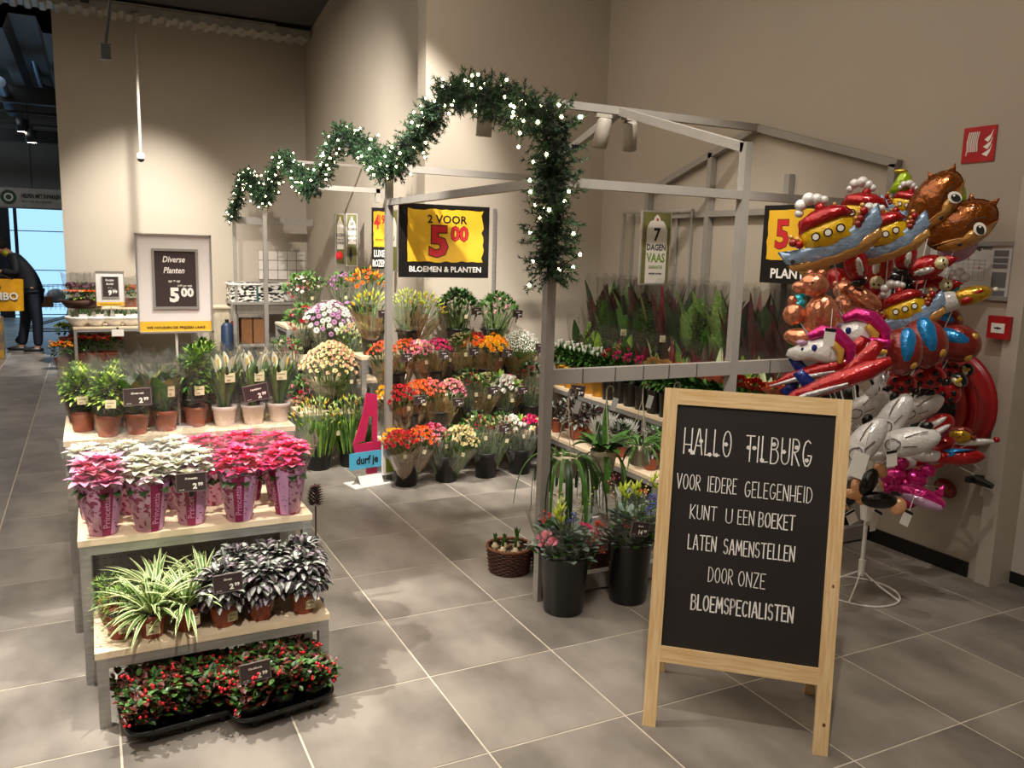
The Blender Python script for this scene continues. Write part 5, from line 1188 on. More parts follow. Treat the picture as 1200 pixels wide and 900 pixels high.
def tall(kind):
    rr = random.Random(len(kind)*7+ord(kind[0])); t = thing('sleeved_foliage_plant', 'x', 'plant')
    pot(t, .055, .1, blackp)
    cfg = {'dark': (9, .34, .10, [dk, G2, choc], .5), 'red': (12, .42, .045, [rdl, choc, rdl], .25), 'veined': (9, .30, .11, [vein, G4, vein], .6), 'fern': (8, .3, .09, [G1, G3, G2], .7), 'striped': (10, .32, .075, [strp, G2, G1], .6), 'maroon': (9, .32, .10, [choc, rdl, G2], .5)}[kind]
    for k in range(cfg[0]):
        a = k*2.4; b = MB(); z0 = .1+.16*(k/cfg[0])
        b.tube([(0, 0, .09), (.03*math.cos(a), .03*math.sin(a), z0+.04)], .003, 1, 4, False)
        b.blade((.04*math.cos(a), .04*math.sin(a), z0+.02), (.22*math.cos(a), .22*math.sin(a), 1), min(cfg[1]*rr.uniform(.55, .95), .52-z0), cfg[2]*rr.uniform(.8, 1.15), cfg[4]*rr.uniform(.3, 1.0), 0, 7, .3, 2 if kind == 'striped' else None, prof=lambda q: min(1, .25+3*q)*max(.12, 1-q**3.5))
        b.build('leaf', [cfg[3][k % 3], G1, cream], t, True)
    if kind == 'fern':
        b = MB()
        for k in range(160): a = k*2.4; b.blade((.05*math.cos(a), .05*math.sin(a), .14+.3*k/160), (math.cos(a), math.sin(a), .6), .05, .014, .5, 0, 2, .2)
        o = b.build('fronds', G3, t); o['kind'] = 'stuff'
    dkc = clearmat('dull_cellophane', 'a8a296', .07, .12)
    sleeve(t, .055, .098, .03, .56, dkc, .012, 20); 
    b = MB(); b.box((-.085, .02, .22), (.002, .035, .04)); b.build('price_sticker', MATS['sticker_cream'], t)
    return t
def ptall(kind, x, y, z, label, grp, sc=1):
    if kind not in tallP:
        t = tall(kind); tallP[kind] = (t, freeze(t))
    else: t = copy_tree(*tallP[kind])
    t.location = (x, y, z); t.rotation_euler = (0, 0, R.uniform(0, 6)); t.scale = (sc, sc, sc); t['label'] = label; t['group'] = grp; return t
num = ['nearest', 'second', 'third', 'fourth', 'fifth', 'sixth', 'seventh', 'eighth', 'ninth', 'tenth', 'eleventh', 'twelfth', 'thirteenth', 'fourteenth', 'fifteenth', 'sixteenth', 'farthest']
seqB = ['dark', 'fern', 'dark', 'maroon', 'red', 'dark', 'veined', 'fern', 'veined', 'dark', 'red', 'fern', 'dark', 'veined', 'dark', 'fern', 'dark']
nm = {'dark': 'very dark green broad-leaved', 'red': 'wine red strap-leaved', 'veined': 'pale veined broad-leaved', 'fern': 'bright green feathery', 'striped': 'green and cream striped', 'maroon': 'maroon broad-leaved'}
for k in range(17):
    y = -1.62+.176*k; ptall(seqB[k], 2.50, y, .82, nm[seqB[k]]+' sleeved plant on the upper right shelf, '+('nearest the chalkboard' if k == 0 else num[k]+' along the wall'), 'sleeved plants on the upper right shelf', 1.42)
seqA = ['striped', 'red', 'striped', 'fern', 'red', 'striped', 'red', 'veined', 'red', 'striped', 'maroon', 'maroon', 'fern', 'maroon', 'fern', 'fern', 'dark']
for k in range(17):
    y = -1.66+.176*k; ptall(seqA[k], 2.29, y, .572, nm[seqA[k]]+' sleeved plant behind the flowering pots, '+('nearest the chalkboard' if k == 0 else num[k]+' along'), 'sleeved plants on the middle right shelf', 1.08 if k < 15 else 1.2)
# flowering pots at the front of the middle shelf
def fpot(kind):
    t = thing('flowering_pot_plant', 'x', 'plant'); m_ = mat('pot_yellow', 'd9a01e', .5) if kind == 'white_cyclamen' else blackp
    b = MB(); b.lathe([(0, 0), (.05, 0), (.062, .17), (.066, .17), (.066, .185), (.058, .185), (0, .16)], 0, 16); b.build('pot', m_, t, True)
    b = MB(); shell(b, 150, (0, 0, .25), (.08, .08, .07), .07, .035, (0, 1), .6, 3); o = b.build('foliage', [G2, G1], t); o['kind'] = 'stuff'
    fc = {'white_cyclamen': PAL['white'], 'red_cyclamen': PAL['red'], 'pink_cyclamen': PAL['hotpink'], 'cream_anthurium': mat('spathe_cream', 'e9c79a', .35, var=.05), 'orange_anthurium': PAL['salmon'], 'red_anthurium': PAL['red']}[kind]
    for k in range(8):
        a = k*2.4; r = .03+.045*((k*37) % 10)/10; x, y, z = r*math.cos(a), r*math.sin(a), .33+.05*((k*53) % 10)/10
        b = MB(); b.tube([(x*.3, y*.3, .2), (x, y, z)], .002, 1, 4, False)
        if 'anth' in kind: b.blade((x, y, z), (-.55, -.35, .55), .075, .07, .1, 0, 4, -.2, side=V((.55, -.83, 0))); b.tube([(x, y, z+.008), (x-.015, y-.01, z+.045)], .003, 2, 5)
        else:
            for q in range(5): aa = q*1.26; b.blade((x, y, z), (math.cos(aa)*.5, math.sin(aa)*.5, 1), .035, .02, -.2, 0, 2, .3)
        b.build('flower', [fc, MATS['stem_green'], yel], t)
    return t
seqF = ['red_anthurium', 'orange_anthurium', 'red_anthurium', 'red_anthurium', 'orange_anthurium', 'orange_anthurium', 'orange_anthurium', 'orange_anthurium', 'cream_anthurium', 'cream_anthurium', 'pink_cyclamen', 'pink_cyclamen', 'pink_cyclamen', 'red_cyclamen', 'white_cyclamen', 'white_cyclamen', 'white_cyclamen', 'white_cyclamen', 'white_cyclamen']
FP = {}
for k, kd in enumerate(seqF):
    y = -1.68+.163*k
    if kd not in FP: t = fpot(kd); FP[kd] = (t, freeze(t))
    else: t = copy_tree(*FP[kd])
    t.location = (2.15, y, .572); t.rotation_euler = (0, 0, R.uniform(-.4, .4)); t.scale = (1.0, 1.0, 1.08)
    t['label'] = kd.replace('_', ' ')+' pot plant in the front row of the right shelf, '+('nearest the chalkboard' if k == 0 else f'{["", "second", "third", "fourth", "fifth", "sixth", "seventh", "eighth", "ninth", "tenth", "eleventh", "twelfth", "thirteenth", "fourteenth", "fifteenth", "sixteenth", "seventeenth", "eighteenth", "last"][k]} along'); t['group'] = 'flowering pots in the front row of the right shelf'
# low grey-white plants and arrangements
def lowp(kind):
    t = thing('small_pot_plant', 'x', 'plant'); pot(t, .06, .1, whitepot if kind == 'frost' else terra)
    if kind == 'frost':
        b = MB(); rr = random.Random(3)
        for k in range(260): a = rr.uniform(0, 6.28); r = .09*rr.random(); b.tube([(r*.4*math.cos(a), r*.4*math.sin(a), .1), (r*math.cos(a)+rr.uniform(-.02, .02), r*math.sin(a)+rr.uniform(-.02, .02), .13+.12*rr.random())], .0022, 0, 3, False)
        o = b.build('twigs', mat('frost_white', 'c9c9c0', .7, var=.1), t); o['kind'] = 'stuff'
    else:
        b = MB(); shell(b, 130, (0, 0, .16), (.09, .09, .07), .07, .03, (0, 1), .7, 3); o = b.build('foliage', [mat('leaf_silver_grey', '8e948a', .4, var=.3, scale=30), G2 if kind == 'green' else choc], t); o['kind'] = 'stuff'
    return t
LP = {}
for k, (kd, x, y, z, lb) in enumerate([('silver', 1.76, .95, .282, 'silver-leaved'), ('silver', 1.93, .7, .282, 'silver-leaved'), ('silver', 1.74, .6, .282, 'silver-leaved'), ('silver', 1.93, .4, .282, 'silver-leaved'), ('silver', 1.75, .3, .282, 'silver-leaved'), ('frost', 1.92, .1, .282, 'frosty white'), ('frost', 1.75, -.05, .282, 'frosty white'), ('frost', 1.92, -.2, .282, 'frosty white'), ('green', 1.75, -.35, .282, 'green-leaved'), ('green', 1.9, -.6, .282, 'green-leaved'), ('silver', 1.75, -.75, .282, 'silver-leaved'),
        ('frost', 1.25, -.75, .0, 'frosty white'), ('frost', 1.42, -.95, .0, 'frosty white'), ('frost', 1.1, -1.0, .0, 'frosty white'), ('green', 1.3, -1.2, .0, 'green-leaved'), ('frost', 1.45, -.4, 0, 'frosty white')]):
    if kd not in LP: t = lowp(kd); LP[kd] = (t, freeze(t))
    else: t = copy_tree(*LP[kd])
    t.location = (x, y, z); t.rotation_euler = (0, 0, R.uniform(0, 6)); t['label'] = lb+(' small plant on the lowest right shelf, ' if z else ' small plant on the floor behind the hanging pots, ')+num[(k if z else k-11)].replace('nearest', 'deepest').replace('farthest', 'last')+' of its row'; t['group'] = 'small low plants inside the stall'
# hanging pots under the front rail
beige = mat('pot_beige', 'd2c8a8', .5, var=.04)
def hang(x, label, kind, zt=.76, y=-1.86):
    t = thing('hanging_pot', label, 'plant', (x, y, zt), 0, 'hanging pots under the front rail')
    b = MB(); b.lathe([(0, -.115), (.052, -.115), (.055, -.11), (.066, -.035), (.072, -.03), (.074, 0), (.068, 0), (.064, -.02), (0, -.02)], 0, 22); b.build('pot', beige, t, True)
    b = MB(); zh = 1.145-zt
    for a in (0.3, 2.4, 4.5): b.tube([(.068*math.cos(a), .068*math.sin(a), -.005), (0, 0, zh-.11)], .0022, 0, 5)
    pts = [(0, 0, zh-.12), (0, 0, zh-.05)]+[(.0+.022-.022*math.cos(q), 0, zh-.045+.022*math.sin(q)) for q in (0, .8, 1.6, 2.4, 3.1, 3.8)]
    b.tube(pts, .004, 0, 6); b.build('hanger', mat('hanger_beige', 'a89f8a', .5), t)
    b = MB(); b.box((-.03, -.01, zh-.12), (.035, .002, .07)); b.build('hang_tag', mat('tag_grey', '9d9c96', .5), t).rotation_euler = (0, .3, 0)
    rr = random.Random(int(x*100))
    if kind == 'strap':
        for k in range(32):
            a = k*2.4; b = MB(); b.blade((.05*math.cos(a), .05*math.sin(a), -.01), (math.cos(a), math.sin(a), rr.uniform(.5, 1.8)), rr.uniform(.26, .44), .024, rr.uniform(4, 8), 0, 11, .15, prof=lambda q: .9-.6*abs(q-.5)); b.build('leaf', (G1, G2, G4)[k % 3], t, True)
    elif kind == 'orchid':
        for k in range(24):
            a = k*2.4; b = MB(); b.blade((.02*math.cos(a), .02*math.sin(a), -.01), (math.cos(a), math.sin(a), rr.uniform(.6, 2)), rr.uniform(.13, .2), .055, rr.uniform(.6, 1.6), 0, 6, .25); b.build('leaf', (G1, G4, G2)[k % 3], t, True)
        b = MB(); b.blade((0, 0, 0), (.02, 0, 1), .27, .035, .02, 0, 6, .5); b.build('leaf', G1, t, True)
        for k in range(5):
            a = k*1.1+4.3; b = MB(); b.blade((.05*math.cos(a), .05*math.sin(a), -.01), (math.cos(a), math.sin(a)-.3, .3), rr.uniform(.22, .33), .04, 6.5, 0, 9, .15, prof=lambda q: .9-.5*abs(q-.5)); b.build('leaf', (G1, G4)[k % 2], t, True)
    else:
        for k in range(34):
            a = k*2.4; b = MB(); b.blade((.03*math.cos(a), .03*math.sin(a), -.01), (math.cos(a), math.sin(a), rr.uniform(.5, 2)), rr.uniform(.14, .26), .016, rr.uniform(1.2, 2.8), 0, 7, .3); b.build('leaf', (G1, G2, G4)[k % 3], t, True)
    return t
xs = [at(px_, 525, 1, -1.86).x for px_ in (664, 708, 750, 786)]
hang(xs[0], 'hanging beige pot with long drooping strap leaves next to the corner pole', 'strap', .765)
hang(xs[1], 'hanging beige orchid-leaved pot, second from the corner pole', 'orchid', .775)
hang(xs[2], 'hanging beige pot with narrow arching leaves left of the chalkboard', 'arch', .79)
hang(xs[3], 'hanging beige pot half hidden behind the chalkboard top', 'arch', .79)
card_at(677, 458, -1.2, .1, -.15, 'small brown price card just right of the corner pole', 'Planten', ('3', '99'))
# ------------------------------------------------------------ foil balloons on their rack
def foil(name, c, c2=None, metal=.35, rough=.22, **k): return mat('foil_'+name, c, rough, metal, c2=c2, bump=.6, bscale=38, coat=.4, **k)
F_ = dict(blue=foil('sky_blue', '9bb7d6'), white=foil('white', 'dcdad6', metal=.1), yellow=foil('yellow', 'f0c21a', metal=.2), red=foil('red', 'a81318'), brown=foil('brown', '8a4a14', metal=.65), tan=foil('tan', 'cf9a52', metal=.2), rose=foil('rose_gold', 'd98c68', metal=.75), pink=foil('hot_pink', 'd0247e', metal=.6),
    strong=foil('strong_blue', '1f86c8'), maroon=foil('brick_red', '8a2a22', metal=.25), ochre=foil('ochre', 'd0a045', metal=.2), black=foil('black', '15120f', metal=.3), lime=foil('lime', '9ab81e'), gold=foil('gold', 'c9a030', metal=.7), peach=foil('peach', 'd9a070', metal=.1), navy=foil('navy', '1d2d78'), teal=foil('teal', '2aa3b0'), cream=foil('cream', 'e6dfae', metal=.1), silverf=foil('silver', 'b9b4b6', metal=.5), lilac=foil('lilac', 'c9a0c0', metal=.2))
eyew = inkw; eyek = inkk
STAND = at(1007, 694, 2, 0); SX, SY = STAND.x, STAND.y
def inflate(b, pts, T, m=0, y0=0, seam=1.03, back=True):
    n = len(pts); cx = sum(p[0] for p in pts)/n; cz = sum(p[1] for p in pts)/n
    ss = (seam, 1, .95, .85, .68, .45, .2)
    for sg in ((-1, 1) if back else (-1,)):
        rows = []
        for s in ss:
            yy = T*math.sqrt(max(0, 1-min(1, s)**2)); row = []
            for i, (x, z) in enumerate(pts):
                q = yy*(1+(.22*math.sin(i*2.3+sg) if .8 < s < .99 else 0)); row.append((cx+(x-cx)*s, y0+sg*q, cz+(z-cz)*s))
            rows.append(row)
        b.grid(rows, m, True); b.face([(cx+(x-cx)*.2, y0+sg*T*.98, cz+(z-cz)*.2) for x, z in pts], m)
def ell(cx, cz, rx, rz, n=22, rot=0):
    c, s = math.cos(rot), math.sin(rot)
    return [(cx+rx*math.cos(a)*c-rz*math.sin(a)*s, cz+rx*math.cos(a)*s+rz*math.sin(a)*c) for a in [2*PI*i/n for i in range(n)]]
def disc(b, cx, cz, r, y, m=0, rz=None, n=14): b.face([(x, y, z) for x, z in ell(cx, cz, r, rz or r, n)], m)
def balloon(label, px_, py_, y, roll, cat='balloon', name='foil_balloon', yaw_=0, sc=1.0, group='foil balloons on the rack'):
    p = at(px_, py_, 1, y); d = (CAM-p).normalized(); ux = V((0, 0, 1)).cross(d).normalized()*1.0; ux = Matrix.Rotation(yaw_, 3, 'Z') @ ux; uz = (-d).cross(ux).normalized()*-1
    if uz.z < 0: uz = -uz
    r = math.radians(roll); a = ux*math.cos(r)+uz*math.sin(r); c = uz*math.cos(r)-ux*math.sin(r)
    M = fmat(p, a, c); t = thing(name, label, cat, M=M @ Matrix.Scale(sc, 4), group=group)
    # white stick down to the rack
    q = M.inverted() @ V((SX+(p.x-SX)*.12, SY+(p.y-SY)*.12, .62+.1*R.random()))/1.0
    q = q/sc; b = MB(); mid = q*.5+V((0, .02, 0)); b.tube([(0, .04, 0), mid, q], .0028/sc, 0, 5, False); b.build('stick', white, t); return t
def PB(t, name, m, fnc):
    b = MB(); fnc(b); return b.build(name, m if not isinstance(m, str) else F_[m], t, True)
def boat(label, x, y, d_, roll, sc, flip=1):
    t = balloon(label, x, y, d_, roll, name='boat_balloon', sc=sc); f = flip
    hull = [(-.25*f, .05), (-.2*f, .01), (-.1*f, -.01), (.1*f, .0), (.2*f, .045), (.25*f, .11), (.24*f, .02), (.15*f, -.07), (.0, -.095), (-.14*f, -.075), (-.23*f, -.02)]
    hp = []
    for i in range(len(hull)):
        a, c = hull[i], hull[(i+1) % len(hull)]; hp += [a, ((a[0]+c[0])/2, (a[1]+c[1])/2)]
    PB(t, 'hull', 'blue', lambda b: inflate(b, hp, .05)); PB(t, 'keel', 'tan', lambda b: inflate(b, [(x_*.92, z_*.5-.055) for x_, z_ in hp], .045, y0=.005))
    PB(t, 'cabin', 'yellow', lambda b: inflate(b, [(-.12, .0), (-.125, .09), (-.1, .12), (0, .13), (.1, .12), (.125, .09), (.12, .0), (0, -.02)], .06, y0=-.01))
    PB(t, 'roof', 'red', lambda b: inflate(b, [(-.13, .1), (-.11, .16), (-.04, .185), (.05, .185), (.11, .16), (.14, .11), (.05, .105), (-.05, .1)], .062, y0=-.012))
    for k in range(3):
        xx = -.06+.06*k; b = MB(); disc(b, xx, .06, .022, -.0735); o = b.build('porthole', F_['black'], t); b = MB(); disc(b, xx, .06, .015, -.0745); b.build('porthole_glass', inkw, o)
    PB(t, 'funnel', 'red', lambda b: b.ball((.0, -.005, .185), (.028, .028, .035), 0, 10, 6)); PB(t, 'smoke', 'white', lambda b: [b.ball((sx, 0, sz), r_, 0, 10, 7) for sx, sz, r_ in ((-.0, .235, .03), (-.035, .25, .034), (-.08, .235, .03), (-.1, .2, .022), (.03, .22, .022))])
    for k, (sx, sz) in enumerate(((-.17, .07), (-.145, .05), (.16, .07), (.185, .1), (.14, .05))):
        b = MB(); b.ball((sx*f, -.03, sz), .022, 0, 8, 6); b.ball((sx*f, -.03, sz+.03), .013, 1, 7, 5); b.build('passenger', [F_['red'] if k % 2 else F_['maroon'], F_['tan']], t, True)
    b = MB(); disc(b, -.2*f, -.02, .012, -.05); b.build('eye', eyek, t); return t
boat('steamboat balloon lowest left with its bow pointing left, in front of the price board', 975, 286, -2.62, 22, .95)
boat('steamboat balloon level and highest on the left of the bunch', 1008, 262, -2.45, -6, .82, 1)
boat('steamboat balloon tilted steeply beside the brown animal heads', 1042, 285, -2.68, 24, .78, 1)
boat('small steamboat balloon half hidden behind the others at the top', 1060, 248, -2.3, -12, .6, -1)
boat('steamboat balloon alone in the middle of the bunch above the blue globes', 1064, 372, -2.75, 22, .72)
def brownhead(label, x, y, d_, roll, sc, a, c, ex=.3, ez=-.3):
    t = balloon(label, x, y, d_, roll, name='animal_head_balloon', sc=sc, yaw_=0)
    PB(t, 'head', 'brown', lambda b: inflate(b, ell(0, .01, a, c, 30), .085)); PB(t, 'muzzle', 'tan', lambda b: inflate(b, [(x_, min(z_, -c*.25+.02*math.sin(x_*30))-.006) for x_, z_ in ell(0, .01, a*.96, c*1.0, 30)], .088))
    for s in (-1, 1): PB(t, 'ear', 'brown', lambda b: inflate(b, ([(a*.38, c*.86), (a*.62, c*1.2), (a*.66, c*.68)] if s < 0 else [(a*.84, c*.5), (a*1.2, c*.42), (a*.97, c*.1)]), .02))
    b = MB(); disc(b, a*ex, c*ez, .03, -.094, rz=.038); b.build('eye_white', eyew, t); b = MB(); disc(b, a*ex, c*(ez-.05), .019, -.098, rz=.027); b.build('pupil', eyek, t); b = MB(); disc(b, a*(ex+.03), c*(ez+.08), .006, -.101); b.build('eye_glint', eyew, t)
    b = MB(); b.ball((-a*.25, -.075, -c*.66), (.014, .008, .01), 0, 8, 6); b.build('nose', eyek, t)
    b = MB(); b.tube([(a*(ex-.28), -.088, c*(ez+.35)), (a*ex, -.088, c*(ez+.5)), (a*(ex+.26), -.08, c*(ez+.34))], .0025, 0, 5); b.build('brow', eyek, t)
brownhead('shiny brown animal head balloon, upper one, tilted upright at the top of the bunch', 1096, 238, -2.45, 58, .95, .19, .115, .4, -.55)
brownhead('shiny brown animal head balloon, lower right one with a big round eye', 1127, 266, -2.55, 30, .95, .19, .125, .38, -.42)
def small(label, x, y, d_, roll, sc, parts, name='foil_balloon'):
    t = balloon(label, x, y, d_, roll, name=name, sc=sc)
    for nm_, m_, f in parts: PB(t, nm_, m_, f)
    return t
cap = [('body', 'lime', lambda b: inflate(b, [(-.07, -.06), (-.04, .0), (-.01, .06), (.02, .07), (.05, .04), (.06, -.02), (.07, -.07), (0, -.05)], .035)), ('tip', 'gold', lambda b: b.ball((-.01, 0, .07), (.04, .015, .014), 0, 8, 6))]
small('lime green pointed balloon with a gold tip at the very top of the bunch', 1056, 215, -2.25, 0, .95, cap); small('lime green balloon peeping out between the two brown heads', 1121, 228, -2.42, 0, .8, cap)
def bishop(label, x, y, d_, roll, sc):
    t = small(label, x, y, d_, roll, sc, [('robe', 'red', lambda b: inflate(b, ell(0, -.02, .065, .1), .05)), ('panel', 'white', lambda b: inflate(b, ell(.015, -.03, .03, .075), .058)), ('beard', 'cream', lambda b: inflate(b, ell(0, .055, .036, .042), .05, y0=-.012)),
        ('cap', 'red', lambda b: inflate(b, [(-.035, .085), (0, .15), (.035, .085), (0, .08)], .03)), ('shoes', 'black', lambda b: b.ball((0, -.01, -.125), (.045, .03, .025), 0, 8, 6)), ('buttons', 'gold', lambda b: [b.octa((.0, -.058, -.0-.03*k), .007) for k in range(3)])], 'figure_balloon')
    b = MB(); disc(b, -.012, .07, .006, -.062); disc(b, .012, .07, .006, -.062); b.build('eyes', eyek, t)
for k, (x, y, r_, s_, lb) in enumerate(((1002, 306, 15, .85, 'red robed figure balloon leftmost below the boats'), (1030, 318, 175, .95, 'red robed figure balloon hanging upside down in the middle'), (1062, 296, -5, .8, 'red robed figure balloon under the brown heads'), (1090, 312, -70, .95, 'red and white robed figure balloon lying on its side, upper one'), (1095, 336, -80, .95, 'red and white robed figure balloon lying on its side, lower one'), (1015, 330, 120, .7, 'small red figure balloon behind the upside-down one'))):
    bishop(lb, x, y, -2.6+.03*k, r_, s_)
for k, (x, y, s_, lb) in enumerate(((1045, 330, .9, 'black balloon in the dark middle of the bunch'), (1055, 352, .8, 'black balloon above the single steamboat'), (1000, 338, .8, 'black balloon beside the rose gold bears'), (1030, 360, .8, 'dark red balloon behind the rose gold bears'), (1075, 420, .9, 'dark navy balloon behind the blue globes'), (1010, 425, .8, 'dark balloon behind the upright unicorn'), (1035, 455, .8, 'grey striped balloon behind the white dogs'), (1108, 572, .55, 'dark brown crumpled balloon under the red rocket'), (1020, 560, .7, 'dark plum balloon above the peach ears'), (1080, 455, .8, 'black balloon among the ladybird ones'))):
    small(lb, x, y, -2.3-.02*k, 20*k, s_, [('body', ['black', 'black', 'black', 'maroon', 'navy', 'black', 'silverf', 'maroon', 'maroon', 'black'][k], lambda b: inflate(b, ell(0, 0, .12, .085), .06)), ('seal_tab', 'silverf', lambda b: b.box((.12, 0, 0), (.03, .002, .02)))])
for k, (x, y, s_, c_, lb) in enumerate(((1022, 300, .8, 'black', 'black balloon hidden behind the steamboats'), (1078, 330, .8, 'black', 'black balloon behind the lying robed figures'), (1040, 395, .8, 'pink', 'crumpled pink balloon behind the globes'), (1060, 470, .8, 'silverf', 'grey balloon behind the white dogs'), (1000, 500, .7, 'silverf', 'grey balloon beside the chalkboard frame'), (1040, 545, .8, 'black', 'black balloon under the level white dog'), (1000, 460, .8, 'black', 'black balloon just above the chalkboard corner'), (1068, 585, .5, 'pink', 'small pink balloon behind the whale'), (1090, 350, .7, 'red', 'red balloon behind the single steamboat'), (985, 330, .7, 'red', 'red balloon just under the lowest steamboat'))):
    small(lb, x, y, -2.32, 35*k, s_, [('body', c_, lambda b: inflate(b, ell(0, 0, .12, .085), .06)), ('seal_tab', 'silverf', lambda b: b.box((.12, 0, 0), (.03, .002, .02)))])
def bear(label, x, y, d_, roll, sc, f=1):
    t = small(label, x, y, d_, roll, sc, [('body', 'rose', lambda b: b.ball((0, 0, 0), (.095, .07, .125), 0, 16, 12)), ('head', 'rose', lambda b: b.ball((-.06*f, -.01, .17), (.08, .06, .065), 0, 14, 10)), ('snout', 'rose', lambda b: b.ball((-.125*f, -.02, .15), (.05, .035, .035), 0, 12, 8)),
        ('ear', 'rose', lambda b: b.ball((-.03*f, 0, .235), (.025, .02, .025), 0, 8, 6)), ('ear', 'rose', lambda b: b.ball((-.09*f, 0, .23), (.022, .02, .022), 0, 8, 6)), ('arm', 'rose', lambda b: b.ball((-.14*f, -.02, .0), (.06, .045, .06), 0, 12, 8)), ('hand', 'rose', lambda b: b.ball((-.16*f, -.02, .075), (.025, .022, .028), 0, 8, 6)),
        ('leg', 'rose', lambda b: b.ball((-.09*f, -.02, -.12), (.09, .05, .05), 0, 12, 8)), ('leg', 'rose', lambda b: b.ball((.03*f, -.03, -.13), (.05, .05, .06), 0, 12, 8)), ('arm', 'rose', lambda b: b.ball((-.02*f, -.07, .02), (.035, .03, .07), 0, 10, 8))], 'bear_balloon')
    b = MB(); b.octa((-.07*f, -.07, .18), .008); b.build('eye', eyek, t); return t
bear('rose gold bear balloon with raised arm at the left edge of the bunch', 962, 372, -2.72, -4, .85)
bear('rose gold bear balloon behind the first one, only its back showing', 992, 368, -2.45, 30, .7, -1)
small('rose gold pointed balloon shaped like wings behind the bears', 1002, 352, -2.6, -35, .9, [('wing', 'rose', lambda b: inflate(b, ell(.03, .04, .1, .045, 22, .1), .04)), ('wing', 'rose', lambda b: inflate(b, ell(.0, -.05, .085, .06), .04))])
def unicorn(label, x, y, d_, roll, sc, f=1):
    t = small(label, x, y, d_, roll, sc, [('head', 'white', lambda b: inflate(b, [(-.16*f, -.04), (-.15*f, -.01), (-.06*f, .035), (.0, .06), (.06*f, .05), (.1*f, .0), (.1*f, -.06), (.03*f, -.075), (-.05*f, -.06), (-.12*f, -.065)], .045)),
        ('mane', 'pink', lambda b: b.tube([(-.06*f, -.015, .055), (.0, -.02, .085), (.07*f, -.02, .07), (.13*f, -.01, .01), (.14*f, 0, -.08)], [.02, .032, .036, .034, .02], 0, 10)), ('mane_stripe', 'ochre', lambda b: b.tube([(.05*f, -.045, .03), (.09*f, -.045, -.01), (.09*f, -.04, -.07)], [.015, .02, .012], 0, 8)), ('horn', 'silverf', lambda b: b.tube([(-.05*f, -.02, .05), (-.1*f, -.02, .12)], [.01, .002], 0, 8)), ('forelock', 'lilac', lambda b: b.ball((-.09*f, -.03, .025), (.03, .015, .015), 0, 8, 6))], 'unicorn_balloon')
    b = MB(); b.ball((-.03*f, -.043, .0), (.014, .006, .018), 0, 10, 6); b.ball((-.085*f, -.035, -.01), (.008, .005, .012), 0, 8, 6); b.build('eye', F_['navy'], t); return t
unicorn('unicorn balloon with pink mane in the middle, upper of two facing left', 1002, 388, -2.8, 0, .95); unicorn('unicorn balloon with pink mane facing left, lower and further left', 962, 408, -2.85, 2, .9)
unicorn('unicorn balloon standing upright with its head hanging down', 1019, 430, -2.9, 85, .85)
def globe(label, x, y, d_, roll, sc):
    small(label, x, y, d_, roll, sc, [('ball', 'maroon', lambda b: b.ball((0, 0, 0), (.1, .075, .115), 0, 20, 14)), ('blue_patch', 'strong', lambda b: b.ball((.02, -.022, .02), (.05, .06, .1), 0, 16, 10)), ('spot', 'ochre', lambda b: b.ball((-.065, -.035, -.01), (.018, .012, .02), 0, 8, 6)), ('spot', 'ochre', lambda b: b.ball((-.05, -.035, -.07), (.03, .015, .02), 0, 8, 6)), ('spot', 'ochre', lambda b: b.ball((.055, -.04, -.06), (.022, .012, .02), 0, 8, 6)), ('spot', 'ochre', lambda b: b.ball((-.055, -.04, .05), (.02, .012, .025), 0, 8, 6))], 'globe_balloon')
globe('brick red and blue round balloon lowest left of the four', 1056, 412, -2.9, 0, .95); globe('brick red and blue round balloon in the middle of the four', 1083, 402, -2.85, 20, 1.05); globe('blue topped round balloon behind, above the middle one', 1106, 376, -2.6, 60, .85); globe('brick red and blue round balloon farthest right against the hose reel', 1122, 402, -2.7, 75, 1.0)
def jet(label, x, y, d_, roll, sc):
    small(label, x, y, d_, roll, sc, [('fuselage', 'red', lambda b: b.tube([(-.24, 0, -.02), (-.15, 0, .0), (0, 0, .01), (.15, 0, .02), (.24, 0, .03)], [.004, .025, .04, .04, .02], 0, 10)), ('wing', 'red', lambda b: inflate(b, [(-.12, -.0), (.02, .03), (.2, .13), (.24, .1), (.1, -.02)], .02)), ('wing_edge', 'silverf', lambda b: b.tube([(-.24, -.03, -.02), (-.1, -.045, -.01), (.06, -.05, -.01)], [.003, .014, .006], 0, 8)), ('tail_fin', 'navy', lambda b: inflate(b, [(-.1, .0), (-.13, .09), (-.09, .1), (-.05, .03)], .012)), ('tail_fin', 'navy', lambda b: inflate(b, [(-.15, -.02), (-.2, -.05), (-.16, -.1), (-.1, -.03)], .012))], 'aeroplane_balloon')
jet('red aeroplane balloon with blue fins, upper of two over the board corner', 962, 436, -2.85, 16, .95); jet('red aeroplane balloon with silver edges, lower of two over the board corner', 975, 452, -3.0, 22, 1.05)
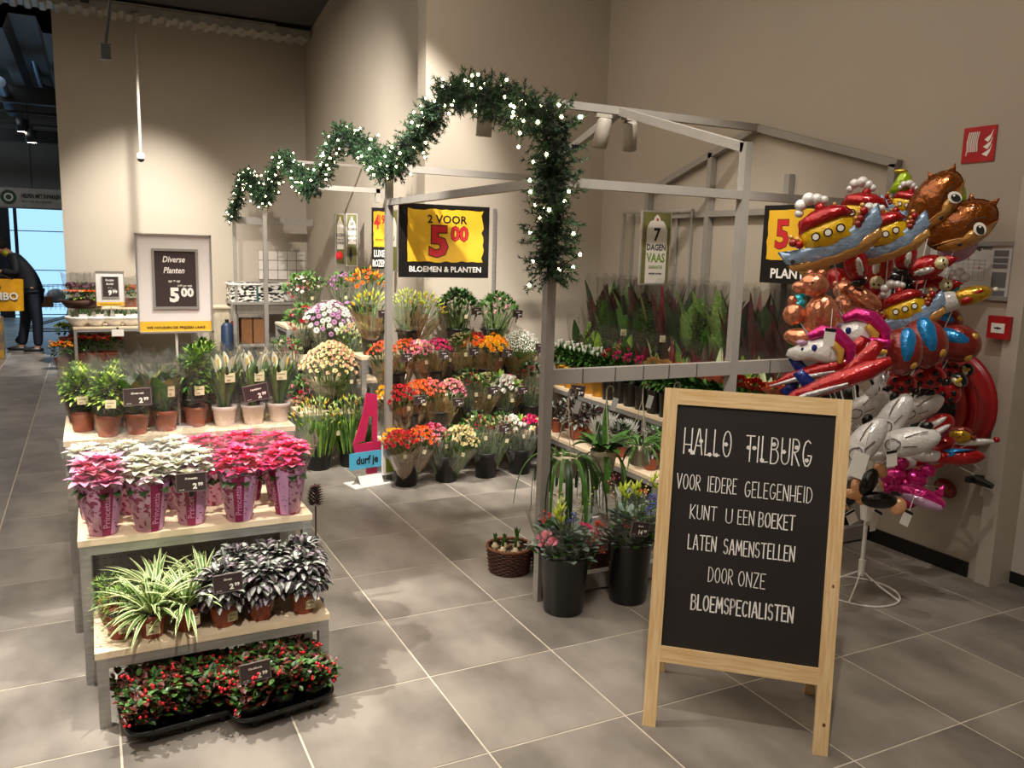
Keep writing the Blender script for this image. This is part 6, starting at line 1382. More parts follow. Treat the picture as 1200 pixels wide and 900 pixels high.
def bug(label, x, y, d_, roll, sc):
    small(label, x, y, d_, roll, sc, [('wings', 'red', lambda b: b.ball((0, 0, -.02), (.085, .05, .065), 0, 16, 10)), ('head', 'black', lambda b: b.ball((.0, -.01, .065), (.05, .04, .045), 0, 12, 8)), ('face', 'cream', lambda b: b.ball((.0, -.035, .05), (.035, .02, .02), 0, 10, 6)), ('beak', 'yellow', lambda b: b.ball((0, -.055, .065), (.012, .012, .02), 0, 8, 6))]+[('spot', 'black', (lambda sx, sz: lambda b: b.ball((sx, -.045, sz), (.017, .008, .016), 0, 8, 6))(sx, sz)) for sx, sz in ((-.04, .0), (.035, -.005), (0, -.05), (-.055, -.045), (.05, -.045))]+[('leg', 'black', lambda b: b.ball((-.08, 0, -.06), (.025, .02, .02), 0, 8, 6)), ('leg', 'black', lambda b: b.ball((.08, 0, -.06), (.025, .02, .02), 0, 8, 6))], 'ladybird_balloon')
bug('ladybird balloon with yellow beak, leftmost under the blue globes', 1057, 446, -2.85, 0, .8); bug('ladybird balloon with yellow beak, middle one', 1088, 438, -2.8, 15, .9); bug('ladybird balloon lying tilted against the hose reel', 1113, 455, -2.75, -40, .9); bug('small dark ladybird balloon in front of the reel hub', 1122, 436, -2.65, -70, .75)
dogi = mat('print_line_dark', '3a2f2c', .5)
def dog(label, x, y, d_, roll, sc):
    t = small(label, x, y, d_, roll, sc, [('body', 'white', lambda b: b.ball((0, 0, 0), (.15, .06, .068), 0, 20, 12)), ('muzzle', 'white', lambda b: b.ball((-.14, -.02, -.04), (.05, .03, .022), 0, 12, 8)), ('ear', 'black', lambda b: b.ball((.1, -.015, .055), (.03, .012, .022), 0, 10, 6))], 'dog_balloon')
    b = MB()
    for q in range(5):
        a0 = q*1.3; pts = [(-.06+.028*math.cos(a0+s*.3)*(1+.3*q/5), -.059, -.0+.026*math.sin(a0+s*.3)) for s in range(6)]; b.tube(pts, .0028, 0, 4)
    b.tube([(-.0, -.061, .02), (.05, -.059, .03), (.1, -.047, .03)], .0028, 0, 4); b.tube([(-.02, -.062, -.02), (.04, -.06, -.03)], .0028, 0, 4); b.build('printed_lines', dogi, t); return t
for x, y, d_, r_, s_, lb in ((1014, 478, -2.75, 40, .85, 'white dog balloon highest, just above the board corner'), (1040, 478, -2.6, 15, .9, 'white dog balloon behind the others near the ladybirds'), (1046, 490, -2.9, 62, .9, 'white dog balloon standing steeply in the middle'), (1012, 520, -3.0, 58, .95, 'white dog balloon beside the chalkboard frame, steeply tilted'), (1062, 518, -3.0, 18, .98, 'white dog balloon lowest and nearly level'), (1077, 480, -2.75, 35, .85, 'white zebra-like balloon right of the steep one'), (1035, 460, -2.55, 10, .8, 'white dog balloon half hidden under the upright unicorn')): dog(lb, x, y, d_, r_, s_)
def rocket(label, x, y, d_, roll, sc):
    small(label, x, y, d_, roll, sc, [('nose', 'white', lambda b: b.ball((-.1, 0, 0), (.1, .04, .042), 0, 16, 10)), ('body', 'red', lambda b: b.ball((.06, .01, -.005), (.15, .045, .052), 0, 16, 10)), ('flame', 'strong', lambda b: inflate(b, [(-.02, .03), (.02, .01), (.0, -.02), (.06, .0), (.03, .03), (.16, .035), (.03, .045)], .045, y0=-.004)), ('tip', 'red', lambda b: b.ball((-.2, 0, 0), .01, 0, 8, 6))], 'rocket_balloon')
rocket('red and white rocket balloon pointing left in front of the hose reel bottom', 1108, 534, -2.85, 8, .85); rocket('white and red rocket balloon under the lowest dog', 1078, 535, -2.75, 38, .9)
small('white rabbit-eared balloon with red back left of the hose reel hub', 1098, 500, -2.85, 40, .8, [('body', 'red', lambda b: b.ball((0, .01, 0), (.11, .05, .07), 0, 16, 10)), ('ear', 'white', lambda b: b.ball((-.02, -.035, -.03), (.09, .022, .02), 0, 12, 8)), ('ear', 'white', lambda b: b.ball((.0, -.035, .02), (.08, .02, .018), 0, 12, 8))])
small('thin white pointed balloon with a red tip sticking out right over the reel', 1142, 518, -2.75, 10, .8, [('body', 'white', lambda b: b.ball((0, 0, 0), (.13, .022, .024), 0, 12, 8)), ('tip', 'red', lambda b: b.ball((.13, 0, .01), (.022, .02, .02), 0, 8, 6))])
small('golden monkey head balloon in front of the hose reel', 1125, 511, -2.7, 0, .8, [('head', 'gold', lambda b: b.ball((0, 0, 0), (.07, .045, .05), 0, 14, 10)), ('hair', 'maroon', lambda b: b.ball((.0, .012, .03), (.075, .04, .04), 0, 14, 8)), ('ear', 'maroon', lambda b: b.ball((.08, 0, 0), .02, 0, 8, 6)), ('eyes', 'black', lambda b: [b.octa((-.02, -.043, .01), .007), b.octa((.02, -.043, .01), .007)])])
small('gold and white cone balloon pointing right in front of the floor plan', 1122, 350, -2.7, 18, .95, [('cone', 'gold', lambda b: b.ball((.06, 0, 0), (.11, .045, .05), 0, 14, 10)), ('base', 'white', lambda b: b.ball((-.06, 0, -.005), (.09, .05, .058), 0, 14, 10)), ('pattern', 'red', lambda b: [b.ball((.04, -.04, -.02), (.03, .01, .018), 0, 8, 6), b.ball((.1, -.035, .01), (.03, .01, .01), 0, 8, 6)]), ('tip', 'white', lambda b: b.ball((.185, 0, .0), .014, 0, 8, 6))])
small('teal and white puffed balloon peeping out over the floor plan', 1120, 325, -2.45, 0, .9, [('smoke', 'white', lambda b: [b.ball((x_, 0, z_), .03, 0, 10, 6) for x_, z_ in ((-.02, .02), (.02, .03), (.05, 0), (.0, -.01))]), ('body', 'teal', lambda b: b.ball((.0, -.01, -.06), (.03, .03, .06), 0, 12, 8))])
small('pale pink animal face balloon under the lower brown head', 1122, 292, -2.45, 30, .85, [('head', 'lilac', lambda b: inflate(b, ell(0, 0, .12, .08), .05)), ('blush', 'pink', lambda b: b.ball((-.06, -.035, -.03), (.035, .012, .02), 0, 8, 6)), ('eye', 'black', lambda b: b.ball((.05, -.045, .01), (.018, .008, .026), 0, 8, 6))])
small('round yellow smiling balloon under the lowest left steamboat', 953, 312, -2.5, 0, .75, [('face', 'ochre', lambda b: inflate(b, ell(0, 0, .1, .08), .05)), ('cheeks', 'tan', lambda b: b.ball((0, -.035, -.03), (.06, .02, .03), 0, 10, 6))])
small('crumpled pale blue foil balloon between the bears and the yellow one', 938, 352, -2.3, 0, .8, [('body', 'teal', lambda b: [b.ball((jit(.05), 0, jit(.06)), (.035, .03, .03), 0, 8, 6) for _ in range(7)])])
def pinkdog(label, x, y, d_, roll, sc):
    small(label, x, y, d_, roll, sc, [('body', 'pink', lambda b: b.ball((0, 0, 0), (.075, .045, .05), 0, 14, 10)), ('head', 'pink', lambda b: b.ball((.06, -.01, .06), (.04, .03, .035), 0, 10, 8)), ('ear', 'pink', lambda b: b.ball((.04, 0, .1), (.012, .01, .03), 0, 8, 6)), ('leg', 'pink', lambda b: b.ball((-.05, -.01, -.06), (.02, .02, .035), 0, 8, 6)), ('leg', 'pink', lambda b: b.ball((.05, -.01, -.06), (.02, .02, .035), 0, 8, 6)), ('tail', 'pink', lambda b: b.ball((-.09, 0, .02), (.03, .012, .012), 0, 8, 6))], 'poodle_balloon')
pinkdog('shiny pink poodle balloon, left one of two low in the bunch', 1047, 558, -2.7, 20, .9); pinkdog('shiny pink poodle balloon, right one of two above the whale', 1070, 560, -2.75, -10, .95)
small('pink whale balloon lowest right in the bunch', 1080, 582, -2.9, -15, .95, [('body', 'pink', lambda b: b.ball((0, 0, 0), (.12, .05, .05), 0, 18, 10)), ('belly', 'lilac', lambda b: b.ball((.01, -.012, -.02), (.105, .045, .032), 0, 14, 8)), ('fin', 'pink', lambda b: inflate(b, [(.04, .04), (.075, .1), (.09, .035)], .01)), ('tail', 'pink', lambda b: inflate(b, [(-.1, .0), (-.17, .06), (-.15, .0), (-.18, -.05), (-.11, -.02)], .012))], 'whale_balloon')
def eared(label, x, y, d_, roll, sc):
    small(label, x, y, d_, roll, sc, [('body', 'black', lambda b: b.ball((0, 0, 0), (.1, .05, .05), 0, 16, 10)), ('ear', 'peach', lambda b: inflate(b, ell(-.11, .04, .035, .075, 18, .3), .015)), ('ear', 'peach', lambda b: inflate(b, ell(.1, -.03, .04, .05, 18, -.5), .015))])
eared('black balloon with peach ears next to the chalkboard, upper one', 1018, 565, -2.8, 70, .75); eared('black balloon with peach ears, lower one above the rack pole', 1030, 586, -2.85, 5, .85); eared('black balloon with peach ears, small one left of the pink poodles', 1056, 574, -2.7, 15, .65); eared('black balloon mostly hidden by the chalkboard edge', 999, 580, -2.7, 60, .7)
# price tags hanging from balloons
for x, y, d_, r_, lb in ((1006, 545, -3.05, -20, 'largest white card hanging under the dog beside the chalkboard'), (1045, 537, -3.08, 10, 'narrow white tag under the level dog'), (1062, 607, -2.95, -25, 'white tag with black top under the pink whale'), (998, 606, -2.8, 30, 'white tag with black edge left of the rack pole'), (1026, 606, -2.75, -30, 'white tag with black edge right of the rack pole'), (1003, 428, -3.05, -35, 'white tag beside the upright unicorn'), (1015, 450, -3.05, -55, 'white tag at the snout of the upright unicorn'), (972, 395, -3.0, -5, 'small printed tag on the front bear')):
    p = at(x, y, 1, d_); r = math.radians(r_); M = fmat(p, (.9*math.cos(r), -.3*math.cos(r), math.sin(r)), (-math.sin(r), 0, math.cos(r)))
    t = thing('balloon_tag', lb, 'price tag', M=M, group='tags on the balloons'); k = 1.5 if x == 1006 else 1
    b = MB(); b.box((0, 0, 0), (.05*k, .002, .075*k)); b.build('card', inkw, t); b = MB(); b.box((0, -.0015, .03*k), (.05*k, .001, .014)); b.build('black_band', inkk, t) if k == 1 else None
    b = MB(); b.tube([(0, 0, .037*k), (0, .01, .12*k)], .0015); b.build('string', white, t)
# rack
t = thing('balloon_rack', 'white wire balloon rack with a round base on the floor', 'rack', (SX, SY, 0))
b = MB(); Rr = .205; b.tube([(Rr*math.cos(a), Rr*math.sin(a), .006) for a in [2*PI*k/40 for k in range(41)]], .0055, 0, 6, False); b.build('base_ring', white, t, True)
for k in range(4):
    a = k*PI/2+.45; b = MB(); b.tube([(Rr*math.cos(a), Rr*math.sin(a), .008), (Rr*.5*math.cos(a), Rr*.5*math.sin(a), .06), (.014*math.cos(a), .014*math.sin(a), .12)], .0048, 0, 6); b.build('base_spoke', white, t, True)
b = MB(); b.tube([(0, 0, .1), (0, 0, .19)], .018, 0, 14); b.build('collar', white, t); b = MB(); b.tube([(0, 0, .1), (0, 0, 1.7)], .011, 0, 12); b.build('pole', white, t)
b = MB(); b.tube([(0, 0, .42), (0, 0, .62)], [.03, .055], 0, 12); b.build('holder_cone', white, t)
for k in range(14):
    a = k*2.4; b = MB(); zz = .55+.07*(k % 5); b.tube([(0, 0, zz), (.12*math.cos(a), .12*math.sin(a), zz+.12), (.3*math.cos(a), .3*math.sin(a), zz+.24)], .003, 0, 5); b.build('arm', white, t)
for k in range(4):
    b = MB(); b.box((.02*math.cos(k*1.6), -.03+.02*math.sin(k*1.6), .42+.03*k), (.045, .002, .12)); b.build('spare_card', inkw, t)
# ------------------------------------------------------------ background left: bowl table, signs, zebra table, person, trolley
TY = 7.9
pL = at(86, 384, 1, TY); ztb = pL.z
t = steptable('grey metal plant table near the left wall with white bowls', pL.x, pL.x+1.75, TY, .9, max(.45, ztb), 'background plant tables', False)
ZT = max(.45, ztb)
steptable('rear raised step of the table with white bowls', pL.x+.02, pL.x+1.7, TY+.5, .42, ZT+.25, 'background plant tables', False)
def bowl(x, y, z, label):
    t = thing('bulb_bowl', label, 'bowl', (x, y, z), 0, 'white bulb bowls on the background table')
    b = MB(); b.lathe([(0, 0), (.09, 0), (.09, .02), (.13, .06), (.175, .11), (.18, .15), (.165, .15), (.15, .11), (0, .1)], 0, 24); b.build('bowl', white, t, True)
    b = MB(); b.lathe([(0, .13), (.16, .13)], 0, 16); b.build('soil', soil, t)
    for k in range(5):
        a = k*1.26; b = MB(); x_, y_ = .09*math.cos(a), .09*math.sin(a)
        for q in range(5): b.blade((x_, y_, .12), (math.cos(q*1.3)*.3, math.sin(q*1.3)*.3, 1), .13, .03, .15, 0, 3, .4)
        b.build('sprout', G1, t)
    b = MB(); b.box((.06, -.12, .16), (.1, .01, .05)); b.build('white_bow', white, t); return t
for k, px_ in enumerate((92, 112, 134, 153)):
    p = at(px_, 374, 1, TY+.22); bowl(p.x, TY+.2, ZT, ['leftmost', 'second', 'third', 'rightmost'][k]+' white footed bowl of sprouting bulbs on the background table')
protoO = None
def potb(x, y, z, label, cms, grp, sl=True, s=1.0, bw=False):
    t = thing('background_plant', label, 'plant', (x, y, z), jit(3), grp); pot(t, .07*s, .12*s, whitepot if bw else terra); rr = random.Random(int(x*977+y*31)); b = MB()
    shell(b, 60, (0, 0, .2*s), (.1*s, .1*s, .07*s), .07*s, .035*s, (g1, g2), .6, 2)
    for i in range(28):
        a = i*2.4; r = .11*s*math.sqrt(i/28); bloom(b, (r*math.cos(a), r*math.sin(a), .26*s+rr.uniform(-.02, .04)), (math.cos(a)*.4, math.sin(a)*.4, 1), 'carn', rr.choice(cms), .022*s, rr)
    o = b.build('foliage_and_blooms', FM, t); o['kind'] = 'stuff'
    if sl: sleeve(t, .07*s, .13*s, .02, .42*s, cello2, .015, 18)
for k, px_ in enumerate((88, 96, 104, 113)):
    p = at(px_, 345, 1, TY+.6); potb(p.x, TY+.62, ZT+.25, ['leftmost', 'second', 'third', 'rightmost'][k]+' sleeved plum-flowered plant left of the small framed sign', ['burgundy', 'lilac'], 'sleeved plants against the left wall', True, 1.2)
for k, px_ in enumerate((149, 156)):
    p = at(px_, 345, 1, TY+.6); potb(p.x, TY+.62, ZT+.25, ['left', 'right'][k]+' one of two sleeved orange plants between the framed signs', ['orange', 'amber', 'yellow'], 'sleeved plants against the left wall', True, 1.1)
p = at(95, 352, 1, TY+.35); t = thing('planted_tray', 'round dish of mixed yellow and orange plants above the white bowls', 'plant', (p.x, TY+.6, ZT+.25))
b = MB(); b.lathe([(0, 0), (.2, 0), (.3, .12), (.28, .12), (0, .08)], 0, 24); b.build('dish', mat('dish_brown', '4a2c22', .5), t, True)
rr = random.Random(4); b = MB(); shell(b, 120, (0, 0, .16), (.24, .14, .08), .07, .03, (g1, g3, g4), .5)
for i in range(40): a = i*2.4; bloom(b, (.24*math.sqrt(i/40)*math.cos(a), .14*math.sqrt(i/40)*math.sin(a), .24), (0, -.3, 1), 'carn', rr.choice(['orange', 'amber', 'buff', 'salmon']), .028, rr)
o = b.build('planting', FM, t); o['kind'] = 'stuff'; t.location.y = TY+.1-.0; t.location.y = TY+.62; t.location.z = ZT+.25; t.location.x -= .0
t.location.y = TY+.3+.22
for k, px_ in enumerate((93, 106, 118, 130)):
    p = at(px_, 400, 1, TY+.1); potb(p.x, TY+.25, .02, ['leftmost', 'second', 'third', 'rightmost'][k]+' orange-red kalanchoe under the table of white bowls', ['orange', 'salmon', 'red'], 'orange plants under the background table', False, 1.4)
p = at(75, 402, 1, TY-.2); potb(p.x-.05, TY-.1, .0, 'orange and yellow plant in a red pot on the floor left of the background table', ['orange', 'yellow', 'amber'], 'plants beside the background table', False, 1.3)
p = at(77, 383, 1, TY+.4); potb(p.x-.02, TY+.5, .25, 'lime green plant on a stool left of the background table', ['lime', 'ltgreen'], 'plants beside the background table', False, 1.2)
b = MB(); b.tube([(p.x-.02, TY+.5, 0), (p.x-.02, TY+.5, .25)], .09, 0, 14); o = b.build('plant_stool', steel); tag(o, 'grey round stool under the lime green plant by the background table', 'stool')
# white blank card under the table edge and the small framed sign
p = at(138, 390, 1, TY-.03); t = thing('blank_card', 'blank white card clipped to the edge of the background table', 'sign', M=fmat(p, (1, 0, 0), (0, 0, 1)))
b = MB(); b.box((0, 0, 0), (.16, .004, .1)); b.build('card', inkw, t); b = MB(); b.box((0, .01, .06), (.03, .02, .04)); b.build('clip', blackp, t)
yS = TY+.12; pa, pb, pd = at(111, 317.5, 1, yS), at(145, 319.5, 1, yS), at(111, 359, 1, yS)
menu_sign('framed_price_sign', 'small white framed sign reading 9.99 on the background table', fmat((pa.x, yS, pd.z), (1, 0, 0), (0, 0, 1)), pb.x-pa.x, pa.z-pd.z, 'Roosjes', 'Bordel', 'per stuk', ('9', '99'), max(.05, pd.z-ZT))
# zebra-print crate table at the back
zy = 8.0; a, c = at(272, 352, 1, zy), at(357, 356, 1, zy); ztab = (a.z+c.z)/2
t = thing('work_table', 'grey work table under the zebra-print box at the back', 'table', (a.x, zy, 0))
w_ = c.x-a.x+.15
b = MB(); b.box((w_/2, .35, ztab-.02), (w_, .75, .04)); b.build('table_top', greym, t)
b = MB(); b.box((w_/2, .02, ztab-.11), (w_-.1, .03, .16)); b.build('apron', mat('apron_grey', '7d766c', .5, .2), t)
for x in (.04, w_-.04):
    for y in (.03, .67): b = MB(); b.box((x, y, (ztab-.04)/2), (.05, .05, ztab-.04)); b.build('leg', greym, t)
t = thing('zebra_box', 'long black and white zebra-print box on the back table', 'box', (a.x+.1, zy+.1, ztab))
zm = mat('zebra_print', 'e6e2da', .5, scale=7, c2='1a1816', detail=1, stretch=(1.6, 1, 4)); rp = [n for n in zm.node_tree.nodes if n.type == 'VALTORGB'][0]; rp.color_ramp.elements[0].position = .49; rp.color_ramp.elements[1].position = .51
w2 = at(352, 345, 1, zy).x-at(273, 345, 1, zy).x; hb = at(310, 333, 1, zy).z-at(310, 349, 1, zy).z+.05
b = MB(); b.box((w2/2-.1, .25, hb/2), (w2, .5, hb)); b.build('body', zm, t)
b = MB(); b.box((w2/2-.1, .25, hb+.012), (w2+.03, .53, .03)); b.build('lid_rim', white, t)
b = MB(); b.box((w2/2-.1, .25, hb+.03), (w2-.02, .48, .01)); b.build('lid', zm, t)
for x in (.3, .75): b = MB(); b.box((x, -.004, hb/2), (.03, .004, hb)); b.build('strap', mat('strap_teal', '2d5a55', .5), t)
p = at(346, 348, 1, zy-.1); t = thing('white_bundle', 'crumpled white paper bundle at the right end of the back table', 'paper', (p.x, zy+.12, ztab))
b = MB(); [b.ball((jit(.08), jit(.05), .06), (.07, .06, .06), 0, 8, 6) for _ in range(5)]; b.build('paper', white, t)
for k, (x0, x1, lb) in enumerate(((283, 296, 'left brown cardboard box under the back table'), (297, 310, 'right brown cardboard box under the back table'))):
    q0, q1 = at(x0, 380, 1, zy+.2), at(x1, 374, 1, zy+.2); hb_ = at((x0+x1)/2, 374, 1, zy+.2).z
    t = thing('cardboard_box', lb, 'box', (q0.x, zy+.2, .25), 0, 'cardboard boxes under the back table'); ww = q1.x-q0.x-.01
    b = MB(); b.box((ww/2, .18, (hb_-.25)/2), (ww, .36, hb_-.25)); b.build('carton', mat('cardboard', '9a6a42', .7, var=.08), t); b = MB(); b.box((ww/2, .18, hb_-.25+.002), (.05, .36, .002)); b.build('tape', mat('tape_tan', 'b88a5a', .4), t)
q0 = at(296, 395, 1, zy+.2); b = MB(); b.box((.2, .2, .115), (1.0, .45, .03)); b.box((-.25, .2, .05), (.03, .4, .1)); b.box((.65, .2, .05), (.03, .4, .1)); o = b.build('low_shelf', greym, loc=(q0.x, zy, .12)); o.location.z = .12; tag(o, 'low grey shelf under the cardboard boxes at the back', 'shelf')
b = MB(); b.box((0, 0, .3), (.12, .1, .6)); o = b.build('red_panel', mat('dark_red_board', '6d1a1c', .5), loc=(at(275, 375, 1, zy+.3).x, zy+.3, 0)); tag(o, 'narrow dark red panel left of the cardboard boxes', 'panel')
p = at(266, 382, 1, zy-.3); t = thing('cleaning_bottle', 'round blue container left of the back table', 'container', (p.x, zy-.3, 0)); b = MB(); b.lathe([(0, 0), (.09, 0), (.1, .1), (.09, p.z), (.05, p.z+.05), (0, p.z+.06)], 0, 16); b.build('body', mat('container_blue', '1d3350', .5), t, True); b = MB(); b.lathe([(.03, 0), (.03, .05), (0, .05)], 0, 12, (0, 0, p.z+.05)); b.build('cap', blackp, t)
a = at(247, 360, 1, 8.6); t = thing('low_cabinet', 'beige low cabinet against the left wall beside the back table', 'cabinet', (a.x, 8.3, 0)); hc = a.z; wc = at(266, 360, 1, 8.3).x-a.x+.05
b = MB(); b.box((wc/2, .3, hc/2), (wc, .6, hc)); b.build('body', mat('cabinet_beige', 'b3a890', .6), t); b = MB(); b.box((wc/2, .29, hc+.012), (wc+.03, .64, .025)); b.build('top', mat('cabinet_top', 'bdb29a', .5), t)
b = MB(); b.box((wc/2, -.004, hc*.5), (wc-.04, .008, hc-.08)); b.build('door', MATS['cabinet_top'], t)
a, c = at(303, 304, 1, 8.9), at(357, 328, 1, 8.9); t = thing('tiled_splashback', 'white tiled splashback on the wall behind the zebra box', 'panel', (a.x, 8.915, c.z)); n = 5; ww = (1.5-a.x)/n; hh = (a.z-c.z+.15)/3
b = MB(); b.box((n*ww/2, .006, hh*1.5), (n*ww, .004, hh*3)); b.build('backing', mat('grout_dark', '8f8778', .7), t)
for i in range(n):
    for j in range(3): b = MB(); b.box((ww*(i+.5), 0, hh*(j+.5)), (ww-.012, .012, hh-.012)); b.build('tile', mat('glazed_white', 'd8d2c8', .2, var=.02), t)
# ------------------------------------------------------------ person leaning over a shopping bag
def skinmesh(name, verts, edges, rad, m, parent, sub=2):
    me = bpy.data.meshes.new(name); me.from_pydata([tuple(v) for v in verts], edges, []); me.materials.append(m)
    o = link(name, me, parent); md = o.modifiers.new('skin', 'SKIN'); 
    me.skin_vertices.new() if not me.skin_vertices else None
    for i, r in enumerate(rad):
        r = r if isinstance(r, tuple) else (r, r); me.skin_vertices[0].data[i].radius = r
    me.skin_vertices[0].data[0].use_root = True; md.use_smooth_shade = True
    s = o.modifiers.new('subdivision', 'SUBSURF'); s.levels = sub; s.render_levels = sub; return o
fpn = at(41, 413, 2, 0); PX, PY = fpn.x, fpn.y
P = thing('person', 'person in dark jacket leaning over a yellow shopping bag at far left', 'person', (PX, PY, 0), 0)
skin = mat('skin_tone', 'b98468', .5, sub=.1, var=.04); jack = mat('jacket_navy', '12161f', .7, var=.2); jean = mat('trousers_navy', '121a2b', .8, var=.2); hairm = mat('hair_dark', '1b1512', .7, var=.3)
# lateral pose: leaning to -x
vs = [(0, 0, 1.02), (-.06, 0, 1.2), (-.16, 0, 1.42), (-.26, 0, 1.56), (-.33, -.01, 1.63), (-.42, -.02, 1.66), (-.20, -.17, 1.5), (-.17, -.24, 1.27), (-.42, -.23, 1.31), (-.20, .17, 1.5), (-.3, .2, 1.22), (-.5, .14, 1.14),
      (.03, -.1, .95), (.07, -.11, .52), (.06, -.12, .09), (-.02, .1, .95), (-.11, .12, .52), (-.18, .13, .09), (-.08, -.13, .035), (-.32, .13, .035)]
es = [(0, 1), (1, 2), (2, 3), (3, 4), (4, 5), (2, 6), (6, 7), (7, 8), (2, 9), (9, 10), (10, 11), (0, 12), (12, 13), (13, 14), (0, 15), (15, 16), (16, 17), (14, 18), (17, 19)]
rad = [.15, .14, .16, .08, .055, .06, .065, .045, .03, .065, .045, .03, .09, .06, .04, .09, .06, .04, .035, .035]
skinmesh('body', vs, es, rad, skin, P)
b = MB(); b.ball((-.42, -.02, 1.68), (.095, .08, .12), 0, 20, 14, M=Matrix.Rotation(-.5, 3, 'Y')); b.ball((-.515, -.02, 1.65), (.018, .014, .02), 0, 8, 6); b.ball((-.40, -.105, 1.68), (.015, .012, .028), 0, 8, 6); b.ball((-.40, .065, 1.68), (.015, .012, .028), 0, 8, 6)
hd = b.build('head', skin, P, True)
b = MB(); b.ball((-.495, -.055, 1.69), .009, 0, 8, 6); b.ball((-.5, .015, 1.69), .009, 0, 8, 6); b.build('eyes', inkk, P); b = MB(); b.ball((-.505, -.02, 1.6), (.012, .025, .006), 0, 8, 6); b.build('mouth', mat('lips', '8a4a40', .5), P)
b = MB(); b.ball((-.395, -.02, 1.715), (.105, .092, .105), 0, 18, 12, M=Matrix.Rotation(-.3, 3, 'Y')); b.build('hair', hairm, P, True)
skinmesh('jacket', [(0, 0, .9), (-.01, 0, 1.05), (-.07, 0, 1.22), (-.16, 0, 1.43), (-.25, 0, 1.53), (-.20, -.18, 1.5), (-.17, -.25, 1.27), (-.38, -.235, 1.305), (-.20, .18, 1.5), (-.3, .205, 1.22), (-.46, .15, 1.155)], [(0, 1), (1, 2), (2, 3), (3, 4), (3, 5), (5, 6), (6, 7), (3, 8), (8, 9), (9, 10)], [(.18, .2), (.19, .2), (.18, .2), (.19, .2), .1, .1, .078, .055, .1, .078, .055], jack, P)
skinmesh('trousers', [(0, 0, 1.0), (.03, -.1, .93), (.07, -.11, .52), (.06, -.12, .1), (-.02, .1, .93), (-.11, .12, .52), (-.18, .13, .1)], [(0, 1), (1, 2), (2, 3), (0, 4), (4, 5), (5, 6)], [.15, .115, .085, .07, .115, .085, .07], jean, P)
b = MB(); b.ball((-.31, -.0, 1.59), (.06, .085, .055), 0, 12, 8); b.build('yellow_collar', mat('hi_vis_yellow', 'c9d62a', .6), P, True)
for x, y in ((-.01, -.12), (-.25, .13)): b = MB(); b.ball((x, y, .055), (.15, .055, .05), 0, 14, 8); b.box((x, y, .012), (.29, .1, .024), 1); b.build('shoe', [blackp, mat('sole_grey', '7a7772', .6)], P, True)
for (hx, hy, hz) in ((-.43, -.23, 1.31), (-.51, .14, 1.13)):
    b = MB(); b.ball((hx-.03, hy, hz), (.05, .028, .04), 0, 12, 8)
    b.build('palm', skin, P, True)
    for k in range(4): b = MB(); b.tube([(hx-.06, hy-.02+.014*k, hz+.01), (hx-.1, hy-.022+.015*k, hz-.005-.002*k), (hx-.115, hy-.02+.014*k, hz-.035)], [.009, .008, .006], 0, 6); b.build('finger', skin, P, True)
    b = MB(); b.tube([(hx-.03, hy-.025, hz+.02), (hx-.07, hy-.045, hz+.02), (hx-.09, hy-.04, hz)], [.01, .009, .007], 0, 6); b.build('thumb', skin, P, True)
# bag
bx = at(5, 345, 1, PY-.35); B_ = thing('shopping_bag', 'large yellow shopping bag with white lettering held by the person', 'bag', (bx.x-.02, PY-.36, 0))
zt1, zb1 = at(14, 327, 1, PY-.36).z, at(14, 364, 1, PY-.36).z; bw_ = .29
b = MB(); rows = []
for i in range(7):
    f = i/6; z = zb1+(zt1-zb1)*f; row = []
    for j in range(28):
        a = 2*PI*j/28; row.append(((bw_*(.93+.07*f))*math.copysign(abs(math.cos(a))**.5, math.cos(a)), (.11+.01*math.sin(5*a+i))*math.copysign(abs(math.sin(a))**.7, math.sin(a)), z))
    rows.append(row)
b.grid(rows, 0, True); b.face(rows[0]); b.build('bag_body', mat('bag_yellow', 'e3a412', .5, var=.12, scale=9, bump=.4), B_, True)
b = MB(); zh = 1.24
for s in (-1, 1): b.tube([(-.12, s*.1, zt1), (-.06, s*.05, zh), (.0, s*.05, zh+.02), (.08, s*.05, zh-.02), (.14, s*.1, zt1)], .01)
b.build('handle', blackp, B_)
text('JUMBO', .16, inkk, B_, -.02, zb1+(zt1-zb1)*.36-.008, -.128, .045, sx=.95); text('JUMBO', .16, inkw, B_, -.02, zb1+(zt1-zb1)*.36, -.132, .03, sx=.95); text('winkel bij', .06, inkk, B_, -.12, zb1+(zt1-zb1)*.72, -.132, .03)
# yellow product at lower left edge
p = at(3, 385, 1, PY-.6); b = MB(); b.box((0, 0, p.z/2+.05), (.25, .3, p.z+.25)); o = b.build('blue_display_stand', mat('display_blue', '2c4a6a', .5, c2='c99a2a', scale=5), loc=(p.x-.12, PY-.6, 0)); tag(o, 'blue and yellow display stand cut off at the left picture edge', 'display')
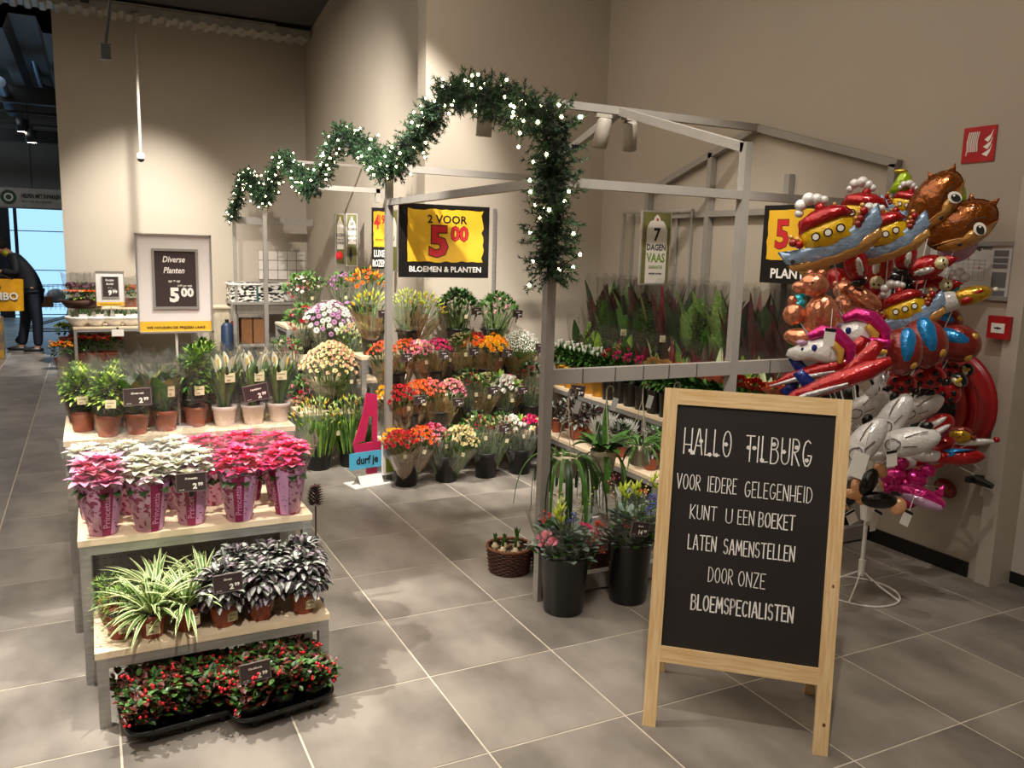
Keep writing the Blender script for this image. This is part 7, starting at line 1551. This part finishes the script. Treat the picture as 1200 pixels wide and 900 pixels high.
# shopping trolley
cp = at(52, 392, 1, PY+1.6); TX, TYy = min(cp.x, -2.62), PY+1.6
t = thing('shopping_trolley', 'wire shopping trolley behind the person by the window', 'trolley', (TX, TYy, 0))
chrome = mat('chrome_wire', '8f99a8', .3, .7, var=.03)
b = MB(); x0, x1 = -.45, .5
for z in (.62, .8, .98): 
    for y in (-.25, .25): b.tube([(x0, y, z), (x1, y, z+.04)], .006, 0, 5)
for k in range(14):
    x = x0+(x1-x0)*k/13
    for y in (-.25, .25): b.tube([(x+.03, y, .58), (x, y, 1.02)], .004, 0, 4)
for z in (.6, 1.0):
    for x in (x0, x1): b.tube([(x, -.25, z), (x, .25, z)], .006, 0, 5)
b.build('basket', chrome, t)
b = MB(); b.tube([(x1+.05, -.25, .98), (x1+.05, .25, .98)], .02, 0, 8); b.build('handle', mat('trolley_yellow', 'd9a51e', .4), t)
b = MB(); b.tube([(x1, -.22, .95), (x1-.1, -.22, .45), (x0+.1, -.2, .22)], .012, 0, 6); b.tube([(x1, .22, .95), (x1-.1, .22, .45), (x0+.1, .2, .22)], .012, 0, 6); b.tube([(x0+.1, -.2, .22), (x1, -.22, .2)], .012, 0, 6); b.tube([(x0+.1, .2, .22), (x1, .22, .2)], .012, 0, 6); b.build('chassis', chrome, t)
for x in (x0+.1, x1):
    for y in (-.22, .22): b = MB(); b.lathe([(0, -.015), (.06, -.015), (.06, .015), (0, .015)], 0, 14, M=Matrix.Translation((x, y, .062)) @ Matrix.Rotation(PI/2, 4, 'X')); b.tube([(x, y, .06), (x, y, .2)], .01); b.build('wheel', blackp, t)
t = thing('trolley_load', 'brown box and white bags of shopping inside the trolley', 'groceries', (TX, TYy, .62)); b = MB(); b.box((0, -.05, .1), (.4, .3, .18)); b.build('brown_box', MATS['cardboard'], t); b = MB(); b.ball((.25, 0, .2), (.16, .15, .13), 0, 10, 8); b.ball((-.2, 0, .24), (.15, .14, .1), 0, 10, 8); b.build('white_bag', mat('bag_pale', 'aeb9c4', .5), t, True)
